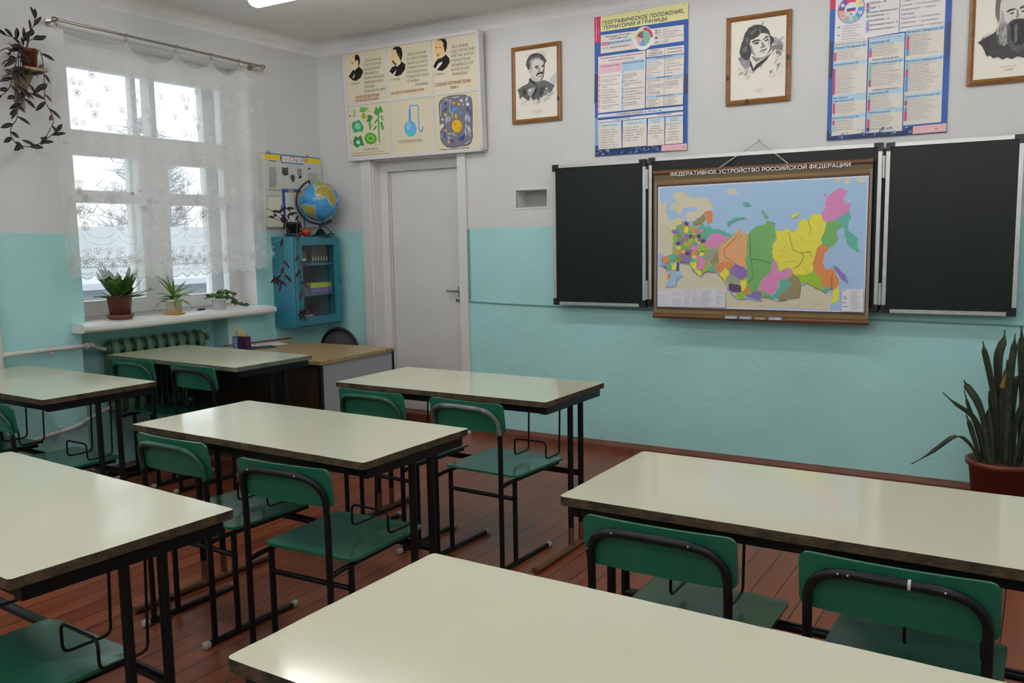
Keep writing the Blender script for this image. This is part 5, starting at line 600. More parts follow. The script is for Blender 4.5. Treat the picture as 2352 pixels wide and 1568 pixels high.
('l',(130,132,132),[423,1833,777,1841],30),('l',(130,132,132),[421,1803,726,1810],30),('l',(130,132,132),[419,1774,799,1783],30),('l',(130,132,132),[417,1744,816,1754],30),
('l',(130,132,132),[415,1715,822,1724],30),('l',(130,132,132),[413,1685,740,1691],30),
('l',(130,132,132),[412,1655,780,1663],30),('l',(130,132,132),[410,1626,761,1633],30),
('l',(130,132,132),[408,1596,778,1603],30),('l',(130,132,132),[406,1566,787,1574],30),('l',(130,132,132),[404,1537,737,1542],30),('l',(130,132,132),[402,1507,771,1513],30),('l',(130,132,132),[400,1477,708,1481],30),('l',(150,150,148),[2428,2104,2995,2124],30),('l',(150,150,148),[2427,2073,2953,2090],30),('l',(150,150,148),[2426,2042,2938,2058],30),('l',(150,150,148),[2425,2010,2994,2029],30),
('l',(150,150,148),[2424,1979,2996,1997],30),('l',(150,150,148),[2423,1947,2943,1963],30),('l',(150,150,148),[2422,1916,3009,1934],30),('l',(150,150,148),[2421,1884,2953,1899],30),('l',(150,150,148),[2420,1852,3079,1872],30),('l',(150,150,148),[2419,1821,3060,1840],30),('l',(150,150,148),[2418,1789,3083,1808],30),('l',(150,150,148),[2418,1757,3036,1774],30),('l',(160,160,156),[299,1178,835,1186],30),
('l',(160,160,156),[296,1135,933,1145],30),('l',(160,160,156),[293,1091,875,1099],30),('l',(160,160,156),[290,1048,935,1057],30),('l',(160,160,156),[287,1004,930,1013],30),('l',(160,160,156),[284,961,896,968],30),('l',(160,160,156),[281,917,824,922],30),('l',(160,160,156),[278,873,926,880],30),
('l',(160,160,156),[275,830,862,834],30),('l',(160,160,156),[272,786,861,790],30),('l',(150,150,160),[1350,1185,1525,1183],30),
('l',(150,150,160),[1349,1153,1572,1152],30),
('l',(150,150,160),[1347,1121,1529,1120],30),('l',(150,150,160),[1346,1090,1534,1088],30),
('l',(160,150,150),[1239,2313,1955,2344],30),('l',(160,150,150),[2547,2370,2873,2381],30),('p',(60,60,62),[1076,2245,1235,2222,1389,2260,1385,2016,1389,1975,1220,1948,1175,1874,1166,1966,1071,2002]),('p',(70,70,72),[1723,1897,1720,1874,1710,1851,1696,1831,1678,1813,1656,1799,1631,1790,1606,1785,1580,1785,1556,1790,1533,1800,1515,1815,1500,1832,1490,1853,1486,1876,1487,1899,1493,1922,1505,1943,1521,1962,1542,1978,1565,1990,1590,1997,1615,2000,1641,1997,1664,1989,1685,1977,1702,1961,1714,1942,1722,1920]),('p',(30,30,32),[1545,1703,1606,1799,1698,1844,1683,1761,1603,1737]),('p',(128,128,130),[1866,2243,2108,2239,2101,2048,2067,1911,1921,1832,1940,1958,1866,2038]),('p',(40,40,42),[1908,1874,1954,1959,2070,1984,2082,1902,1980,1876]),('p',(60,62,62),[2442,2292,2575,2315,2588,2268,2484,2222]),('p',(130,130,130),[1261,2132,1299,2125,1276,2096]),('p',(130,130,130),[1088,2007,1126,2000,1103,1971]),('p',(130,130,130),[1304,2158,1342,2151,1318,2122]),('p',(130,130,130),[1156,2073,1194,2067,1170,2037]),
('p',(130,130,130),[1110,2184,1148,2178,1124,2148]),('p',(130,130,130),[1295,2186,1333,2180,1309,2150]),('p',(130,130,130),[1165,2168,1203,2162,1180,2133]),
('p',(130,130,130),[1180,2214,1219,2208,1195,2178]),('p',(130,130,130),[1286,2045,1325,2039,1301,2009]),('p',(130,130,130),[1327,2077,1366,2070,1342,2041]),
('l',(60,60,100),[340,1388,1024,1389],30),('p',(44,80,150),[1021,1443,1993,1457,1988,1340,1160,1322,1154,0,1034,0]),
('p',(184,186,184),[1165,1310,2017,1322,3135,1297,3122,0,1154,0]),('t',(196,180,60),'ШАК',1314,1327,341,103,0,1),
('p',(44,80,150),[2087,422,2162,423,2153,0,2087,0]),
('p',(44,80,150),[3087,296,3160,296,3160,0,3097,0]),('p',(196,190,176),[295,1116,982,1133,1034,0,206,0]),('p',(190,160,80),[555,2725,543,2725,518,2725,489,2725,472,2725,473,2725,493,2725,522,2725,546,2725]),('p',(190,160,80),[2575,2725,2564,2725,2536,2718,2504,2720,2485,2725,2485,2725,2506,2725,2538,2725,2565,2725]),],
}
# ------------------------------------------------------------------ room shell
def node_wall(name, white, teal, level):
    m = bpy.data.materials.new(name); m.use_nodes = True; nt = m.node_tree; b = nt.nodes['Principled BSDF']
    b.inputs['Roughness'].default_value = .55; b.inputs['Specular IOR Level'].default_value = .35
    g = nt.nodes.new('ShaderNodeNewGeometry'); sx = nt.nodes.new('ShaderNodeSeparateXYZ'); nt.links.new(g.outputs['Position'], sx.inputs[0])
    nz = nt.nodes.new('ShaderNodeTexNoise'); nz.inputs['Scale'].default_value = 3.; nt.links.new(g.outputs['Position'], nz.inputs['Vector'])
    ad = nt.nodes.new('ShaderNodeMath'); ad.operation = 'MULTIPLY_ADD'; ad.inputs[1].default_value = .012; nt.links.new(nz.outputs['Fac'], ad.inputs[0]); nt.links.new(sx.outputs['Z'], ad.inputs[2])
    gt = nt.nodes.new('ShaderNodeMath'); gt.operation = 'GREATER_THAN'; gt.inputs[1].default_value = level+.006; nt.links.new(ad.outputs[0], gt.inputs[0])
    def vary(c, s, amt):
        n = nt.nodes.new('ShaderNodeTexNoise'); n.inputs['Scale'].default_value = s; n.inputs['Detail'].default_value = 6; nt.links.new(g.outputs['Position'], n.inputs['Vector'])
        r = nt.nodes.new('ShaderNodeValToRGB'); r.color_ramp.elements[0].position = .3; r.color_ramp.elements[1].position = .75
        r.color_ramp.elements[0].color = (*(v*(1-amt) for v in c), 1); r.color_ramp.elements[1].color = (*c, 1); nt.links.new(n.outputs['Fac'], r.inputs['Fac']); return r
    w1 = vary(white, 2.2, .05); t1 = vary(teal, 2.0, .09)
    mx = nt.nodes.new('ShaderNodeMix'); mx.data_type = 'RGBA'
    nt.links.new(gt.outputs[0], mx.inputs['Factor']); nt.links.new(t1.outputs['Color'], mx.inputs[6]); nt.links.new(w1.outputs['Color'], mx.inputs[7]); nt.links.new(mx.outputs[2], b.inputs['Base Color'])
    n2 = nt.nodes.new('ShaderNodeTexNoise'); n2.inputs['Scale'].default_value = 38; n2.inputs['Detail'].default_value = 6; nt.links.new(g.outputs['Position'], n2.inputs['Vector'])
    n3 = nt.nodes.new('ShaderNodeTexNoise'); n3.inputs['Scale'].default_value = 5; nt.links.new(g.outputs['Position'], n3.inputs['Vector'])
    a3 = nt.nodes.new('ShaderNodeMath'); a3.operation = 'MULTIPLY_ADD'; a3.inputs[1].default_value = 3.; nt.links.new(n3.outputs['Fac'], a3.inputs[0]); nt.links.new(n2.outputs['Fac'], a3.inputs[2])
    bp = nt.nodes.new('ShaderNodeBump'); bp.inputs['Strength'].default_value = .22; bp.inputs['Distance'].default_value = .012; nt.links.new(a3.outputs[0], bp.inputs['Height']); nt.links.new(bp.outputs['Normal'], b.inputs['Normal'])
    return m
WALL = node_wall('wall_paint', (.745, .745, .745), (.46, .83, .82), 1.503)
WHITEPL = mat('white_plaster', (.80, .79, .78), .6, var=.05, scale=3, bump=.15, bscale=30)
CEIL = mat('ceiling_whitewash', (.87, .86, .84), .7, var=.06, scale=1.6, bump=.2, bscale=18)
WPAINT = mat('white_gloss_paint', (.82, .82, .81), .35, var=.06, scale=6, bump=.08, bscale=25)
DOORP = mat('door_paint', (.77, .76, .74), .4, var=.05, scale=3, bump=.06, bscale=14)
BASEP = mat('baseboard_paint', (.20, .065, .035), .45, var=.3, scale=9, bump=.1)
BLACKM = mat('black_steel', (.0065, .0065, .0075), .36, var=.3, scale=40, spec=.3)
CHROME = mat('chrome', (.55, .54, .52), .22, metal=1.)
RX, RY, RZ = 6.6, -8.2, 2.95        # room extents
def rect_wall(mb, axis, off, u0, u1, z0, z1, holes, m):
    us = sorted({u0, u1, *[h[0] for h in holes], *[h[1] for h in holes]}); zs = sorted({z0, z1, *[h[2] for h in holes], *[h[3] for h in holes]})
    for a, b in zip(us[:-1], us[1:]):
        for c, d in zip(zs[:-1], zs[1:]):
            if any(h[0] <= (a+b)/2 <= h[1] and h[2] <= (c+d)/2 <= h[3] for h in holes): continue
            P = (lambda u, z: (u, off, z)) if axis == 'x' else (lambda u, z: (off, u, z))
            mb.add([P(a, c), P(b, c), P(b, d), P(a, d)], [(0, 1, 2, 3)], m)
def reveal(mb, axis, off, dep, h, m, bottom=True, ends=True, mb_bot=None):
    u0, u1, z0, z1 = h; P = (lambda u, z, o: (u, o, z)) if axis == 'x' else (lambda u, z, o: (o, u, z))
    e = off+dep
    qs = [[P(u0, z1, off), P(u1, z1, off), P(u1, z1, e), P(u0, z1, e)], [P(u0, z0, off), P(u0, z1, off), P(u0, z1, e), P(u0, z0, e)], [P(u1, z0, off), P(u1, z1, off), P(u1, z1, e), P(u1, z0, e)]]
    if bottom: qs.append([P(u0, z0, off), P(u1, z0, off), P(u1, z0, e), P(u0, z0, e)])
    for q in qs: mb.add(q, [(0, 1, 2, 3)], m)
# front wall
DOOR = (.517, 1.333, 0, 2.045); VENT = (1.812, 2.058, 1.638, 1.757)
f = MB(); rect_wall(f, 'x', 0, -.6, RX, 0, RZ, [DOOR, VENT], WALL); reveal(f, 'x', 0, .3, DOOR, WHITEPL, bottom=False)
reveal(f, 'x', 0, .13, VENT, WHITEPL); f.add([(VENT[0], .13, VENT[2]), (VENT[1], .13, VENT[2]), (VENT[1], .13, VENT[3]), (VENT[0], .13, VENT[3])], [(0, 1, 2, 3)], mat('vent_dark', (.42, .42, .40), .8))
rect_wall(f, 'x', .32, -.6, RX, 0, RZ, [], WHITEPL)
struct(f.build('wall_front'))
# left wall with three windows and a radiator niche under each
WINS = [(-2.10, -.73), (-4.75, -3.38), (-7.4, -6.03)]; WZ0, WZ1 = .945, 2.68
l = MB(); holes = []
for a, b in WINS:
    holes += [(a, b, WZ0, WZ1)]
    holes += [(a-.03, a+1.085, .0, .905)]
rect_wall(l, 'y', 0, RY, 0, 0, RZ, holes, WALL)
for a, b in WINS:
    reveal(l, 'y', 0, -.52, (a, b, WZ0, WZ1), WHITEPL)
    h = (a-.03, a+1.085, 0, .905); reveal(l, 'y', 0, -.16, h, WALL, bottom=False)
    l.add([(-.16, h[0], 0), (-.16, h[1], 0), (-.16, h[1], .905), (-.16, h[0], .905)], [(0, 1, 2, 3)], WALL)
rect_wall(l, 'y', -.52, RY, .32, -.6, RZ+.3, [(a, b, WZ0, WZ1) for a, b in WINS], WHITEPL)
struct(l.build('wall_left'))
r = MB(); rect_wall(r, 'y', RX, RY, 0, 0, RZ, [], WALL); struct(r.build('wall_right'))
r = MB(); rect_wall(r, 'x', RY, -.6, RX, 0, RZ, [], WALL); struct(r.build('wall_back'))
# ceiling with a plaster cove all round
c = MB(); cr = .085; inner = (cr, RY+cr, RX-cr, -cr)
c.add([(cr, RY+cr, RZ), (RX-cr, RY+cr, RZ), (RX-cr, -cr, RZ), (cr, -cr, RZ)], [(0, 1, 2, 3)], CEIL)
seg = 8
for k in range(seg):
    t0, t1 = math.pi/2*k/seg, math.pi/2*(k+1)/seg
    o0, o1 = cr*(1-math.sin(t0)), cr*(1-math.sin(t1)); h0, h1 = RZ-cr*(1-math.cos(t0)), RZ-cr*(1-math.cos(t1))
    def ringp(o, h): return [(o, RY+o, h), (RX-o, RY+o, h), (RX-o, -o, h), (o, -o, h)]
    A, B = ringp(o0, h0), ringp(o1, h1)
    c.add(A+B, [(i, (i+1) % 4, 4+(i+1) % 4, 4+i) for i in range(4)], CEIL if k < 5 else WHITEPL, True)
c.add([(-.6, RY-.3, RZ+.3), (RX+.3, RY-.3, RZ+.3), (RX+.3, .4, RZ+.3), (-.6, .4, RZ+.3)], [(0, 1, 2, 3)], CEIL)
struct(c.build('ceiling'))
# plank floor
def floor_mat():
    m = bpy.data.materials.new('painted_planks'); m.use_nodes = True; nt = m.node_tree; b = nt.nodes['Principled BSDF']; b.inputs['Specular IOR Level'].default_value = .4
    g = nt.nodes.new('ShaderNodeNewGeometry'); sx = nt.nodes.new('ShaderNodeSeparateXYZ'); nt.links.new(g.outputs['Position'], sx.inputs[0])
    dv = nt.nodes.new('ShaderNodeMath'); dv.operation = 'DIVIDE'; dv.inputs[1].default_value = .098; nt.links.new(sx.outputs['X'], dv.inputs[0])
    fr = nt.nodes.new('ShaderNodeMath'); fr.operation = 'FRACT'; nt.links.new(dv.outputs[0], fr.inputs[0])
    fl = nt.nodes.new('ShaderNodeMath'); fl.operation = 'FLOOR'; nt.links.new(dv.outputs[0], fl.inputs[0])
    wn_ = nt.nodes.new('ShaderNodeTexWhiteNoise'); wn_.noise_dimensions = '1D'; nt.links.new(fl.outputs[0], wn_.inputs['W'])
    mp = nt.nodes.new('ShaderNodeMapping'); mp.inputs['Scale'].default_value = (9, 1.1, 1); nt.links.new(g.outputs['Position'], mp.inputs['Vector'])
    nz = nt.nodes.new('ShaderNodeTexNoise'); nz.inputs['Scale'].default_value = 2.5; nz.inputs['Detail'].default_value = 7; nt.links.new(mp.outputs[0], nz.inputs['Vector'])
    av = nt.nodes.new('ShaderNodeMath'); av.operation = 'MULTIPLY_ADD'; av.inputs[1].default_value = .35; nt.links.new(wn_.outputs['Value'], av.inputs[0]); nt.links.new(nz.outputs['Fac'], av.inputs[2])
    rp = nt.nodes.new('ShaderNodeValToRGB'); rp.color_ramp.elements[0].position = .35; rp.color_ramp.elements[1].position = .95
    rp.color_ramp.elements[0].color = (.165, .046, .020, 1); rp.color_ramp.elements[1].color = (.31, .085, .038, 1); nt.links.new(av.outputs[0], rp.inputs['Fac'])
    gp = nt.nodes.new('ShaderNodeMath'); gp.operation = 'LESS_THAN'; gp.inputs[1].default_value = .05; nt.links.new(fr.outputs[0], gp.inputs[0])
    mx = nt.nodes.new('ShaderNodeMix'); mx.data_type = 'RGBA'; nt.links.new(gp.outputs[0], mx.inputs['Factor']); nt.links.new(rp.outputs['Color'], mx.inputs[6]); mx.inputs[7].default_value = (.018, .008, .006, 1)
    nt.links.new(mx.outputs[2], b.inputs['Base Color'])
    ro = nt.nodes.new('ShaderNodeMapRange'); ro.inputs['To Min'].default_value = .24; ro.inputs['To Max'].default_value = .42; nt.links.new(nz.outputs['Fac'], ro.inputs['Value']); nt.links.new(ro.outputs[0], b.inputs['Roughness'])
    hs = nt.nodes.new('ShaderNodeMath'); hs.operation = 'MULTIPLY_ADD'; hs.inputs[1].default_value = -1.; nt.links.new(gp.outputs[0], hs.inputs[0]); nt.links.new(nz.outputs['Fac'], hs.inputs[2])
    bp = nt.nodes.new('ShaderNodeBump'); bp.inputs['Strength'].default_value = .25; bp.inputs['Distance'].default_value = .006; nt.links.new(hs.outputs[0], bp.inputs['Height']); nt.links.new(bp.outputs['Normal'], b.inputs['Normal'])
    return m
fl_ = MB(); fl_.box((-.2, RY-.1, -.1), (RX+.1, .35, 0), floor_mat()); struct(fl_.build('floor'))
bb_ = MB()
for a, b in ((1.405, RX), (0, .424)):
    bb_.prism([(-.028, 0), (0, 0), (0, .062), (-.012, .058), (-.024, .035)], a, b, BASEP, M=Matrix(((0, 0, 1, 0), (1, 0, 0, 0), (0, 1, 0, 0), (0, 0, 0, 1))))
struct(bb_.build('baseboard_front'))
bb_ = MB()
for a, b in ((-1.03, -.02), (-3.3, -2.14)): bb_.box((0, a, 0), (.025, b, .06), BASEP)
struct(bb_.build('baseboard_left'))
# ------------------------------------------------------------------ windows
GLASS = bpy.data.materials.new('window_glass'); GLASS.use_nodes = True
nt = GLASS.node_tree; nt.nodes.remove(nt.nodes['Principled BSDF'])
tr_ = nt.nodes.new('ShaderNodeBsdfTransparent'); tr_.inputs[0].default_value = (.95, .97, .97, 1); gl_ = nt.nodes.new('ShaderNodeBsdfGlossy'); gl_.inputs['Roughness'].default_value = .02
lw_ = nt.nodes.new('ShaderNodeLayerWeight'); lw_.inputs['Blend'].default_value = .5; pw_ = nt.nodes.new('ShaderNodeMath'); pw_.operation = 'POWER'; pw_.inputs[1].default_value = 5; nt.links.new(lw_.outputs['Facing'], pw_.inputs[0])
fz = nt.nodes.new('ShaderNodeMath'); fz.operation = 'MULTIPLY_ADD'; fz.inputs[1].default_value = .9; fz.inputs[2].default_value = .035; nt.links.new(pw_.outputs[0], fz.inputs[0]); mx_ = nt.nodes.new('ShaderNodeMixShader')
nt.links.new(fz.outputs[0], mx_.inputs[0]); nt.links.new(tr_.outputs[0], mx_.inputs[1]); nt.links.new(gl_.outputs[0], mx_.inputs[2]); nt.links.new(mx_.outputs[0], nt.nodes['Material Output'].inputs[0])
def frame_ring(mb, y0, y1, z0, z1, wl, wr, wb, wt, x0, x1, m):
    mb.box((x0, y0, z0), (x1, y0+wl, z1), m); mb.box((x0, y1-wr, z0), (x1, y1, z1), m)
    mb.box((x0, y0+wl, z0), (x1, y1-wr, z0+wb), m); mb.box((x0, y0+wl, z1-wt), (x1, y1-wr, z1), m)
def pane(w, y0, y1, z0, z1, x):
    g = MB(); g.box((x-.0015, y0, z0), (x+.0015, y1, z1), GLASS); g.build('glass_pane', w)
def make_window(i, a, b):
    w = bpy.data.objects.new('window_%d' % i, None); COL.objects.link(w); w.location = (-.2, (a+b)/2, WZ0); struct(w)
    mid = a+.705
    # inner frame
    fr = MB(); frame_ring(fr, a, b, WZ0, WZ1, .05, .05, .035, .10, -.27, -.185, WPAINT)
    fr.box((-.27, a+.05, 2.035), (-.185, b-.05, 2.125), WPAINT); fr.box((-.27, mid-.018, 2.125), (-.185, mid+.018, 2.58), WPAINT)
    fr.build('frame', w)
    def sash(y0, y1, z0, z1, wl, wr, wb, wt, bar=None, name='sash', x0=-.235, x1=-.175):
        s_ = MB(); frame_ring(s_, y0, y1, z0, z1, wl, wr, wb, wt, x0, x1, WPAINT)
        if bar: s_.box((x0, y0+wl, bar[0]), (x1, y1-wr, bar[1]), WPAINT)
        s_.build(name, w); pane(w, y0+wl, y1-wr, z0+wb, z1-wt, (x0+x1)/2)
    sash(a+.05, mid-.018, 2.125, 2.58, .05, .004, .015, .058); sash(mid+.018, b-.05, 2.125, 2.58, .004, .05, .015, .058)
    sash(a+.05, mid-.005, .985, 2.035, .05, .135, .092, .048, (1.694, 1.752)); sash(mid-.005, b-.05, .985, 2.035, .085, .05, .085, .07, (1.694, 1.764))
    # outer frame and sashes
    fo = MB(); frame_ring(fo, a, b, WZ0, WZ1, .06, .10, .10, .12, -.43, -.365, WPAINT); fo.box((-.43, a+.06, 2.06), (-.365, b-.10, 2.16), WPAINT); fo.build('outer_frame', w)
    fo = MB(); fo.box((-.42, mid-.02, 2.16), (-.37, mid+.02, 2.56), WPAINT); fo.box((-.42, mid-.07, 1.05), (-.37, mid+.07, 2.06), WPAINT); fo.box((-.42, a+.06, 1.73), (-.37, b-.1, 1.785), WPAINT); fo.build('outer_mullion', w)
    pane(w, a+.06, b-.10, 1.05, 2.56, -.395)
    return w
for i, (a, b) in enumerate(WINS):
    w_ = make_window(i+1, a, b)
    s_ = MB(); e0, e1 = (a-.09, b+.06)
    prof = [(-.185, .945), (-.185, .975-.012), (.03, .966), (.105, .962), (.125, .956), (.135, .944), (.135, .926), (.126, .914), (.105, .907), (-.02, .907), (-.02, .945)]
    s_.prism([(x, z) for x, z in prof], a, b, WPAINT, M=Matrix(((1, 0, 0, 0), (0, 0, 1, 0), (0, 1, 0, 0), (0, 0, 0, 1))))
    pr2 = [(x, z) for x, z in prof if x >= .03] + [(.001, .907), (.001, .966)]
    for q0, q1 in ((e0, a), (b, e1)): s_.prism(pr2, q0, q1, WPAINT, M=Matrix(((1, 0, 0, 0), (0, 0, 1, 0), (0, 1, 0, 0), (0, 0, 0, 1))))
    s_.build('window_sill', w_)
# ------------------------------------------------------------------ door
d_ = bpy.data.objects.new('door_1', None); COL.objects.link(d_); d_.location = (.925, 0, 0); struct(d_)
q = MB()
q.box((.425, -.022, 0), (.522, 0, 2.13), DOORP, bev=.004); q.box((1.328, -.022, 0), (1.402, 0, 2.13), DOORP, bev=.004); q.box((.425, -.022, 2.04), (1.402, 0, 2.13), DOORP)
q.box((.517, .0, 0), (.53, .1, 2.045), DOORP); q.box((1.32, .0, 0), (1.333, .1, 2.045), DOORP); q.box((.517, 0, 2.03), (1.333, .1, 2.045), DOORP); q.build('casing', d_)
q = MB(); q.box((.517, .09, .1), (.598, .17, 2.045), DOORP); q.box((1.285, .09, .1), (1.333, .17, 2.045), DOORP); q.box((.598, .09, 1.952), (1.285, .17, 2.045), DOORP); q.build('frame', d_)
q = MB(); q.box((.600, .112, .104), (1.283, .155, 1.949), DOORP)
q.box((.615, .108, .104), (.617, .112, 1.949), mat('door_groove', (.3, .29, .27), .6)); q.build('door_leaf', d_); leafd = d_.children[-1]
q = MB(); q.box((.505, -.005, 0), (1.333, .3, .1), BASEP); q.build('threshold', d_)
q = MB(); q.tube([(1.24, .11, 1.045), (1.24, .07, 1.045)], .009, CHROME); q.tube(fillet([(1.243, .072, 1.045), (1.19, .066, 1.045), (1.148, .07, 1.047)], .02), .009, CHROME, n=10)
q.box((1.225, .104, 1.00), (1.262, .112, 1.075), CHROME, bev=.004); q.build('door_handle', leafd)
q = MB(); q.box((1.205, .105, .962), (1.262, .112, .982), CHROME); q.tube([(1.245, .112, .972), (1.245, .095, .972)], .008, CHROME); q.build('lock', leafd)
# ------------------------------------------------------------------ ceiling lamps
DIFF = bpy.data.materials.new('lamp_diffuser'); DIFF.use_nodes = True; bd = DIFF.node_tree.nodes['Principled BSDF']
bd.inputs['Emission Color'].default_value = (1, .98, .965, 1); bd.inputs['Emission Strength'].default_value = LAMP_STRENGTH; bd.inputs['Base Color'].default_value = (.9, .9, .9, 1)
lampw = mat('lamp_body', (.8, .8, .8), .4)
def lamp(x, y, label):
    t = thing('ceiling_lamp', label, 'ceiling lamp', (x, y, RZ), 'ceiling lamps')
    b = MB(); b.box((x-.03, y-.06, RZ-.05), (x+1.27, y+.06, RZ), lampw, bev=.01); b.build('lamp_body', t)
    d = MB(); pts = [(x+v, y, RZ-.095) for v in (0, .012, .04, 1.2, 1.228, 1.24)]
    d.tube(pts, .05, DIFF, n=16, side=(0, 1, 0), rs=[.02, .04, .05, .05, .04, .02], ts=[.018, .034, .045, .045, .034, .018]); d.build('lamp_diffuser', t)
lamp(.87, -1.45, 'white tube lamp on the ceiling near the window, at the top edge')
for j, (y, row) in enumerate(((-1.45, 'front'), (-3.55, 'second'), (-5.6, 'third'), (-7.5, 'added rear'))):  # rear row is out of view, added to brighten the room and desks
    for x, col in ((.87, 'window side'), (2.75, 'middle'), (4.65, 'right side')):
        if j or x > 1: lamp(x, y, 'white tube lamp on the ceiling, %s row, %s' % (row, col))
# ------------------------------------------------------------------ things on the front wall
ALU = mat('brushed_aluminium', (.62, .62, .61), .35, metal=.7, var=.1, scale=30)
BPLAST = mat('black_plastic', (.010, .010, .012), .35)
SLATE = mat('green_board_enamel', (.0068, .0125, .0108), .36, var=.25, scale=3.5, bump=.02, bscale=200, spec=.35)
WOODF = mat('pine_frame', (.36, .165, .05), .35, var=.4, scale=7, stretch=(2, 2, 9), col2=(.24, .10, .028))
KNOT = mat('pine_knot', (.035, .014, .008), .45)
WOODR = mat('map_rod_wood', (.20, .078, .028), .35, var=.4, scale=6, stretch=(1, 12, 12))
def chalk_panel(name, root, x0, x1, z0, z1, y0, y1, frame=.020):
    b = MB(); b.box((x0+.008, y0+.004, z0+.008), (x1-.008, y1, z1-.008), SLATE); p = b.build(name, root)
    fr = MB()
    for q in (((x0, y0-.004, z0+.03), (x0+frame, y1+.002, z1-.03)), ((x1-frame, y0-.004, z0+.03), (x1, y1+.002, z1-.03)), ((x0+.03, y0-.004, z0), (x1-.03, y1+.002, z0+frame)), ((x0+.03, y0-.004, z1-frame), (x1-.03, y1+.002, z1))): fr.box(*q, ALU)
    fr.build('panel_frame', p)
    for cx, cz, sx, sz in ((x0, z0, 1, 1), (x1, z0, -1, 1), (x0, z1, 1, -1), (x1, z1, -1, -1)):
        c = MB(); L, wd = .045, .024
        poly = [(0, 0), (L, 0), (L, wd), (wd, wd), (wd, L), (0, L)]
        poly = [(cx-sx*.002+sx*u, cz-sz*.002+sz*v) for u, v in poly]
        if sx*sz < 0: poly = poly[::-1]
        c.prism(poly, y0-.008, y1+.004, BPLAST, M=Matrix(((1, 0, 0, 0), (0, 0, 1, 0), (0, 1, 0, 0), (0, 0, 0, 1)))); c.build('corner_cap', p)
    return p
bt = thing('blackboard', 'dark green three-panel blackboard in aluminium frames on the front wall', 'blackboard', (3.5, -.04, .98))
chalk_panel('left_panel', bt, 2.154, 2.8145, .9806, 1.9033, -.092, -.070)
chalk_panel('centre_panel', bt, 2.834, 4.190, .9876, 1.909, -.088, -.055)
chalk_panel('right_panel', bt, 4.2114, 4.856, .9876, 1.905, -.094, -.070)
for x in (2.824, 4.2005):
    h = MB()
    for z0, z1 in ((1.03, 1.15), (1.72, 1.84)): h.tube([(x, -.096, z0), (x, -.096, z1)], .010, ALU)
    h.tube([(x, -.08, 1.0), (x, -.08, 1.88)], .005, BPLAST); h.build('hinge', bt)
h = MB()
for x in (2.4, 3.1, 3.9, 4.6): h.box((x-.02, -.072, 1.85), (x+.02, 0, 1.88), ALU); h.box((x-.02, -.072, 1.02), (x+.02, 0, 1.05), ALU)
h.build('wall_bracket', bt)
# wall map
mt = thing('wall_map', 'wall map of the regions of Russia hanging in front of the blackboard', 'map', (3.507, -.1, .92))
m_ = MB(); x0, z0, W_, H_ = 2.881, .928, 1.268, .890
m_.box((x0, -.1205, z0), (x0+W_, -.119, z0+H_), mat('map_canvas', (.3, .28, .22), .6)); printing(m_, ART['MAP'], lambda u, v, l: Vector((x0+u*W_/1.275, -.1205-l, z0+v*H_/.895))); m_.build('printed_sheet', mt)
for z in (z0+H_-.004, z0+.002):
    r_ = MB(); r_.tube([(x0-.003+(W_+.006)*k/6, -.122, z) for k in range(7)], .014, WOODR, n=10, side=(0, 0, 1), t=.009); r_.build('rod', mt)
cr_ = MB()
for a in (-.2, .2): cr_.tube([(3.5+a, -.134, 1.823), (3.5, -.03, 1.973)], .0035, mat('cord', (.55, .53, .5), .7), n=6)
cr_.build('hanging_cord', mt)
n_ = MB(); n_.tube([(3.5, 0, 1.977), (3.5, -.04, 1.982)], .004, CHROME, n=6); single('nail', n_, 'small nail in the front wall holding the map cord', 'nail', (3.5, 0, 1.977))
# biology stand over the door
bs = thing('biology_stand', 'cream biology stand of six panels with white frame above the door', 'poster board', (.968, 0, 2.05))
BW, BH, bx0, bz0 = 1.215, .792, .361, 2.05
cream = mat('cream_panel', tuple(v*1.45 for v in lin((196, 188, 164))), .45, spec=.35)
tilt = lambda v: -.055-.03*v/BH
pb = MB(); pb.add([(bx0, tilt(0)+.012, bz0), (bx0+BW, tilt(0)+.012, bz0), (bx0+BW, tilt(BH)+.012, bz0+BH), (bx0, tilt(BH)+.012, bz0+BH)], [(0, 1, 2, 3)], cream)
ub, vb = (.0, .407, .812, BW), (0, .403, BH)
def sub_ops(ops, u0, u1, v0, v1):
    out = []
    for o in ops:
        if o[0] in 'prl': us = o[2][0::2]; vs_ = o[2][1::2]; cu, cv = sum(us)/len(us)/5000, sum(vs_)/len(vs_)/5000
        else: cu, cv = (o[3]+o[5]/2)/5000, o[4]/5000
        if u0 <= cu < u1 and v0 <= cv < v1: out.append(o)
    return out
for i in range(3):
    for j in range(2):
        p_ = MB(); a, b, c, d = ub[i], ub[i+1], vb[j], vb[j+1]
        P = lambda u, v, l: Vector((bx0+u, tilt(v)-l, bz0+v))
        p_.add([P(a, c, 0), P(b, c, 0), P(b, d, 0), P(a, d, 0)]+[P(a, c, -.008), P(b, c, -.008), P(b, d, -.008), P(a, d, -.008)], [(0, 1, 2, 3), (0, 4, 5, 1), (1, 5, 6, 2), (2, 6, 7, 3), (3, 7, 4, 0), (7, 6, 5, 4)], cream)
        printing(p_, sub_ops(ART['BIO'], a-(.1 if i == 0 else 0), b+(.1 if i == 2 else 0), c-(.1 if j == 0 else 0), d+.1*j), P); p_.build('panel', bs)
wf = mat('stand_frame', (.74, .73, .74), .45)
fr = MB()
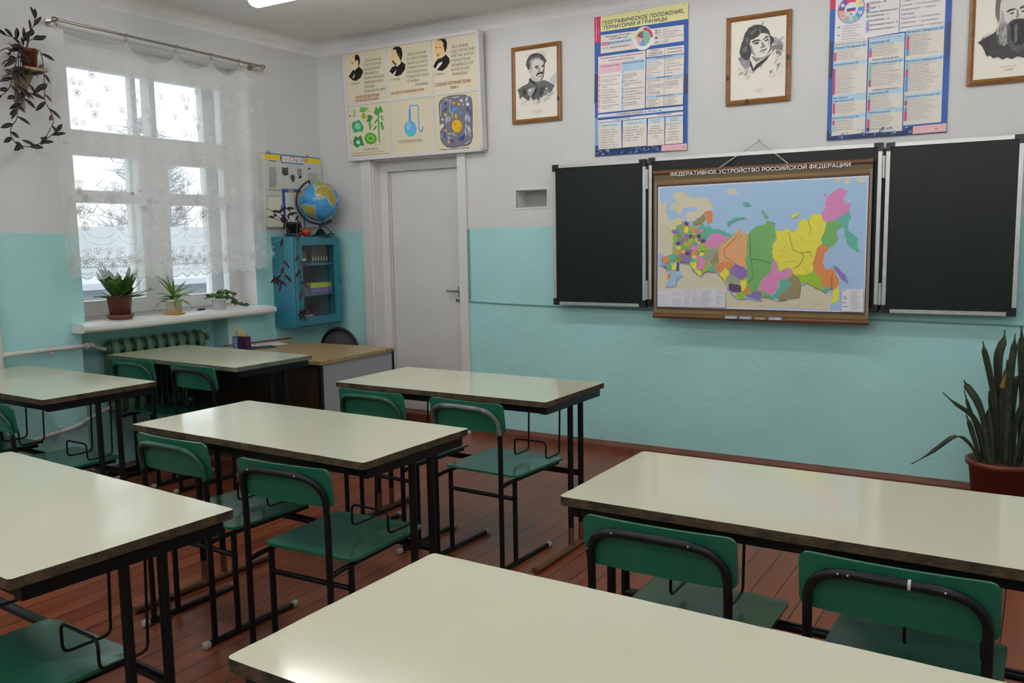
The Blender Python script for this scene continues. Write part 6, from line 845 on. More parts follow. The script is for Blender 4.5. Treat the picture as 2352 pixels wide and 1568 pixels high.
def strip(u0, v0, u1, v1, wd, th=.012, back=.0):
    d = Vector((u1-u0, v1-v0)).normalized(); n = Vector((-d.y, d.x))*wd/2; q = [(u0-n.x, v0-n.y), (u1-n.x, v1-n.y), (u1+n.x, v1+n.y), (u0+n.x, v0+n.y)]
    vs_ = [Vector((bx0+u, tilt(v)-th, bz0+v)) for u, v in q]+[Vector((bx0+u, tilt(v)+back, bz0+v)) for u, v in q]
    fr.add(vs_, [(0, 1, 2, 3), (7, 6, 5, 4), (0, 4, 5, 1), (1, 5, 6, 2), (2, 6, 7, 3), (3, 7, 4, 0)], wf)
for q in ((0, 0, 0, BH), (BW, 0, BW, BH), (0, 0, BW, 0), (0, BH, BW, BH)): strip(*q, .024, back=.045)
fr.build('outer_frame', bs); fr = MB()
for u in ub[1:3]: strip(u, 0, u, BH, .014, .006)
strip(0, vb[1], BW, vb[1], .014, .0065); fr.build('divider_strips', bs)
# framed portraits
_a = ART['POR1']
hatch(_a, [(60, 700), (700, 900), (1600, 860), (1400, 560), (900, 430), (200, 480)], 90, 62, 90, (70, 72, 74), 16, 1); hatch(_a, [(420, 2130), (1200, 2180), (1200, 1900), (420, 1900)], 40, 20, 80, (96, 98, 98), 14, 2); hatch(_a, [(1350, 1050), (1640, 1500), (1640, 1000)], 26, 55, 90, (160, 158, 152), 12, 3)
_a = ART['POR2']
hatch(_a, [(250, 1100), (300, 1800), (700, 2150), (1000, 2100), (600, 1700), (560, 1200)], 60, 60, 110, (84, 88, 88), 18, 4); hatch(_a, [(200, 700), (560, 1150), (640, 800), (560, 560)], 45, 55, 90, (110, 110, 108), 12, 5)
hatch(_a, [(1200, 1500), (1560, 1700), (1560, 1000), (1260, 900)], 60, 48, 100, (100, 102, 100), 12, 6); hatch(_a, [(1100, 600), (1560, 1000), (1560, 560), (1200, 480)], 24, 60, 60, (130, 130, 126), 12, 7)
_a = ART['POR3']
hatch(_a, [(470, 700), (500, 1250), (700, 1350), (1200, 1350), (1320, 1150), (1240, 600), (900, 500)], 150, 84, 90, (64, 64, 64), 16, 8); hatch(_a, [(480, 1250), (560, 1500), (640, 1250), (620, 850), (520, 900)], 60, 80, 80, (118, 116, 112), 14, 9)
hatch(_a, [(110, 980), (360, 1150), (420, 760), (600, 540), (1100, 560), (1500, 800), (1300, 480), (800, 420), (330, 520)], 130, 70, 90, (76, 76, 76), 16, 10); hatch(_a, [(440, 1560), (480, 1900), (640, 2050), (1000, 2050), (560, 1850), (520, 1540)], 50, 75, 70, (100, 98, 96), 14, 11)
def picture(x0, z0, w_, h_, art, label, knots, bw=.028):
    t = thing('framed_portrait', label, 'picture', (x0+w_/2, 0, z0), 'framed portraits on the front wall')
    s_ = MB(); M_ = Matrix(((1, 0, 0, 0), (0, 0, 1, 0), (0, 1, 0, 0), (0, 0, 0, 1))); y0, y1 = -.026, -.004
    def member(p, q, r, s2):     # bevelled moulding between outer and inner edges
        pts = [Vector((*p, 0)), Vector((*q, 0)), Vector((*r, 0)), Vector((*s2, 0))]
        mid1 = (pts[0]*.45+pts[3]*.55); mid2 = (pts[1]*.45+pts[2]*.55)
        V = lambda v, y: (v.x, y, v.y)
        vs_ = [V(pts[0], y1), V(pts[1], y1), V(pts[0], y0+.006), V(pts[1], y0+.006), V(mid1, y0), V(mid2, y0), V(pts[3], y0+.008), V(pts[2], y0+.008), V(pts[3], y1), V(pts[2], y1)]
        s_.add(vs_, [(0, 1, 3, 2), (2, 3, 5, 4), (4, 5, 7, 6), (6, 7, 9, 8)], WOODF)
    X0, X1, Z0, Z1 = x0, x0+w_, z0, z0+h_; a, b, c, d = X0+bw, X1-bw, Z0+bw, Z1-bw
    member((X0, Z0), (X1, Z0), (b, c), (a, c)); member((X1, Z0), (X1, Z1), (b, d), (b, c)); member((X1, Z1), (X0, Z1), (a, d), (b, d)); member((X0, Z1), (X0, Z0), (a, c), (a, d))
    for kx, kz in knots: s_.flat([(x0+kx+.010*math.cos(k*.7), -.0264, z0+kz+.017*math.sin(k*.7)) for k in range(9)], KNOT)
    s_.build('frame', t)
    p_ = MB(); p_.box((a-.004, -.014, c-.004), (b+.004, -.006, d+.004), mat('picture_paper', tuple(v*1.45 for v in lin((200, 196, 186))), .35)); 
    sx = (b-a)/.33; 
    printing(p_, ART[art], lambda u, v, l: Vector((a+u*(b-a)/(.33 if art == 'POR1' else .333), -.014-l, c+v*(d-c)/.458))); p_.build('portrait_sheet', t)
picture(1.802, 2.204, .378, .508, 'POR1', 'wooden framed portrait of a moustached man in uniform, right of the biology stand', [(.362, .14)])
picture(3.294, 2.192, .378, .507, 'POR2', 'wooden framed portrait of a long haired man in white collar, above the map', [(.014, .16), (.365, .24), (.13, .014)])
picture(4.578, 2.178, .378, .507, 'POR3', 'wooden framed portrait of a bearded man, at the right edge', [])
# geography posters
def poster(x0, z0, w_, h_, art, label):
    p_ = MB(); n = 8
    bend = lambda u, v: -.002-.005*abs(math.sin(3.1*v/h_))*(.4+.6*abs(u/w_-.5)*2)*.6
    vs_ = [(x0+w_*i/n, bend(w_*i/n, h_*j/n), z0+h_*j/n) for j in range(n+1) for i in range(n+1)]
    pap = mat('poster_paper', (.6, .6, .6), .3)
    p_.add(vs_, [(j*(n+1)+i, j*(n+1)+i+1, (j+1)*(n+1)+i+1, (j+1)*(n+1)+i) for j in range(n) for i in range(n)], pap)
    printing(p_, ART[art], lambda u, v, l: Vector((x0+u, -.0075-l, z0+v)), .00003)
    p_.box((x0, -.0074, z0), (x0+w_, -.0012, z0+h_), pap)
    return single('wall_poster', p_, label, 'poster', (x0+w_/2, 0, z0), 'geography posters')
poster(2.424, 1.950, .63, .878, 'GEO', 'blue geography poster with pie chart and large title, left of the long haired portrait')
poster(3.88, 1.950, .613, .878, 'GEO2', 'blue poster with coloured ring diagram and region lists, above the right blackboard wing')
# tacks
# cable along the wall
tp = mat('teal_wire', (.20, .42, .42), .5)
c_ = MB(); c_.tube([(1.408, -.006, .977), (1.7, -.007, .968), (2.10, -.006, .961), (2.5, -.006, .955), (4.9, -.006, .93)], .0045, tp, n=6)
c_.tube([(1.410, -.006, .977), (1.411, -.006, 1.5)], .005, tp, n=6)
single('wall_cable', c_, 'thin teal painted cable along the front wall from the door to the blackboard', 'cable', (1.41, 0, .977))
v_ = MB()
for q in (((1.800, -.004, 1.628), (2.070, .004, 1.638)), ((1.800, -.004, 1.757), (2.070, .004, 1.768)), ((1.800, -.004, 1.638), (1.812, .004, 1.757)), ((2.058, -.004, 1.638), (2.070, .004, 1.757))): v_.box(*q, WHITEPL)
struct(v_.build('trim_1'))
# ------------------------------------------------------------------ geography stand on the left wall
g_ = thing('geography_stand', 'white geography notice board with yellow and blue header, behind the globe', 'notice board', (0, -.34, 1.54))
s_ = MB(); s_.box((.004, -.657, 1.54), (.018, -.025, 2.085), mat('board_paper', (.5, .5, .48), .5)); printing(s_, ART['STAND'], on_left(-.657, 1.54, .018)); s_.build('board', g_)
for y in (-.55, -.15):
    k = MB(); k.tube([(.004, y, 2.085), (.004, y, 2.1)], .012, mat('brass', (.5, .36, .1), .4, metal=.6), n=10, side=(0, 1, 0), t=.003); k.build('hanger', g_)
# ------------------------------------------------------------------ wall cabinet
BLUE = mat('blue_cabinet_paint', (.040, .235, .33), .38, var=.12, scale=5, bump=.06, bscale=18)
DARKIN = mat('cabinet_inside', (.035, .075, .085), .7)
cb = thing('wall_cabinet', 'blue wall cabinet with glazed door in the corner under the globe', 'cabinet', (.12, -.32, .79))
cx0, cx1, cy0, cy1, cz0, cz1 = .0, .225, -.565, -.085, .79, 1.468
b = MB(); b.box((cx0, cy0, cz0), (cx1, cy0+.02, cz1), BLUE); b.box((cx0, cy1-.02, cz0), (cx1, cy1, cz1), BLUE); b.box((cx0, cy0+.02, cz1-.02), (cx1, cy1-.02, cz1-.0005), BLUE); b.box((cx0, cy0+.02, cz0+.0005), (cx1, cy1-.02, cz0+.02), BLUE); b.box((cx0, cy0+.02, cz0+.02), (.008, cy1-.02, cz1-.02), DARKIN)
b.build('carcass', cb)
for z in (1.017, 1.247):
    b = MB(); b.box((.008, cy0+.02, z), (.20, cy1-.02, z+.018), BLUE); b.build('shelf', cb)
b = MB(); fw_ = .062; frame_ring(b, cy0+.006, cy1-.006, cz0+.012, cz1-.016, fw_, fw_-.006, .062, .05, cx1+.001, cx1+.02, BLUE); dr = b.build('door', cb)
b = MB(); b.box((cx1+.004, cy0+.06, cz0+.07), (cx1+.007, cy1-.06, cz1-.062), GLASS); b.build('glass_pane', dr)
b = MB(); b.tube(fillet([(cx1+.02, cy1-.035, 1.175), (cx1+.045, cy1-.035, 1.17), (cx1+.045, cy1-.035, 1.125), (cx1+.02, cy1-.035, 1.12)], .012), .006, BLUE); b.build('handle', dr)
def cmat(n, h, **k): return mat(n, tuple(min(.85, v*1.7) for v in lin(hexc(h))), k.get('rough', .45))
ORD = ['first', 'second', 'third', 'fourth', 'fifth', 'sixth', 'seventh', 'eighth']
for i in range(6):
    y = -.345+i*.030; b = MB(); b.box((.08, y, 1.2655), (.19, y+.0275, 1.40), cmat('dark_book', '3a3436')); b.box((.1895, y+.009, 1.285), (.1905, y+.02, 1.298), cmat('spine_label', 'b8b8a8')); b.box((.1895, y+.009, 1.303), (.1905, y+.02, 1.311), cmat('spine_label', 'b8b8a8'))
    single('book', b, 'dark book with white spine marks, %s from the left on the top cabinet shelf' % ORD[i], 'book', (.13, y+.014, 1.2655), 'dark books on the top cabinet shelf')
b = MB(); b.box((.07, -.445, 1.2655), (.18, -.385, 1.36), cmat('dark_box', '36302e')); b.box((.1795, -.435, 1.285), (.181, -.395, 1.302), cmat('spine_label', 'b8b8a8'))
single('box', b, 'small dark box with pale label on the top cabinet shelf', 'box', (.12, -.415, 1.2655))
for i in range(6):
    y = -.365+i*.038; b = MB(); b.box((.06, y, 1.0355), (.19, y+.0362, 1.075), cmat('purple_cover', '6e5a96')); b.box((.06, y, 1.075), (.19, y+.0362, 1.112), cmat('green_cover', '9cb03c'))
    for z, c in ((1.093, 'c0b04a'), (1.057, '9a80b0'), (1.045, '8a70a8')): b.box((.1895, y+.010, z-.004), (.1905, y+.026, z+.004), cmat('mark_'+c, c))
    single('book', b, 'green and purple book, %s from the left on the middle cabinet shelf' % ORD[i], 'book', (.13, y+.018, 1.0355), 'green and purple books on the middle cabinet shelf')
b = MB(); b.box((.05, -.48, 1.0355), (.187, -.38, 1.108), cmat('grey_box', '5c605e')); single('box', b, 'grey box left of the green and purple books in the cabinet', 'box', (.12, -.43, 1.0355))
for i, (c, y0, y1, h) in enumerate((('6a6a70', -.50, -.33, .016), ('8a8478', -.49, -.335, .014), ('5a6070', -.50, -.325, .018), ('9a9484', -.485, -.34, .012))):
    z = .8105+sum((.016, .014, .018, .012)[:i])+i*.0004; b = MB(); b.box((.05, y0, z), (.18, y1, z+h), cmat('flat_'+c, c)); b.box((.1795, y0+.004, z+.003), (.1815, y1-.004, z+h-.003), cmat('pages', 'b0aca0'))
    single('book', b, 'book lying flat on the cabinet bottom, %s from the bottom of its pile' % ORD[i], 'book', (.115, (y0+y1)/2, z), 'pile of books in the cabinet')
# globe
gt = thing('globe', 'blue desk globe on black stand on top of the blue cabinet', 'globe', (.180, -.225, 1.468))
LAND = {'africa': [(-16, 15), (-10, 30), (-2, 35), (10, 37), (20, 32), (32, 31), (36, 20), (43, 11), (51, 11), (42, 0), (40, -15), (34, -25), (28, -33), (19, -34), (13, -20), (12, -5), (9, 4), (-6, 5), (-13, 8)],
        'samerica': [(-80, 0), (-77, 8), (-70, 12), (-60, 9), (-50, 1), (-35, -6), (-39, -16), (-48, -25), (-57, -36), (-65, -44), (-70, -54), (-75, -48), (-71, -30), (-71, -18), (-80, -6)],
        'europe': [(-9, 37), (-9, 43), (-1, 46), (-4, 48), (8, 55), (10, 58), (5, 61), (20, 70), (40, 67), (60, 69), (90, 75), (140, 73), (170, 68), (150, 60), (135, 45), (120, 35), (110, 20), (100, 8), (90, 22), (78, 8), (70, 22), (57, 25), (58, 18), (45, 13), (36, 30), (30, 37), (22, 37), (12, 44), (3, 42)],
        'namerica': [(-168, 65), (-130, 70), (-90, 72), (-62, 58), (-56, 50), (-70, 42), (-81, 28), (-97, 26), (-90, 16), (-80, 8), (-98, 16), (-112, 28), (-124, 40), (-130, 55)], 'greenland': [(-55, 60), (-25, 70), (-20, 81), (-60, 82), (-52, 70)],
        'antarctica': [(-180, -72), (180, -72), (180, -90), (-180, -90)], 'australia': [(114, -22), (130, -12), (142, -11), (153, -27), (146, -39), (130, -32), (115, -34)], 'britain': [(-5, 50), (1, 52), (-3, 58), (-6, 57)], 'madagascar': [(44, -24), (48, -14), (50, -16), (47, -25)]}
def inpoly(x, y, P):
    c = False; j = len(P)-1
    for i in range(len(P)):
        if (P[i][1] > y) != (P[j][1] > y) and x < (P[j][0]-P[i][0])*(y-P[i][1])/(P[j][1]-P[i][1])+P[i][0]: c = not c
        j = i
    return c
OCEAN = mat('globe_ocean', (.03, .24, .62), .22, var=.5, scale=16, col2=(.10, .42, .76), spec=.6)
LANDM = mat('globe_land', (.26, .42, .07), .22, var=.5, scale=22, col2=(.60, .28, .06), spec=.6)
COAST = mat('globe_shelf', (.42, .62, .72), .22, spec=.6); ICE = mat('globe_ice', (.7, .72, .74), .22, spec=.6); EQ = mat('globe_line', (.02, .08, .3), .25)
gs = MB(); NU, NV = 180, 100; gc = Vector((.180, -.225, 1.733)); gr = .150
view = (CAM_POS-gc).normalized()
tiltM = Matrix.Rotation(math.radians(26), 4, Vector((view.x, view.y, 0)).normalized())
# prime longitude facing the room: about 22 W, 8 S
az = math.atan2(view.y, view.x)
pts = []
for j in range(NV+1):
    la = -90+180*j/NV
    for i in range(NU):
        lo = -180+360*i/NU; a = az+math.radians(lo+14)
        pts.append(gc+(tiltM @ Vector((math.cos(math.radians(la))*math.cos(a), math.cos(math.radians(la))*math.sin(a), math.sin(math.radians(la)))))*gr)
idx = {0: [], 1: [], 2: [], 3: [], 4: []}; rg = random.Random(3)
for j in range(NV):
    for i in range(NU):
        la = -90+180*(j+.5)/NV; lo = -180+360*(i+.5)/NU
        x = lo+rg.uniform(-1, 1); y = la+rg.uniform(-1, 1); k = 0
        if any(inpoly(x, y, P) for P in LAND.values()): k = 1 if (y < 74 and y > -66) else 3
        elif any(inpoly(x+dx, y+dy, P) for P in LAND.values() for dx, dy in ((2.6, 0), (-2.6, 0), (0, 2.6), (0, -2.6))): k = 2
        elif abs(la) < .9: k = 4
        idx[k].append((j*NU+i, j*NU+(i+1) % NU, (j+1)*NU+(i+1) % NU, (j+1)*NU+i))
for k, m in ((0, OCEAN), (1, LANDM), (2, COAST), (3, ICE), (4, EQ)):
    o = len(gs.v)
    if k == 0: gs.v += [tuple(p) for p in pts]
    mi = gs._m(m)
    for f4 in idx[k]: gs.f.append(list(f4)); gs.mi.append(mi); gs.sm.append(True)
gs.build('ball', gt)
axis = tiltM @ Vector((0, 0, 1)); side_l = view.cross(Vector((0, 0, 1))).normalized()   # points to the left of the picture
if side_l.dot(rgt) > 0: side_l = -side_l
arc = []
e2 = (side_l-axis*side_l.dot(axis)).normalized()
for k in range(25):
    a = math.radians(-4+188*k/24); arc.append(gc+axis*(math.cos(a)*.172)+e2*(math.sin(a)*.172))
a_ = MB(); a_.tube(arc, .011, BPLAST, n=8, side=view, t=.007, rs=None)
for sgn in (1, -1): a_.tube([gc+axis*(.148*sgn), gc+axis*(.176*sgn)], .007, BPLAST)
a_.build('meridian_arm', gt)
low = min(arc, key=lambda p: p.z)
b = MB(); b.tube([(gc.x, gc.y, 1.485), (gc.x, gc.y, 1.53), (low.x, low.y, low.z+.004)], .011, BPLAST, rs=[.02, .010, .011]); b.lathe([(.001, 0), (.085, 0), (.085, .006), (.05, .012), (.035, .03), (.018, .055), (.001, .055)], BPLAST, (gc.x, gc.y, 1.468)); b.build('base', gt)
c_ = MB(); cz = 1.4695
c_.tube(fillet([(.20, -.20, 1.55), (.20, -.13, 1.50), (.21, -.105, cz+.004), (.20, -.09, cz+.003), (.13, -.10, cz+.003), (.15, -.16, cz+.004), (.22, -.15, cz+.014), (.215, -.11, cz+.02), (.16, -.12, cz+.018)], .02, 4), .003, BPLAST, n=6); c_.build('power_cord', gt)
# ------------------------------------------------------------------ radiator and heating pipes
RAD = mat('green_radiator_paint', (.095, .20, .125), .35, var=.12, scale=12)
ra = thing('radiator', 'green cast-iron radiator in the niche under the window', 'radiator', (-.07, -1.52, .34))
for i in range(9):
    y = -1.885+i*.082; s_ = MB()
    s_.tube([(-.028, y, .36), (-.022, y, .42), (-.022, y, .75), (-.028, y, .80), (-.05, y, .822)], .022, RAD, n=10, side=(0, 1, 0), rs=[.026, .026, .026, .028, .018], ts=[.016, .02, .02, .02, .015])
    s_.tube([(-.112, y, .36), (-.118, y, .42), (-.118, y, .75), (-.112, y, .80), (-.09, y, .822)], .022, RAD, n=10, side=(0, 1, 0), rs=[.026, .026, .026, .028, .018], ts=[.016, .02, .02, .02, .015])
    for z in (.775, .40): s_.tube([(-.07, y-.041, z), (-.07, y, z), (-.07, y+.041, z)], .03, RAD, n=12, rs=[.022, .036, .022], ts=[.022, .045, .022])
    s_.box((-.116, y-.012, .40), (-.03, y+.012, .79), RAD); s_.build('section', ra)
s_ = MB(); s_.tube([(-.07, -1.145, .775), (-.07, -1.168, .775)], .024, RAD, n=12); s_.build('end_plug', ra)
PIPE = mat('white_pipe_paint', (.66, .645, .62), .4, var=.1, scale=20)
p_ = MB(); p_.tube(fillet([(.045, -2.63, .83), (.045, -2.18, .826), (-.01, -2.06, .82), (-.07, -1.99, .790), (-.07, -1.93, .775)], .05), .0135, PIPE, n=10); p_.tube([(.02, -2.115, .822), (-.012, -2.06, .8195)], .019, PIPE, n=10)
p_.tube([(.02, -2.63, 0.02), (.02, -2.63, RZ-.05)], .0155, PIPE, n=10); p_.tube([(.02, -2.63, .79), (.02, -2.63, .87)], .019, PIPE, n=10); p_.tube([(.02, -2.63, .27), (.02, -2.63, .35)], .019, PIPE, n=10)
p_.tube(fillet([(.045, -2.63, .31), (.045, -2.25, .345), (.0, -2.11, .372), (-.07, -2.0, .385), (-.07, -1.93, .40)], .05), .0135, PIPE, n=10)
for z, y in ((.829, -2.35), (.335, -2.33)): p_.tube([(0, y, z), (.045, y, z)], .006, PIPE); p_.tube([(.045, y, z-.026), (.045, y, z+.026)], .018, PIPE, side=(0, 1, 0), t=.006)
t_ = single('heating_pipe', p_, 'white painted heating pipes running along the left wall to the radiator', 'pipe', (.045, -2.63, 0))
# ------------------------------------------------------------------ school desks
TOP = mat('cream_laminate', (.66, .675, .515), .11, var=.045, scale=2.5, bump=.035, bscale=9, spec=.45)
EDGE = mat('worn_chipboard_edge', (.115, .072, .032), .75, var=.85, scale=24, bump=.5, bscale=120, col2=(.022, .015, .010))
EDGEP = mat('painted_board_edge', (.20, .22, .16), .5, var=.3, scale=30, col2=(.07, .09, .075))
RUST = mat('brown_floor_paint_on_steel', (.17, .065, .028), .45, var=.3, scale=30)
rnk = random.Random(11)
def desk(x, y, rz, h, label, foot=None, edge=EDGE, hook=0.):
    t = thing('school_desk', label, 'desk', (0, 0, 0), 'cream topped school desks')
    L, W, th = .60, .284, .024
    base = rrect(-L, -W, L, W, .012, 3)
    poly = []
    for i, p in enumerate(base):      # slightly chewed edges
        q = base[(i+1) % len(base)]; d = math.hypot(q[0]-p[0], q[1]-p[1]); poly.append(p)
        n = int(d/.035)
        for k in range(1, n): tt = k/n; e = rnk.uniform(-.0012, .0008); poly.append((p[0]+(q[0]-p[0])*tt+(q[1]-p[1])/d*e, p[1]+(q[1]-p[1])*tt-(q[0]-p[0])/d*e))
    b = MB(); b.prism(poly, h-th, h-.0015, edge); b.prism([(u*.9995, v*.999) for u, v in poly], h-.0018, h, TOP, mside=edge); b.build('tabletop', t)
    ft = foot or BLACKM; zb = h-th
    f = MB()
    for yy in (-.235, .235): f.box((-.575, yy-.016, zb-.034), (.575, yy+.016, zb), BLACKM)
    for xx in (-.572, .572): f.box((xx-.016, -.255, zb-.036), (xx+.016, .255, zb), BLACKM)
    f.build('top_frame', t)
    for sx in (-1, 1):
        for yy in (-.015, .085):
            p_ = MB(); p_.tube([(sx*.572, yy, .11), (sx*.572, yy, zb-.03)], .0135, BLACKM, n=10); p_.tube([(sx*.572, yy, .025), (sx*.572, yy, .112)], .0137, ft, n=10); p_.build('leg', t)
        p_ = MB(); p_.tube([(sx*.572, -.345, .0165), (sx*.572, .32, .0165)], .0155, ft, n=10); p_.build('foot_bar', t)
    s_ = MB(); s_.tube([(-.572, .085, .343), (.572, .085, .343)], .0145, BLACKM, n=10); s_.build('stretcher', t)
    for xc in (-.24+hook, .36+hook):
        k = MB(); a, c = xc-.083, xc+.083; zl = .432
        pts = [(a, .06, zb), (a, .05, zl), (a, -.075, zl), (a, -.075, zl+.078), (c, -.075, zl+.078), (c, -.075, zl), (c, .05, zl), (c, .06, zb)]
        k.tube(fillet(pts, .022), .0042, BLACKM, n=6); k.build('bag_hook', t)
    t.location = (x, y, 0); t.rotation_euler = (0, 0, math.radians(rz))
    return t
desk(.663, -1.745, -2.0, .757, 'cream desk nearest the radiator, in front of the teacher table', edge=EDGEP)
desk(.650, -2.808, -2.0, .757, 'cream desk cut by the left edge, beside the heating pipes', hook=.11)
desk(2.590, -2.934, -1.5, .739, 'cream desk in the middle of the room with two chairs pushed under its near side', foot=RUST, hook=.065)
desk(2.605, -1.808, -.6, .739, 'cream front desk nearest the door and the left blackboard wing', foot=RUST, hook=.035)
desk(4.489, -2.975, -.3, .739, 'cream desk at right with two large chairs in front, below the potted snake plant', foot=RUST, hook=-.04)
desk(2.579, -4.000, -3.8, .739, 'cream desk in the lower left corner with worn brown edge', hook=.10)
desk(4.437, -4.061, -1.3, .739, 'cream desk filling the bottom centre, closest to the viewer')
# ------------------------------------------------------------------ school chairs
GREEN = mat('green_enamel_ply', (.022, .158, .090), .20, var=.10, scale=6, bump=.03, bscale=22, spec=.32)
GREENT = mat('green_paint_on_tube', (.022, .12, .075), .3, var=.4, scale=30, col2=(.010, .03, .022))
GREYT = mat('grey_paint_on_tube', (.20, .24, .25), .35, var=.4, scale=30, col2=(.04, .05, .05))
WORNT = mat('worn_black_tube', (.0075, .0075, .0085), .36, var=.5, scale=55, col2=(.010, .015, .014), spec=.3)
CAPW = mat('pale_rubber_cap', (.50, .46, .38), .7, var=.3, scale=60)
def chair_proto():
    t = thing('school_chair', 'x', 'chair', (0, 0, 0), 'green school chairs')
    bend = lambda x: .014*(1-(x/.2)**2)
    # seat
    b = MB(); pl = rrect(-.198, .085, .198, .505, .03, 4); n = len(pl)
    def zz(x, y): return .403+.006*((y-.3)/.2)**2-.010*max(0, (y-.44)/.065)**2
    for z_off in (0,):
        tp = [(x, y, zz(x, y)) for x, y in pl]; bt_ = [(x, y, zz(x, y)-.010) for x, y in pl]; c0 = (0, .295, .402); c1 = (0, .295, .392)
        b.add(tp+[c0], [(i, (i+1) % n, n) for i in range(n)], GREEN, True); b.add(bt_+[c1], [((i+1) % n, i, n) for i in range(n)], GREEN, True); b.add(tp+bt_, [(i, n+i, n+(i+1) % n, (i+1) % n) for i in range(n)], GREEN)
    b.build('seat', t)
    # backrest panel, curved ply leaning back
    b = MB(); pl = rrect(-.196, .600, .196, .738, .022, 4); n = len(pl)
    xs_ = [-.196, -.1955, -.1935, -.190, -.184, -.174]; xs_ = xs_+[-.174+.348*i/10 for i in range(1, 10)]+[-v for v in reversed(xs_)]
    NX = len(xs_)-1
    cols = []
    for x in xs_:
        e = max(0, abs(x)-.174); dz = .022-math.sqrt(max(0, .022**2-e*e)) if e > 0 else 0
        cols.append((x, .610+dz, .740-dz))
    def yb(x, z): return .016-bend(x)-(z-.6)*.16
    vs_ = []
    for x, za, zb in cols:
        for k in range(4):
            z = za+(zb-za)*k/3; vs_.append((x, yb(x, z)+.005, z))
        for k in range(4):
            z = za+(zb-za)*k/3; vs_.append((x, yb(x, z)-.005, z))
    fs = []
    for i in range(NX):
        a = i*8; c = a+8
        for k in range(3): fs += [(a+k, a+k+1, c+k+1, c+k), (a+4+k, c+4+k, c+5+k, a+5+k)]
        fs += [(a+3, a+7, c+7, c+3), (a, c, c+4, a+4)]
    fs += [(0, 4, 5, 1), (1, 5, 6, 2), (2, 6, 7, 3)]; e_ = NX*8; fs += [(e_, e_+1, e_+5, e_+4), (e_+1, e_+2, e_+6, e_+5), (e_+2, e_+3, e_+7, e_+6)]
    b.add(vs_, fs, GREEN, False); b.build('backrest', t)
    R_ = .0108
    for sx in (-1, 1):
        b = MB(); b.tube([(sx*.176, 0, .02), (sx*.176, 0, .56), (sx*.176, -.003, .61)], R_, BLACKM, n=10); b.build('leg', t)
    for sx in (-1, 1):
        b = MB(); b.tube([(sx*.176, .105, .02), (sx*.176, .105, .388)], R_, BLACKM, n=10); b.build('leg', t)
    top = [(-.176, -.003, .605), (-.176, -.010, .655), (-.150, -.030, .7), (-.10, -.0365, .714), (0, -.040, .716), (.10, -.0365, .714), (.150, -.030, .7), (.176, -.010, .655), (.176, -.003, .605)]
    pts = fillet(top, .05, 5); b = MB(); b.tube(pts, R_, WORNT, n=10, side=(0, 1, 0)); b.build('back_rail', t)
    for sx in (-1, 1):
        b = MB(); b.tube([(sx*.176, -.035, .0125), (sx*.176, .375, .0125)], .0108, BLACKM, n=10); rr = b.build('runner', t)
        for yy, d in ((-.05, 1), (.365, 1)):
            b = MB(); b.tube([(sx*.176, yy, .0125), (sx*.176, yy+.004, .0125), (sx*.176, yy+.022, .0125), (sx*.176, yy+.026, .0125)], .0148, CAPW, n=10, rs=[.010, .0148, .0148, .012]); b.build('foot_cap', rr)
        b = MB(); b.tube(fillet([(sx*.176, .0, .378), (sx*.176, .06, .384), (sx*.176, .47, .382)], .02), .009, BLACKM, n=8); b.build('seat_rail', t)
    b = MB(); b.tube([(-.176, .105, .30), (.176, .105, .30)], .0095, BLACKM, n=8); b.build('stretcher', t)
    return t
proto = chair_proto(); used = [False]
def chair(x, y, rz, label, rail=None):
    o = copy_tree(proto) if used[0] else proto
    used[0] = True
    o.location = (x, y, 0); o.rotation_euler = (0, 0, math.radians(rz)); o['label'] = label
    for ch in o.children:
        if ch.name.startswith('back_rail'): ch.material_slots[0].link = 'OBJECT'; ch.material_slots[0].material = rail or WORNT
    return o
chair(2.331, -2.200, -1.5, 'green chair at the front desk by the door, left one, green tube', GREENT)
chair(2.868, -2.205, -2.5, 'green chair at the front desk by the door, with worn grey tube on its back', GREYT)
chair(2.321, -3.278, -1.5, 'green chair at the middle desk, left one, its tube painted green', GREENT)
C2_ = chair(2.905, -3.305, 2.5, 'green chair at the middle desk, right one with black tube')
E1_ = chair(4.207, -3.350, -.3, 'green chair at the right desk, left of the two')
E2_ = chair(4.738, -3.355, -.6, 'green chair at the right desk, right of the two, largest in view')
A1_ = chair(.37, -2.052, -1, 'green chair at the desk by the radiator, the one nearer the window', GREENT)
A2_ = chair(.936, -2.075, -3, 'green chair at the desk by the radiator, the one nearer the teacher table')
chair(.945, -3.185, -2, 'green chair at the left edge desk, with backrest cut by the left edge', GREENT)
chair(.31, -3.195, 2, 'dark green chair behind the left edge, its seat corner before the pipes', GREENT)
chair(2.84, -4.46, -2, 'green chair whose seat fills the lower left corner, backrest out of view')
C2_.scale = (1, 1, .978); A1_.scale = A2_.scale = (1, 1, 1.02)
# white screw heads, and one ring of tape, on the chair tubes
SCREW = mat('screw_head', (.5, .5, .48), .4); TAPE = mat('white_tape', (.6, .6, .58), .6)
for root, spots in ((E1_, (-.10, .095, -.168)), (E2_, (-.105, -.085, .10)), (C2_, (-.11, .09))):
    for sx_ in spots:
        side_ = abs(sx_) > .15
        b = MB(); b.sphere((sx_*1.06 if side_ else sx_, -.020 if side_ else -.0485, .655 if side_ else .7155), .0024, SCREW, 8, 6); b.build('screw', root, world=False)
b = MB(); b.tube([(.030, -.0398, .7158), (.036, -.0396, .7158)], .0116, TAPE, n=10); b.build('tape_ring', E2_, world=False)
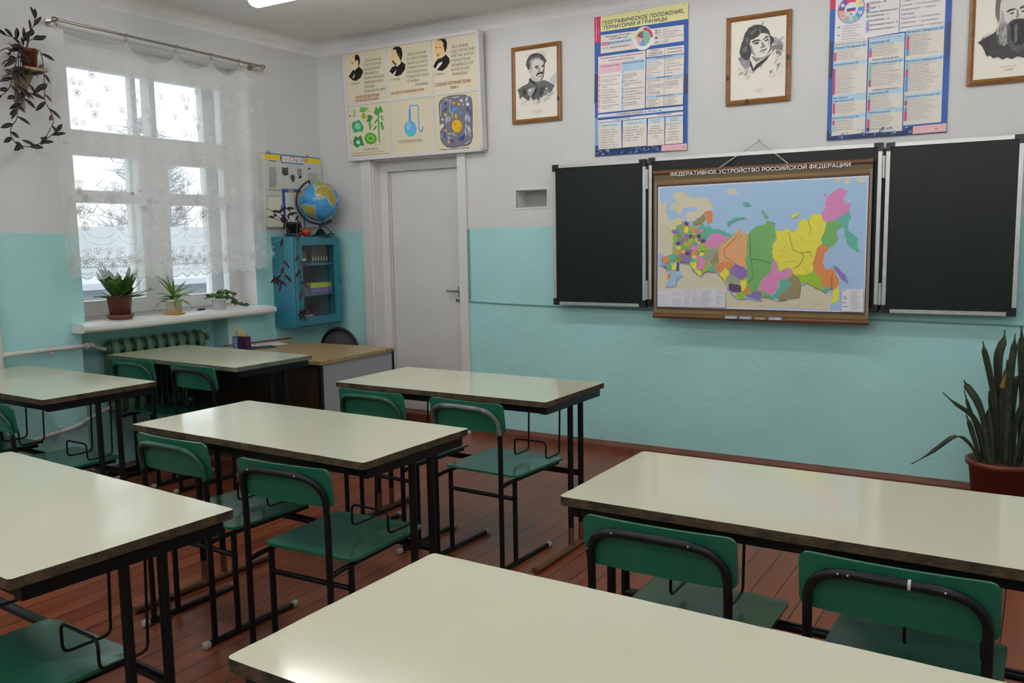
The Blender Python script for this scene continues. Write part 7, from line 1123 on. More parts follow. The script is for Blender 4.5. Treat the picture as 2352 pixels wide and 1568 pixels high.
# ------------------------------------------------------------------ teacher table and chair
WOODT = mat('light_wood_laminate', (.46, .31, .145), .3, var=.28, scale=5, stretch=(1.2, 14, 1), col2=(.36, .23, .10))
WOODTE = mat('chipped_light_edge', (.42, .30, .13), .6, var=.4, scale=40, bump=.3, bscale=80)
WOODD = mat('dark_wood_panel', (.055, .024, .010), .35, var=.35, scale=5, stretch=(8, 8, 1))
GREYP = mat('grey_side_panel', (.36, .36, .39), .5, var=.04, scale=8)
tt = thing('teacher_table', 'light wood topped teacher table with grey side panel behind the radiator desk', 'table', (0, 0, 0))
hT = .70
b = MB(); b.prism(rrect(-.58, -.375, .58, .375, .006, 2), hT-.022, hT, WOODT, mside=WOODTE); b.build('tabletop', tt)
for sx in (-1, 1):
    for sy in (-1, 1):
        b = MB(); b.box((sx*.562-.012, sy*.358-.012, 0), (sx*.562+.012, sy*.358+.012, hT-.022), BLACKM); b.build('leg', tt)
b = MB()
for sy in (-1, 1): b.box((-.55, sy*.358-.010, hT-.046), (.55, sy*.358+.010, hT-.022), BLACKM)
for sx in (-1, 1): b.box((sx*.562-.01, -.346, hT-.046), (sx*.562+.01, .346, hT-.022), BLACKM); b.box((sx*.562-.01, -.346, .2), (sx*.562+.01, .346, .22), BLACKM)
b.build('frame', tt)
b = MB(); b.box((.560, -.345, .22), (.572, .345, hT-.024), GREYP); b.build('side_panel', tt)
b = MB(); b.box((-.55, -.352, .22), (.548, -.342, hT-.05), WOODD); b.build('front_panel', tt)
tt.location = (.632, -1.015, 0); tt.rotation_euler = (0, 0, math.radians(1.8))
tc = thing('office_chair', 'dark grey upholstered chair with round black-rimmed back behind the teacher table', 'chair', (.49, -.40, 0))
FAB = mat('dark_grey_fabric', (.055, .052, .06), .9, bump=.3, bscale=300)
b = MB(); M_ = Matrix.Translation((.49, -.40, .59)) @ Matrix.Rotation(math.radians(-96), 4, 'X')
b.lathe([(.001, .03), (.10, .028), (.16, .022), (.185, .008), (.185, -.008), (.001, -.012)], FAB, n=40, M=M_ @ Matrix.Diagonal((1.0, 1.0, 1, 1))); b.build('backrest', tc)
b = MB(); b.tube([(.49+.192*math.cos(a*math.pi/20), -.40+.02*math.sin(a*math.pi/20)*0, .59+.192*math.sin(a*math.pi/20)) for a in range(41)], .011, BPLAST, n=8, cap=False); b.build('back_rim', tc)
b = MB(); b.lathe([(.001, .0), (.19, .0), (.205, .02), (.19, .045), (.001, .055)], FAB, (.49, -.19-.0, .42), n=32); b.build('seat', tc)
b = MB()
for sx in (-1, 1): b.tube(fillet([(.49+sx*.1, -.40, .6), (.49+sx*.15, -.40, .44), (.49+sx*.15, -.2, .42)], .05), .01, BLACKM)
b.build('back_support', tc)
for sx in (-1, 1):
    for y in (-.36, -.06): b = MB(); b.tube([(.49+sx*.14, -.2+(.1 if y > -.2 else -.1), .42), (.49+sx*.21, y, .0)], .011, BLACKM); b.build('leg', tc)
# ------------------------------------------------------------------ things on the teacher table
def on_table(u, v): return tt.matrix_basis @ Vector((u, v, hT))
YP = mat('yellow_pencil', (.80, .42, .04), .4); WOODPT = mat('pencil_wood', (.55, .36, .18), .6); DKP = mat('dark_pencil', (.03, .04, .03), .4)
cupB = mat('blue_cup', (.035, .07, .26), .4); cupP = mat('purple_cup', (.055, .015, .07), .4); cupPic = mat('cup_picture', (.30, .36, .46), .45, var=.4, scale=40)
def cup(x, y, m, label, pic):
    t = thing('pencil_cup', label, 'pencil holder', (x, y, hT), 'pencil holders on the teacher table')
    b = MB(); s = .026
    for q in (((-s, -s), (s, -s+.002)), ((-s, s-.002), (s, s)), ((-s, -s), (-s+.002, s)), ((s-.002, -s), (s, s))): b.box((x+q[0][0], y+q[0][1], hT), (x+q[1][0], y+q[1][1], hT+.088), m)
    b.box((x-s, y-s, hT), (x+s, y+s, hT+.003), m); b.build('body', t)
    if pic:
        b = MB(); b.box((x-.018, y-s-.001, hT+.006), (x+.02, y-s, hT+.082), cupPic); b.build('picture', t)
cup(.235, -1.135, cupB, 'blue square pencil cup with pale picture on the teacher table', True); cup(.30, -1.13, cupP, 'purple square pencil cup beside the blue one', False)
def pencil(x, y, h, dx, dy, m, label):
    b = MB(); d = Vector((dx, dy, 1)).normalized(); p0 = Vector((x, y, hT+.004)); b.tube([p0, p0+d*(h-.012)], .0042, m, n=6, smooth=False); b.tube([p0+d*(h-.012), p0+d*h], .0042, WOODPT, n=6, rs=[.0042, .0008]); single('pencil', b, label, 'pencil', p0, 'pencils in the cups')
for x, y, h, dx, dy, m, lb in ((.232, -1.138, .175, .02, .02, YP, 'tallest yellow pencil in the blue cup'), (.222, -1.148, .128, -.05, .0, YP, 'shorter yellow pencil leaning left in the blue cup'), (.246, -1.128, .135, .06, .05, YP, 'yellow pencil leaning right in the blue cup'), (.222, -1.122, .132, -.12, .02, cupB, 'blue pencil leaning far left in the blue cup'),
    (.290, -1.138, .14, -.03, .02, YP, 'thick yellow pencil at the left side of the purple cup'), (.306, -1.125, .125, .02, .02, DKP, 'dark pencil in the purple cup'), (.314, -1.138, .128, .05, .02, YP, 'yellow pencil at the right side of the purple cup')): pencil(x, y, h, dx, dy, m, lb)
PAP = mat('white_paper', (.72, .72, .74), .6); PAPG = mat('printed_magazine', (.35, .36, .45), .35, var=.6, scale=40, col2=(.6, .6, .66))
def sheet(name, pts, z0, z1, m, label, cat, group=None):
    b = MB(); b.prism(pts, z0, z1, m); return single(name, b, label, cat, (sum(p[0] for p in pts)/len(pts), sum(p[1] for p in pts)/len(pts), z0), group)
def quad(cx, cy, w_, h_, a):
    c, s = math.cos(math.radians(a)), math.sin(math.radians(a)); return [(cx+c*u-s*v, cy+s*u+c*v) for u, v in ((-w_/2, -h_/2), (w_/2, -h_/2), (w_/2, h_/2), (-w_/2, h_/2))]
sheet('paper_sheet', quad(.215, -.885, .19, .28, -22), hT+.0004, hT+.002, PAP, 'white paper sheet on the teacher table under the pointer', 'paper')
sheet('magazine', quad(.135, -.80, .12, .22, -12), hT+.003, hT+.009, PAPG, 'printed grey magazine at the back of the teacher table', 'magazine')
sheet('notebook', quad(.335, -1.03, .10, .19, -24), hT+.0004, hT+.009, mat('dark_green_cover', (.012, .05, .045), .4), 'dark green notebook beside the purple cup', 'notebook')
b = MB(); b.tube([(.115, -1.16, hT+.017), (.15, -.9, hT+.017), (.195, -.60, hT+.018)], .007, WOODR, n=8, rs=[.004, .0055, .0085]); single('pointer', b, 'long brown wooden pointer lying across the papers on the teacher table', 'pointer', (.15, -.9, hT+.012))
# ------------------------------------------------------------------ potted plants
TERRA = mat('brown_plastic_pot', (.20, .065, .04), .5, var=.2, scale=12, bump=.05); TERRA2 = mat('red_brown_pot', (.19, .035, .018), .4, var=.15, scale=8)
SOIL = mat('soil', (.018, .012, .008), .95, bump=.8, bscale=120); WPOT = mat('white_pot', (.70, .69, .66), .4, var=.06, scale=9)
SANSL = mat('bright_green_leaf', (.075, .20, .022), .35, var=.6, scale=26, col2=(.015, .065, .012)); SANSY = mat('yellow_edged_leaf', (.22, .36, .045), .35, var=.5, scale=18, col2=(.07, .17, .02))
SPID = mat('pale_green_leaf', (.24, .38, .075), .4, var=.4, scale=14, col2=(.09, .22, .03)); SMALLG = mat('small_green_leaf', (.09, .22, .035), .35, var=.5, scale=22, col2=(.025, .09, .015))
DARKL = mat('dark_purple_green_leaf', (.020, .024, .020), .4, var=.5, scale=20, col2=(.030, .012, .020)); PURP = mat('purple_leaf', (.16, .03, .07), .4, var=.5, scale=20, col2=(.05, .012, .03)); REDL = mat('reddish_leaf', (.14, .04, .04), .4)
STEM = mat('brown_green_stem', (.10, .075, .045), .6); STEMD = mat('dark_stem', (.03, .03, .022), .6)
SNAKE = mat('snake_plant_leaf', (.014, .026, .014), .36, var=.85, scale=13, stretch=(1, 1, 3.2), col2=(.050, .060, .034))
SNAKET = mat('dry_leaf', (.30, .19, .04), .5)
def pot(mb, c, h, r0, r1, m, rim=.012, rimr=.006):
    mb.lathe([(.001, 0), (r0, 0), (r0+(r1-r0)*(1-rim/h), h-rim), (r1+rimr, h-rim), (r1+rimr, h), (r1-.005, h), (r1-.008, h-.02), (.001, h-.02)], m, c, n=32)
def soil(t, c, r):
    b = MB(); b.lathe([(r, 0), (r*.5, .004), (.001, .006)], SOIL, c); b.build('soil', t)
# broad leaved plant in brown pot on the sill
SZ = .9645
rd = random.Random(21)
t = thing('potted_plant', 'bushy broad leaved plant in brown pot at the left of the windowsill', 'potted plant', (.02, -1.872, SZ))
b = MB(); c = (.02, -1.872, SZ+.004); pot(b, c, .146, .058, .076, TERRA, .006, .002); b.build('pot', t)
b = MB(); b.lathe([(.001, 0), (.066, 0), (.074, .014), (.082, .030), (.078, .031), (.068, .006), (.001, .004)], TERRA, (.02, -1.872, SZ), n=32); b.build('saucer', t); soil(t, (.02, -1.872, SZ+.128), .066)
def broad(mb, base, a, L, wd, tilt_, m, curl):
    d0 = Vector((math.cos(a), math.sin(a), 0)); pts = []; rs = []
    for i in range(8):
        q = i/7; el = tilt_+curl*q; 
        pts.append((pts[-1] if pts else Vector(base))+(d0*math.cos(el)+Vector((0, 0, 1))*math.sin(el))*(L/7 if i else 0)); rs.append(max(.002, wd*.5*(math.sin(math.pi*(.16+.80*q))**.8)*(1 if q < .95 else .35)))
    mb.tube(pts, .01, m, n=6, side=(-math.sin(a), math.cos(a), .15), rs=rs, ts=[.0022]*8)
for k in range(38):
    a = rd.uniform(0, 6.28); inn = k/38; b = MB(); rr = .035*(1-inn*.6)
    broad(b, (.02+rr*math.cos(a), -1.872+rr*math.sin(a), SZ+.135), a, rd.uniform(.15, .215)*(1 if k > 8 else .85), rd.uniform(.058, .08), math.radians(rd.uniform(28, 48)+34*inn) if k > 7 else math.radians(rd.uniform(5, 25)), SANSL if rd.random() < .7 else SANSY, math.radians(rd.uniform(-14, 14)))
    b.build('leaf', t)
# spider plant
t = thing('potted_plant', 'spiky pale green plant in white pot on a yellow saucer, middle of the sill', 'potted plant', (.025, -1.478, SZ))
b = MB(); b.lathe([(.001, 0), (.06, 0), (.072, .008), (.07, .009), (.001, .006)], mat('yellow_saucer', (.80, .36, .015), .4), (.025, -1.478, SZ), n=32); b.build('saucer', t)
b = MB(); pot(b, (.025, -1.478, SZ+.007), .093, .048, .053, WPOT, .016, .001); b.build('pot', t); soil(t, (.025, -1.478, SZ+.08), .045)
for k in range(26):
    a = k*2.4+rd.uniform(-.3, .3); L = rd.uniform(.11, .18); el = math.radians(rd.uniform(15, 80)) if k > 9 else math.radians(rd.uniform(10, 40)); b = MB(); d0 = Vector((math.cos(a), math.sin(a), 0)); pts = []
    base = Vector((.025, -1.478, SZ+.085+.05*(k/26))); dr = math.radians(rd.uniform(30, 95) if k < 14 else rd.uniform(5, 40))
    for i in range(8):
        q = i/7; e = el-dr*q; pts.append((pts[-1] if pts else base)+(d0*math.cos(e)+Vector((0, 0, 1))*math.sin(e))*(L/7 if i else 0))
    pts = [Vector((max(p.x, -.16), p.y, max(p.z, SZ+.016))) for p in pts]
    b.tube(pts, .006, SPID, n=6, side=(-math.sin(a), math.cos(a), .5), rs=[.008, .011, .0115, .0105, .009, .007, .004, .001], ts=[.0012]*8); b.build('leaf', t)
# small trailing plant
t = thing('potted_plant', 'small trailing green plant in white pot at the right of the windowsill', 'potted plant', (.02, -1.10, SZ))
b = MB(); pot(b, (.02, -1.10, SZ), .078, .044, .05, mat('white_pot_clean', (.74, .75, .76), .35), .006, .0005); b.build('pot', t); soil(t, (.02, -1.10, SZ+.06), .044)
stems = [[(.02, -1.10, 1.03), (.03, -1.14, 1.06), (.04, -1.19, 1.065), (.045, -1.22, 1.05)], [(.02, -1.10, 1.03), (.03, -1.08, 1.075), (.03, -1.04, 1.085), (.035, -1.0, 1.07), (.04, -.975, 1.05)], [(.02, -1.08, 1.03), (.04, -1.03, 1.055), (.05, -1.0, 1.02), (.05, -.965, .995), (.055, -.93, .982), (.055, -.88, .978)], [(.02, -1.10, 1.03), (.0, -1.10, 1.08), (.0, -1.06, 1.095)], [(.02, -1.1, 1.03), (.05, -1.06, 1.05), (.06, -1.02, 1.04)]]
b = MB(); lf = MB()
for s_ in stems:
    b.tube(s_, .002, STEM, n=6)
    for p, q in zip(s_[:-1], s_[1:]):
        for k in range(4):
            x = Vector(p).lerp(Vector(q), k/4); a = rd.uniform(0, 6.28); lf.leaf(x, (math.cos(a)*.8+.3, math.sin(a), rd.uniform(.0, .6)), rd.uniform(.028, .042), rd.uniform(.022, .032), SMALLG, up=(.8+rd.uniform(-.4, .4), -.7+rd.uniform(-.4, .4), rd.uniform(0, .9)), droop=.2)
b.build('stem', t); lf.build('leaves', t)
b = MB(); b.tube([(-.035, -1.235, SZ+.008), (-.055, -1.165, SZ+.008)], .007, mat('dark_blue_marker', (.01, .02, .07), .4), n=8); single('marker', b, 'dark blue marker lying on the windowsill by the small trailing plant', 'pen', (-.045, -1.20, SZ))
# plant hanging on a wall shelf at the upper left
t = thing('wall_shelf', 'small wooden bracket shelf on the left wall holding the trailing plant', 'shelf', (0, -2.39, 2.37))
SHW = mat('pale_shelf_wood', (.30, .23, .14), .55, var=.3, scale=9)
b = MB(); b.box((0, -2.46, 2.388), (.19, -2.33, 2.403), SHW); b.build('board', t)
b = MB(); b.prism([(0, 2.24), (.02, 2.24), (.15, 2.375), (.15, 2.388), (0, 2.388)], -2.405, -2.385, SHW, M=Matrix(((1, 0, 0, 0), (0, 0, 1, 0), (0, 1, 0, 0), (0, 0, 0, 1)))); b.build('bracket', t)
b = MB(); b.box((0, -2.42, 2.20), (.012, -2.37, 2.388), SHW); b.build('wall_plate', t)
t = thing('hanging_plant', 'dark trailing plant in red brown pot on the bracket shelf at the upper left', 'potted plant', (.12, -2.39, 2.403))
b = MB(); pot(b, (.12, -2.39, 2.403), .105, .036, .045, TERRA2, .02, .003); b.build('pot', t); soil(t, (.12, -2.39, 2.49), .038)
HS = {'up': [(-2.403, 2.50), (-2.386, 2.56), (-2.369, 2.607), (-2.348, 2.645), (-2.336, 2.684)], 'up2': [(-2.419, 2.50), (-2.416, 2.535), (-2.419, 2.559)], 'up3': [(-2.41, 2.50), (-2.441, 2.541), (-2.469, 2.56), (-2.504, 2.561)], 'up4': [(-2.406, 2.51), (-2.383, 2.563), (-2.336, 2.569)],
      'r': [(-2.38, 2.50), (-2.346, 2.512), (-2.345, 2.434), (-2.35, 2.364), (-2.338, 2.297), (-2.35, 2.235), (-2.32, 2.184), (-2.306, 2.125), (-2.351, 2.04)], 'r2': [(-2.35, 2.364), (-2.389, 2.373), (-2.43, 2.365)],
      'mid': [(-2.41, 2.50), (-2.46, 2.515), (-2.49, 2.44), (-2.511, 2.361), (-2.53, 2.31), (-2.548, 2.269), (-2.59, 2.23)],
      'm2': [(-2.42, 2.50), (-2.465, 2.505), (-2.475, 2.4), (-2.502, 2.285), (-2.523, 2.214), (-2.516, 2.171), (-2.512, 2.118), (-2.55, 2.066), (-2.559, 2.017), (-2.532, 1.985), (-2.483, 1.967), (-2.437, 1.975), (-2.388, 2.002), (-2.343, 2.031), (-2.292, 2.071)],
      'm3': [(-2.43, 2.50), (-2.475, 2.48), (-2.485, 2.38), (-2.483, 2.278), (-2.46, 2.246), (-2.474, 2.206), (-2.502, 2.168)], 'm4': [(-2.47, 2.36), (-2.444, 2.263), (-2.408, 2.26), (-2.364, 2.288)]}
b = MB(); lf = MB()
for k, s_ in HS.items():
    up = k.startswith('up')
    P = [Vector((.12+(.0 if i < 1 else (.05 if not up else 0)+rd.uniform(-.012, .012)), y, z)) for i, (y, z) in enumerate(s_)]
    P = fillet(P, .03, 3); b.tube(P, .0022, STEMD, n=6)
    m = len(P); step = 3
    for i in range(1, m, step):
        side = 1 if (i//step) % 2 else -1; dd = (P[min(i+1, m-1)]-P[i-1])
        if dd.length < 1e-5: continue
        dd.normalize(); out = Vector((rd.uniform(-.2, .5), side*(.8 if not up else .5), rd.uniform(-.35, .35) if not up else .6))+dd*.5
        lf.leaf(P[i], out, rd.uniform(.045, .085), rd.uniform(.018, .03), REDL if (k in ('r',) and rd.random() < .55) else DARKL, up=(1, .2, .3), droop=.12)
    lf.leaf(P[-1], (P[-1]-P[-2])+Vector((0, 0, .01)), .06, .024, DARKL, up=(1, .2, .3), droop=.0)
for k in range(26):
    a = rd.uniform(0, 6.28); p = Vector((.13+.05*math.cos(a), -2.45+.04*math.sin(a), 2.40+rd.uniform(-.05, .12))); lf.leaf(p, (math.cos(a)*.6+.3, -abs(math.sin(a))-.1, rd.uniform(-.5, .5)), rd.uniform(.04, .07), .026, DARKL if rd.random() < .75 else REDL, droop=.3)
b.build('stem', t); lf.build('leaves', t)
# trailing purple plant on the cabinet
t = thing('trailing_plant', 'purple leaved trailing plant in dark pot on the blue cabinet, left of the globe', 'potted plant', (.15, -.485, 1.468))
b = MB(); b.lathe([(.001, 0), (.058, 0), (.064, .022), (.06, .023), (.001, .008)], mat('dark_teal_saucer', (.012, .06, .07), .4), (.15, -.485, 1.468), n=24); b.build('saucer', t)
b = MB(); pot(b, (.15, -.485, 1.477), .098, .046, .058, mat('dark_grey_pot', (.016, .018, .018), .45), .02, .003); b.build('pot', t); soil(t, (.15, -.485, 1.555), .05)
Y = lambda y: y   # stems given as (x, y, z)
CS = [[(.15, -.52, 1.56), (.2, -.60, 1.60), (.235, -.645, 1.53), (.25, -.695, 1.45), (.25, -.69, 1.413), (.25, -.705, 1.349), (.25, -.695, 1.289), (.25, -.697, 1.243), (.25, -.688, 1.187), (.25, -.693, 1.16)], [(.25, -.693, 1.16), (.25, -.729, 1.138), (.25, -.765, 1.155), (.25, -.79, 1.169)],
      [(.17, -.46, 1.56), (.22, -.49, 1.63), (.258, -.545, 1.58), (.27, -.566, 1.50), (.27, -.565, 1.425), (.268, -.565, 1.322), (.268, -.535, 1.274), (.268, -.545, 1.218), (.268, -.544, 1.133), (.268, -.535, 1.061), (.268, -.493, .987), (.268, -.476, .947)], [(.268, -.484, .93), (.268, -.545, .905), (.268, -.574, .862)],
      [(.15, -.51, 1.56), (.18, -.60, 1.56), (.2, -.66, 1.60), (.2, -.70, 1.63), (.2, -.735, 1.653), (.2, -.78, 1.668)], [(.2, -.66, 1.585), (.2, -.72, 1.602), (.2, -.785, 1.609)], [(.14, -.5, 1.56), (.2, -.62, 1.60), (.2, -.672, 1.65), (.2, -.635, 1.671), (.2, -.585, 1.67), (.2, -.555, 1.652), (.2, -.52, 1.61)], [(.15, -.49, 1.56), (.19, -.56, 1.60), (.2, -.588, 1.625), (.2, -.556, 1.64), (.2, -.53, 1.62)]]
b = MB(); lf = MB()
for n_, s_ in enumerate(CS):
    P = fillet(s_, .02, 3); b.tube(P, .0028 if n_ in (0, 2) else .002, STEM if n_ in (0, 2) else STEMD, n=6)
    m = len(P)
    for i in range(2, m, 4):
        low = P[i].z < 1.30; hi = P[i].z > 1.53
        if not (low or hi) and rd.random() < .6: continue
        side = 1 if (i//4) % 2 else -1
        lf.leaf(P[i], (rd.uniform(0, .5), side*rd.uniform(.4, .8), rd.uniform(-.9, -.2) if low or n_ in (0, 2) else rd.uniform(0, .6)), rd.uniform(.05, .085), rd.uniform(.02, .028), PURP if rd.random() < (.6 if not hi else .05) else DARKL, up=(1, 0, .3), droop=.25)
for c0 in ((.25, -.785, 1.165), (.26, -.55, .905), (.265, -.47, .94)):
    for k in range(6):
        a = k*1.05; lf.leaf(c0, (.3, math.cos(a), math.sin(a)*.8-.2), rd.uniform(.045, .07), .02, DARKL if k % 2 else PURP, up=(1, 0, .2), droop=.2)
b.build('stem', t); lf.build('leaves', t)
b = MB(); b.lathe([(.001, 0), (.02, 0), (.038, .02), (.046, .052), (.042, .052), (.034, .02), (.001, .006)], mat('red_bowl', (.55, .045, .02), .35), (.195, -.398, 1.468), n=24); single('bowl', b, 'small red bowl between the dark pot and the globe on the cabinet', 'bowl', (.195, -.398, 1.468))
# snake plant on the floor by the right end
t = thing('snake_plant', 'tall dark snake plant in big red brown floor pot at the right edge', 'potted plant', (4.832, -.36, 0))
b = MB(); pot(b, (4.832, -.36, 0), .292, .115, .150, TERRA2, .026, .010); b.build('pot', t); soil(t, (4.832, -.36, .262), .146)
SN = {'a': [(4.74, .27), (4.70, .356), (4.653, .398), (4.609, .389), (4.553, .332), (4.496, .278), (4.425, .225)], 'b': [(4.745, .27), (4.71, .386), (4.688, .455), (4.667, .51)], 'c': [(4.77, .27), (4.73, .459), (4.686, .519), (4.621, .556), (4.557, .612)], 'd': [(4.75, .27), (4.714, .436), (4.672, .539), (4.649, .622)],
      'e': [(4.79, .27), (4.74, .531), (4.713, .6), (4.667, .66), (4.654, .689)], 'f': [(4.82, .27), (4.794, .571), (4.756, .75), (4.734, .833), (4.726, .881)], 'g': [(4.829, .27), (4.809, .572), (4.795, .753), (4.795, .822), (4.817, .886), (4.818, .939)], 'h': [(4.853, .27), (4.854, .646), (4.857, .784), (4.865, .874), (4.865, .932)],
      'i': [(4.865, .27), (4.848, .576), (4.845, .715), (4.837, .801)], 'j': [(4.80, .27), (4.78, .45), (4.771, .548)], 'k': [(4.883, .27), (4.882, .474), (4.913, .581), (4.95, .667)], 'l': [(4.91, .27), (4.912, .65), (4.896, .855), (4.888, .961)], 'm': [(4.877, .27), (4.866, .577), (4.873, .689), (4.898, .722)], 'n': [(4.81, .27), (4.784, .528), (4.761, .625)],
      'o': [(4.889, .27), (4.909, .407), (4.93, .472), (4.951, .529)], 'p': [(4.76, .27), (4.744, .453), (4.771, .548)], 'q': [(4.84, .27), (4.83, .5), (4.822, .68)], 'r': [(4.93, .27), (4.95, .5), (4.99, .75)], 's': [(4.90, .27), (4.93, .55), (4.955, .88)]}
WD = {'a': .013, 'b': .014, 'c': .016, 'd': .011, 'e': .02, 'f': .018, 'g': .026, 'h': .018, 'i': .028, 'j': .018, 'k': .018, 'l': .026, 'm': .02, 'n': .02, 'o': .014, 'p': .014, 'q': .03, 'r': .02, 's': .02}
for n_, (k, s_) in enumerate(SN.items()):
    b = MB(); yy = -.36+rd.uniform(-.06, .06); P = fillet([Vector((x, yy+rd.uniform(-.004, .004), z)) for x, z in s_], .06, 4); m = len(P); wv = WD[k]*.78
    rs = [max(.002, wv*(.55+.6*math.sin(math.pi*min(1, (i/(m-1))*.8+.1)))*(1 if i < m*.8 else max(.08, 1-((i/(m-1))-.8)/.2*.95))) for i in range(m)]
    b.tube(P, wv, SNAKE, n=8, side=(1, rd.uniform(-.5, .2), rd.uniform(-.3, .3)), rs=rs, ts=[.0035]*m); b.build('leaf', t)
b = MB(); b.tube([(4.823, -.40, .66), (4.83, -.405, .70), (4.838, -.405, .735)], .01, SNAKET, n=6, side=(1, 0, 0), rs=[.014, .009, .002], ts=[.002]*3); o_ = b.build('leaf', t); o_['label'] = 'yellow dry leaf tip'
# ------------------------------------------------------------------ curtain
def sheer(name, op, col):
    m = bpy.data.materials.new(name); m.use_nodes = True; nt = m.node_tree; nt.nodes.remove(nt.nodes['Principled BSDF'])
    tr = nt.nodes.new('ShaderNodeBsdfTransparent'); df = nt.nodes.new('ShaderNodeBsdfDiffuse'); tl = nt.nodes.new('ShaderNodeBsdfTranslucent'); df.inputs[0].default_value = (*col, 1); tl.inputs[0].default_value = (*col, 1)
    m1 = nt.nodes.new('ShaderNodeMixShader'); m1.inputs[0].default_value = .42; nt.links.new(df.outputs[0], m1.inputs[1]); nt.links.new(tl.outputs[0], m1.inputs[2])
    m2 = nt.nodes.new('ShaderNodeMixShader'); nt.links.new(tr.outputs[0], m2.inputs[1]); nt.links.new(m1.outputs[0], m2.inputs[2])
    tc = nt.nodes.new('ShaderNodeNewGeometry'); n = nt.nodes.new('ShaderNodeTexNoise'); n.inputs['Scale'].default_value = 8; nt.links.new(tc.outputs['Position'], n.inputs['Vector'])
    mr = nt.nodes.new('ShaderNodeMapRange'); mr.inputs['To Min'].default_value = op-.05; mr.inputs['To Max'].default_value = op+.05; nt.links.new(n.outputs['Fac'], mr.inputs['Value']); nt.links.new(mr.outputs[0], m2.inputs[0])
    nt.links.new(m2.outputs[0], nt.nodes['Material Output'].inputs[0]); return m
SHEER = sheer('sheer_curtain', .42, (.90, .895, .89)); LACE = sheer('lace_thread', .80, (.80, .79, .79))
ROD = mat('steel_rod', (.42, .38, .32), .3, metal=1.)
t = thing('curtain_rod', 'thin metal curtain rod with ring clips above the window', 'curtain rod', (.1, -1.43, 2.69))
zr = lambda y: 2.706-(y+2.21)*.015
b = MB(); b.tube([(.10, -2.215, zr(-2.215)), (.10, -.65, zr(-.65))], .008, ROD, n=10); b.build('rod', t)
for y in (-2.215, -.655):
    b = MB(); b.sphere((.10, y, zr(y)), .016, ROD, 14, 8); b.build('finial', t)
for y in (-2.19, -.69):
    b = MB(); b.tube([(0, y, zr(y)), (.10, y, zr(y))], .007, ROD, n=8); b.tube([(.002, y, zr(y)), (.008, y, zr(y))], .022, ROD, n=14); b.build('wall_bracket', t)
CY = [-2.20, -1.76, -1.40, -1.115, -.88, -.665]
for y in CY:
    b = MB(); b.tube([(.10+.016*math.cos(k*math.pi/8), y+.004*math.sin(k*math.pi/8), zr(y)-.006+.018*math.sin(k*math.pi/8)) for k in range(17)], .002, ROD, n=6, cap=False); b.tube([(.10, y, zr(y)-.024), (.10, y, zr(y)-.035), (.10, y, zr(y)-.055)], .005, ROD, n=8, rs=[.003, .006, .004]); b.build('ring_clip', t)
c_t = thing('lace_curtain', 'sheer white lace curtain clipped to the rod over the window', 'curtain', (.09, -1.45, 1.24))
def ctop(y):
    for a, c in zip(CY[:-1], CY[1:]):
        if a <= y <= c:
            q = (y-a)/(c-a); s_ = .028+.25*(c-a)*.8; s_ = (.03, .085, .06, .06, .05)[CY.index(a)]; return zr(a+(c-a)*q)-.052-s_*4*q*(1-q)
    return zr(y)-.052
cy0_, cy1_ = -2.265, -.645
def cbot(y): 
    k = (y-cy0_)/.088; return 1.252-.030*abs(math.sin(math.pi*k))**.7-.012*math.sin(y*3.1)
def cx(y, z):
    q = max(0, min(1, (2.66-z)/1.4)); return .098+.012*math.sin(y*21+.6*math.sin(z*2))*(.4+.6*q)+.006*math.sin(y*47+1.3)*q+.01*q
NYc, NZc = 220, 40
def ymap(y, z):   # the sides draw in slightly
    q = max(0, min(1, (2.66-z)/1.4)); e = .07*q if y > -1.4 else 0
    return y-(e*max(0, (y+1.4)/.75))
b = MB(); vs_ = []
for j in range(NZc+1):
    for i in range(NYc+1):
        y = cy0_+(cy1_-cy0_)*i/NYc; zt, zb = ctop(max(CY[0], min(CY[-1], y))), cbot(y); z = zt+(zb-zt)*j/NZc; vs_.append((cx(y, z), ymap(y, z), z))
b.add(vs_, [(j*(NYc+1)+i, j*(NYc+1)+i+1, (j+1)*(NYc+1)+i+1, (j+1)*(NYc+1)+i) for j in range(NZc) for i in range(NYc)], SHEER, True); b.build('sheer_panel', c_t)
def motif(name): return MB()
L_ = MB()
def lpt(y, z): return (cx(y, z)+.0012, ymap(y, z), z)
def band(pts, wd):
    for p, q in zip(pts[:-1], pts[1:]):
        dx, dz = q[0]-p[0], q[1]-p[1]; d = math.hypot(dx, dz)
        if d < 1e-6: continue
        nx, nz = -dz/d*wd/2, dx/d*wd/2; L_.add([lpt(p[0]-nx, p[1]-nz), lpt(q[0]-nx, q[1]-nz), lpt(q[0]+nx, q[1]+nz), lpt(p[0]+nx, p[1]+nz)], [(0, 1, 2, 3)], LACE)
def petal(cy, cz, a, r, w_, wd):
    pts = []
    for k in range(11):
        t_ = 2*math.pi*k/10; u = r*.55+r*.45*math.cos(t_); v = w_*math.sin(t_)
        pts.append((cy+u*math.cos(a)-v*math.sin(a), cz+u*math.sin(a)+v*math.cos(a)))
    band(pts, wd)
def flower(cy, cz, r, n, wd=.0035, rot=0):
    for k in range(n): petal(cy, cz, rot+2*math.pi*k/n, r, r*math.pi/n*.62, wd)
    band([(cy+r*.16*math.cos(k), cz+r*.16*math.sin(k)) for k in range(8)], wd)
def twig(cy, cz, s_=1):
    flower(cy, cz-.03*s_, .022*s_, 5, .0035)
    for a in (2.2, 2.7, 1.8): petal(cy-.012*s_, cz+.012*s_, a, .045*s_, .010*s_, .0028)
    for a in (1.1, .6): petal(cy+.012*s_, cz+.015*s_, a, .034*s_, .009*s_, .0028)
rd2 = random.Random(9)
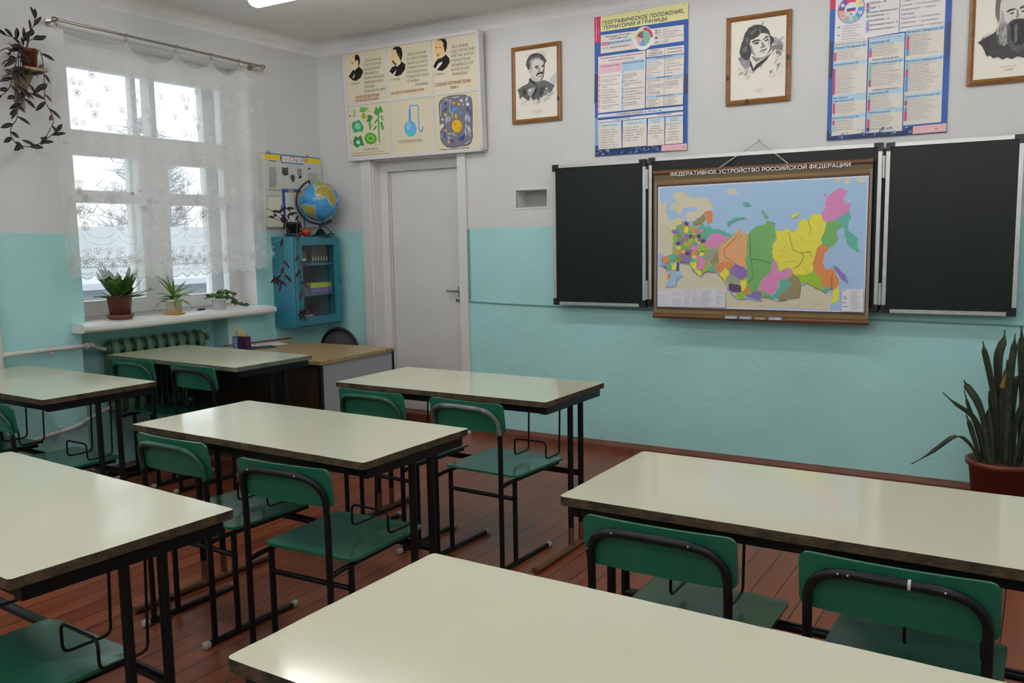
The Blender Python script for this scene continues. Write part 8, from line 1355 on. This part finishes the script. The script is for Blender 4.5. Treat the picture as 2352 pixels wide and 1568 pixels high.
for j in range(6):
    for i in range(9):
        y = -2.20+i*.19+(.095 if j % 2 else 0); z = 2.46-j*.115
        if z < 1.92 or y > -.70: continue
        if (i+j) % 2: twig(y, z, 1.0)
        else:
            for a in (1.0, 2.0, 1.5): petal(y, z, a, .035, .009, .0028)
for i in range(7):     # garland of hanging bouquets
    y = -2.14+i*.235
    for k in range(15):
        u, v = rd2.uniform(-.075, .075), rd2.uniform(-.13, .07)
        if abs(u) > .085*(1-(-v-.02)/.14 if v < -.02 else 1): continue
        (flower(y+u, 1.69+v, rd2.uniform(.02, .032), rd2.choice([5, 6, 8]), .004, rd2.uniform(0, 1)) if k % 3 else [petal(y+u, 1.69+v, rd2.uniform(0, 6.28), .04, .012, .0035) for _ in range(3)])
    for a in (1.2, 1.6, 2.0): petal(y, 1.75, a, .06, .014, .004)
    for a in (4.4, 4.75, 5.0): petal(y+.02, 1.57, a, .055, .011, .004)
    band([(y+.12-.12*math.cos(k*.31), 1.56-.09*math.sin(k*.31)) for k in range(11)], .0022)
    band([(y+.12-.12*math.cos(k*.31), 1.44-.06*math.sin(k*.31)+.05) for k in range(11)], .0018)
for i in range(19):    # border
    y = cy0_+.044+i*.088
    flower(y, 1.318+.012*math.sin(i*1.7), .04, 9, .0048, i*.4); flower(y+.044, 1.345, .024, 6, .004, i)
    for a in (1.0, 1.6, 2.2): petal(y+.03*math.cos(i), 1.37, a+.3*math.sin(i*2), .045, .010, .0035)
    for k in range(5): band([(y-.03+.015*k+.0055*math.cos(q), 1.268-.012*math.sin(math.pi*(k+.5)/5)+.0055*math.sin(q)) for q in range(7)], .003)
nb_ = 300
band([(cy0_+(cy1_-cy0_)*k/nb_, cbot(cy0_+(cy1_-cy0_)*k/nb_)+.004) for k in range(nb_+1)], .006)
for yv in (-1.13, cy1_-.004, cy0_+.004): band([(yv, 1.25+k*.05) for k in range(27)], .004)
L_.build('lace_pattern', c_t)
# ------------------------------------------------------------------ outside, seen through the window
SNOW = mat('snow', (.50, .52, .56), .8, var=.05, scale=.4, bump=.3, bscale=3)
HAZEGREY = mat('haze_grey_branches', (.32, .34, .37), .9); SHED = mat('grey_shed_wall', (.40, .42, .45), .8, var=.1, scale=2)  # outdoor haze is put into the pale grey of the branches
g = MB(); n = 26; vs_ = []
for j in range(n+1):
    for i in range(n+1):
        x = -.8-90*(i/n)**1.5; y = -30+110*j/n; vs_.append((x, y, -.75+.25*math.sin(x*.21+y*.13)-.004*abs(x)))
g.add(vs_, [(j*(n+1)+i, j*(n+1)+i+1, (j+1)*(n+1)+i+1, (j+1)*(n+1)+i) for j in range(n) for i in range(n)], SNOW, True)
o_ = g.build('snow_field'); tag(o_, 'snow covered ground outside the window', 'ground', None, 'structure')
t = thing('shed', 'long low shed with snow covered roof outside the window', 'building', (-17, 16, -.9))
g = MB(); g.box((-21, 4, -1), (-15.5, 27, .9), SHED); g.build('wall', t)
g = MB(); g.prism([(-22.3, .75), (-14.6, .35), (-14.6, .5), (-18.3, 1.95), (-22.3, .95)], 3, 28, SNOW, M=Matrix(((1, 0, 0, 0), (0, 0, 1, 0), (0, 1, 0, 0), (0, 0, 0, 1)))); g.build('roof', t)
t = thing('picket_fence', 'snowy picket fence in front of the shed outside the window', 'fence', (-11, 10, -.8))
g = MB()
for k in range(100): y = 1+k*.15; g.box((-11.03, y, -.9), (-11, y+.07, .15), HAZEGREY)
for z in (-.4, 0.0): g.box((-11.06, 1, z), (-11.03, 16, z+.06), HAZEGREY)
g.build('pickets', t)
rt = random.Random(5)
def tree(x, y, h, label, dense):
    t = thing('bare_tree', label, 'tree', (x, y, -1), 'hazy grey trees outside')
    g = MB(); g.tube([(x, y, -1), (x+.1, y, h*.4), (x, y+.1, h)], .1, HAZEGREY, n=6, rs=[.16, .1, .02])
    g.build('trunk', t); g = MB()
    for k in range(dense):
        z = h*rt.uniform(.12, .98); a = rt.uniform(0, 6.28); L = (h-z)*rt.uniform(.2, .45)+.4; e = Vector((x+L*math.cos(a), y+L*math.sin(a), z+L*rt.uniform(-.1, .7))); s0 = Vector((x, y, z)); g.tube([s0, e], .02, HAZEGREY, n=4, rs=[.03, .008], smooth=False)
        for q in range(5): f0 = s0.lerp(e, rt.uniform(.25, 1)); g.tube([f0, f0+Vector((rt.uniform(-.5, .5), rt.uniform(-.5, .5), rt.uniform(-.15, .6)))], .015, HAZEGREY, n=3, rs=[.02, .006], smooth=False)
    g.build('branches', t)
for x, y, h, lb, dn in ((-26, 17.5, 6.5, 'tall hazy grey tree outside, in the left window pane', 130), (-30, 21.5, 5.5, 'hazy grey tree outside, second from the left in the left pane', 110), (-29, 24.5, 4.2, 'lower hazy grey tree outside beside the mullion', 90), (-25, 25.5, 5.2, 'hazy grey tree outside, in the right window pane', 110), (-30, 15.5, 5.0, 'hazy grey tree outside at the left edge of the left pane', 90)): tree(x, y, h, lb, dn)
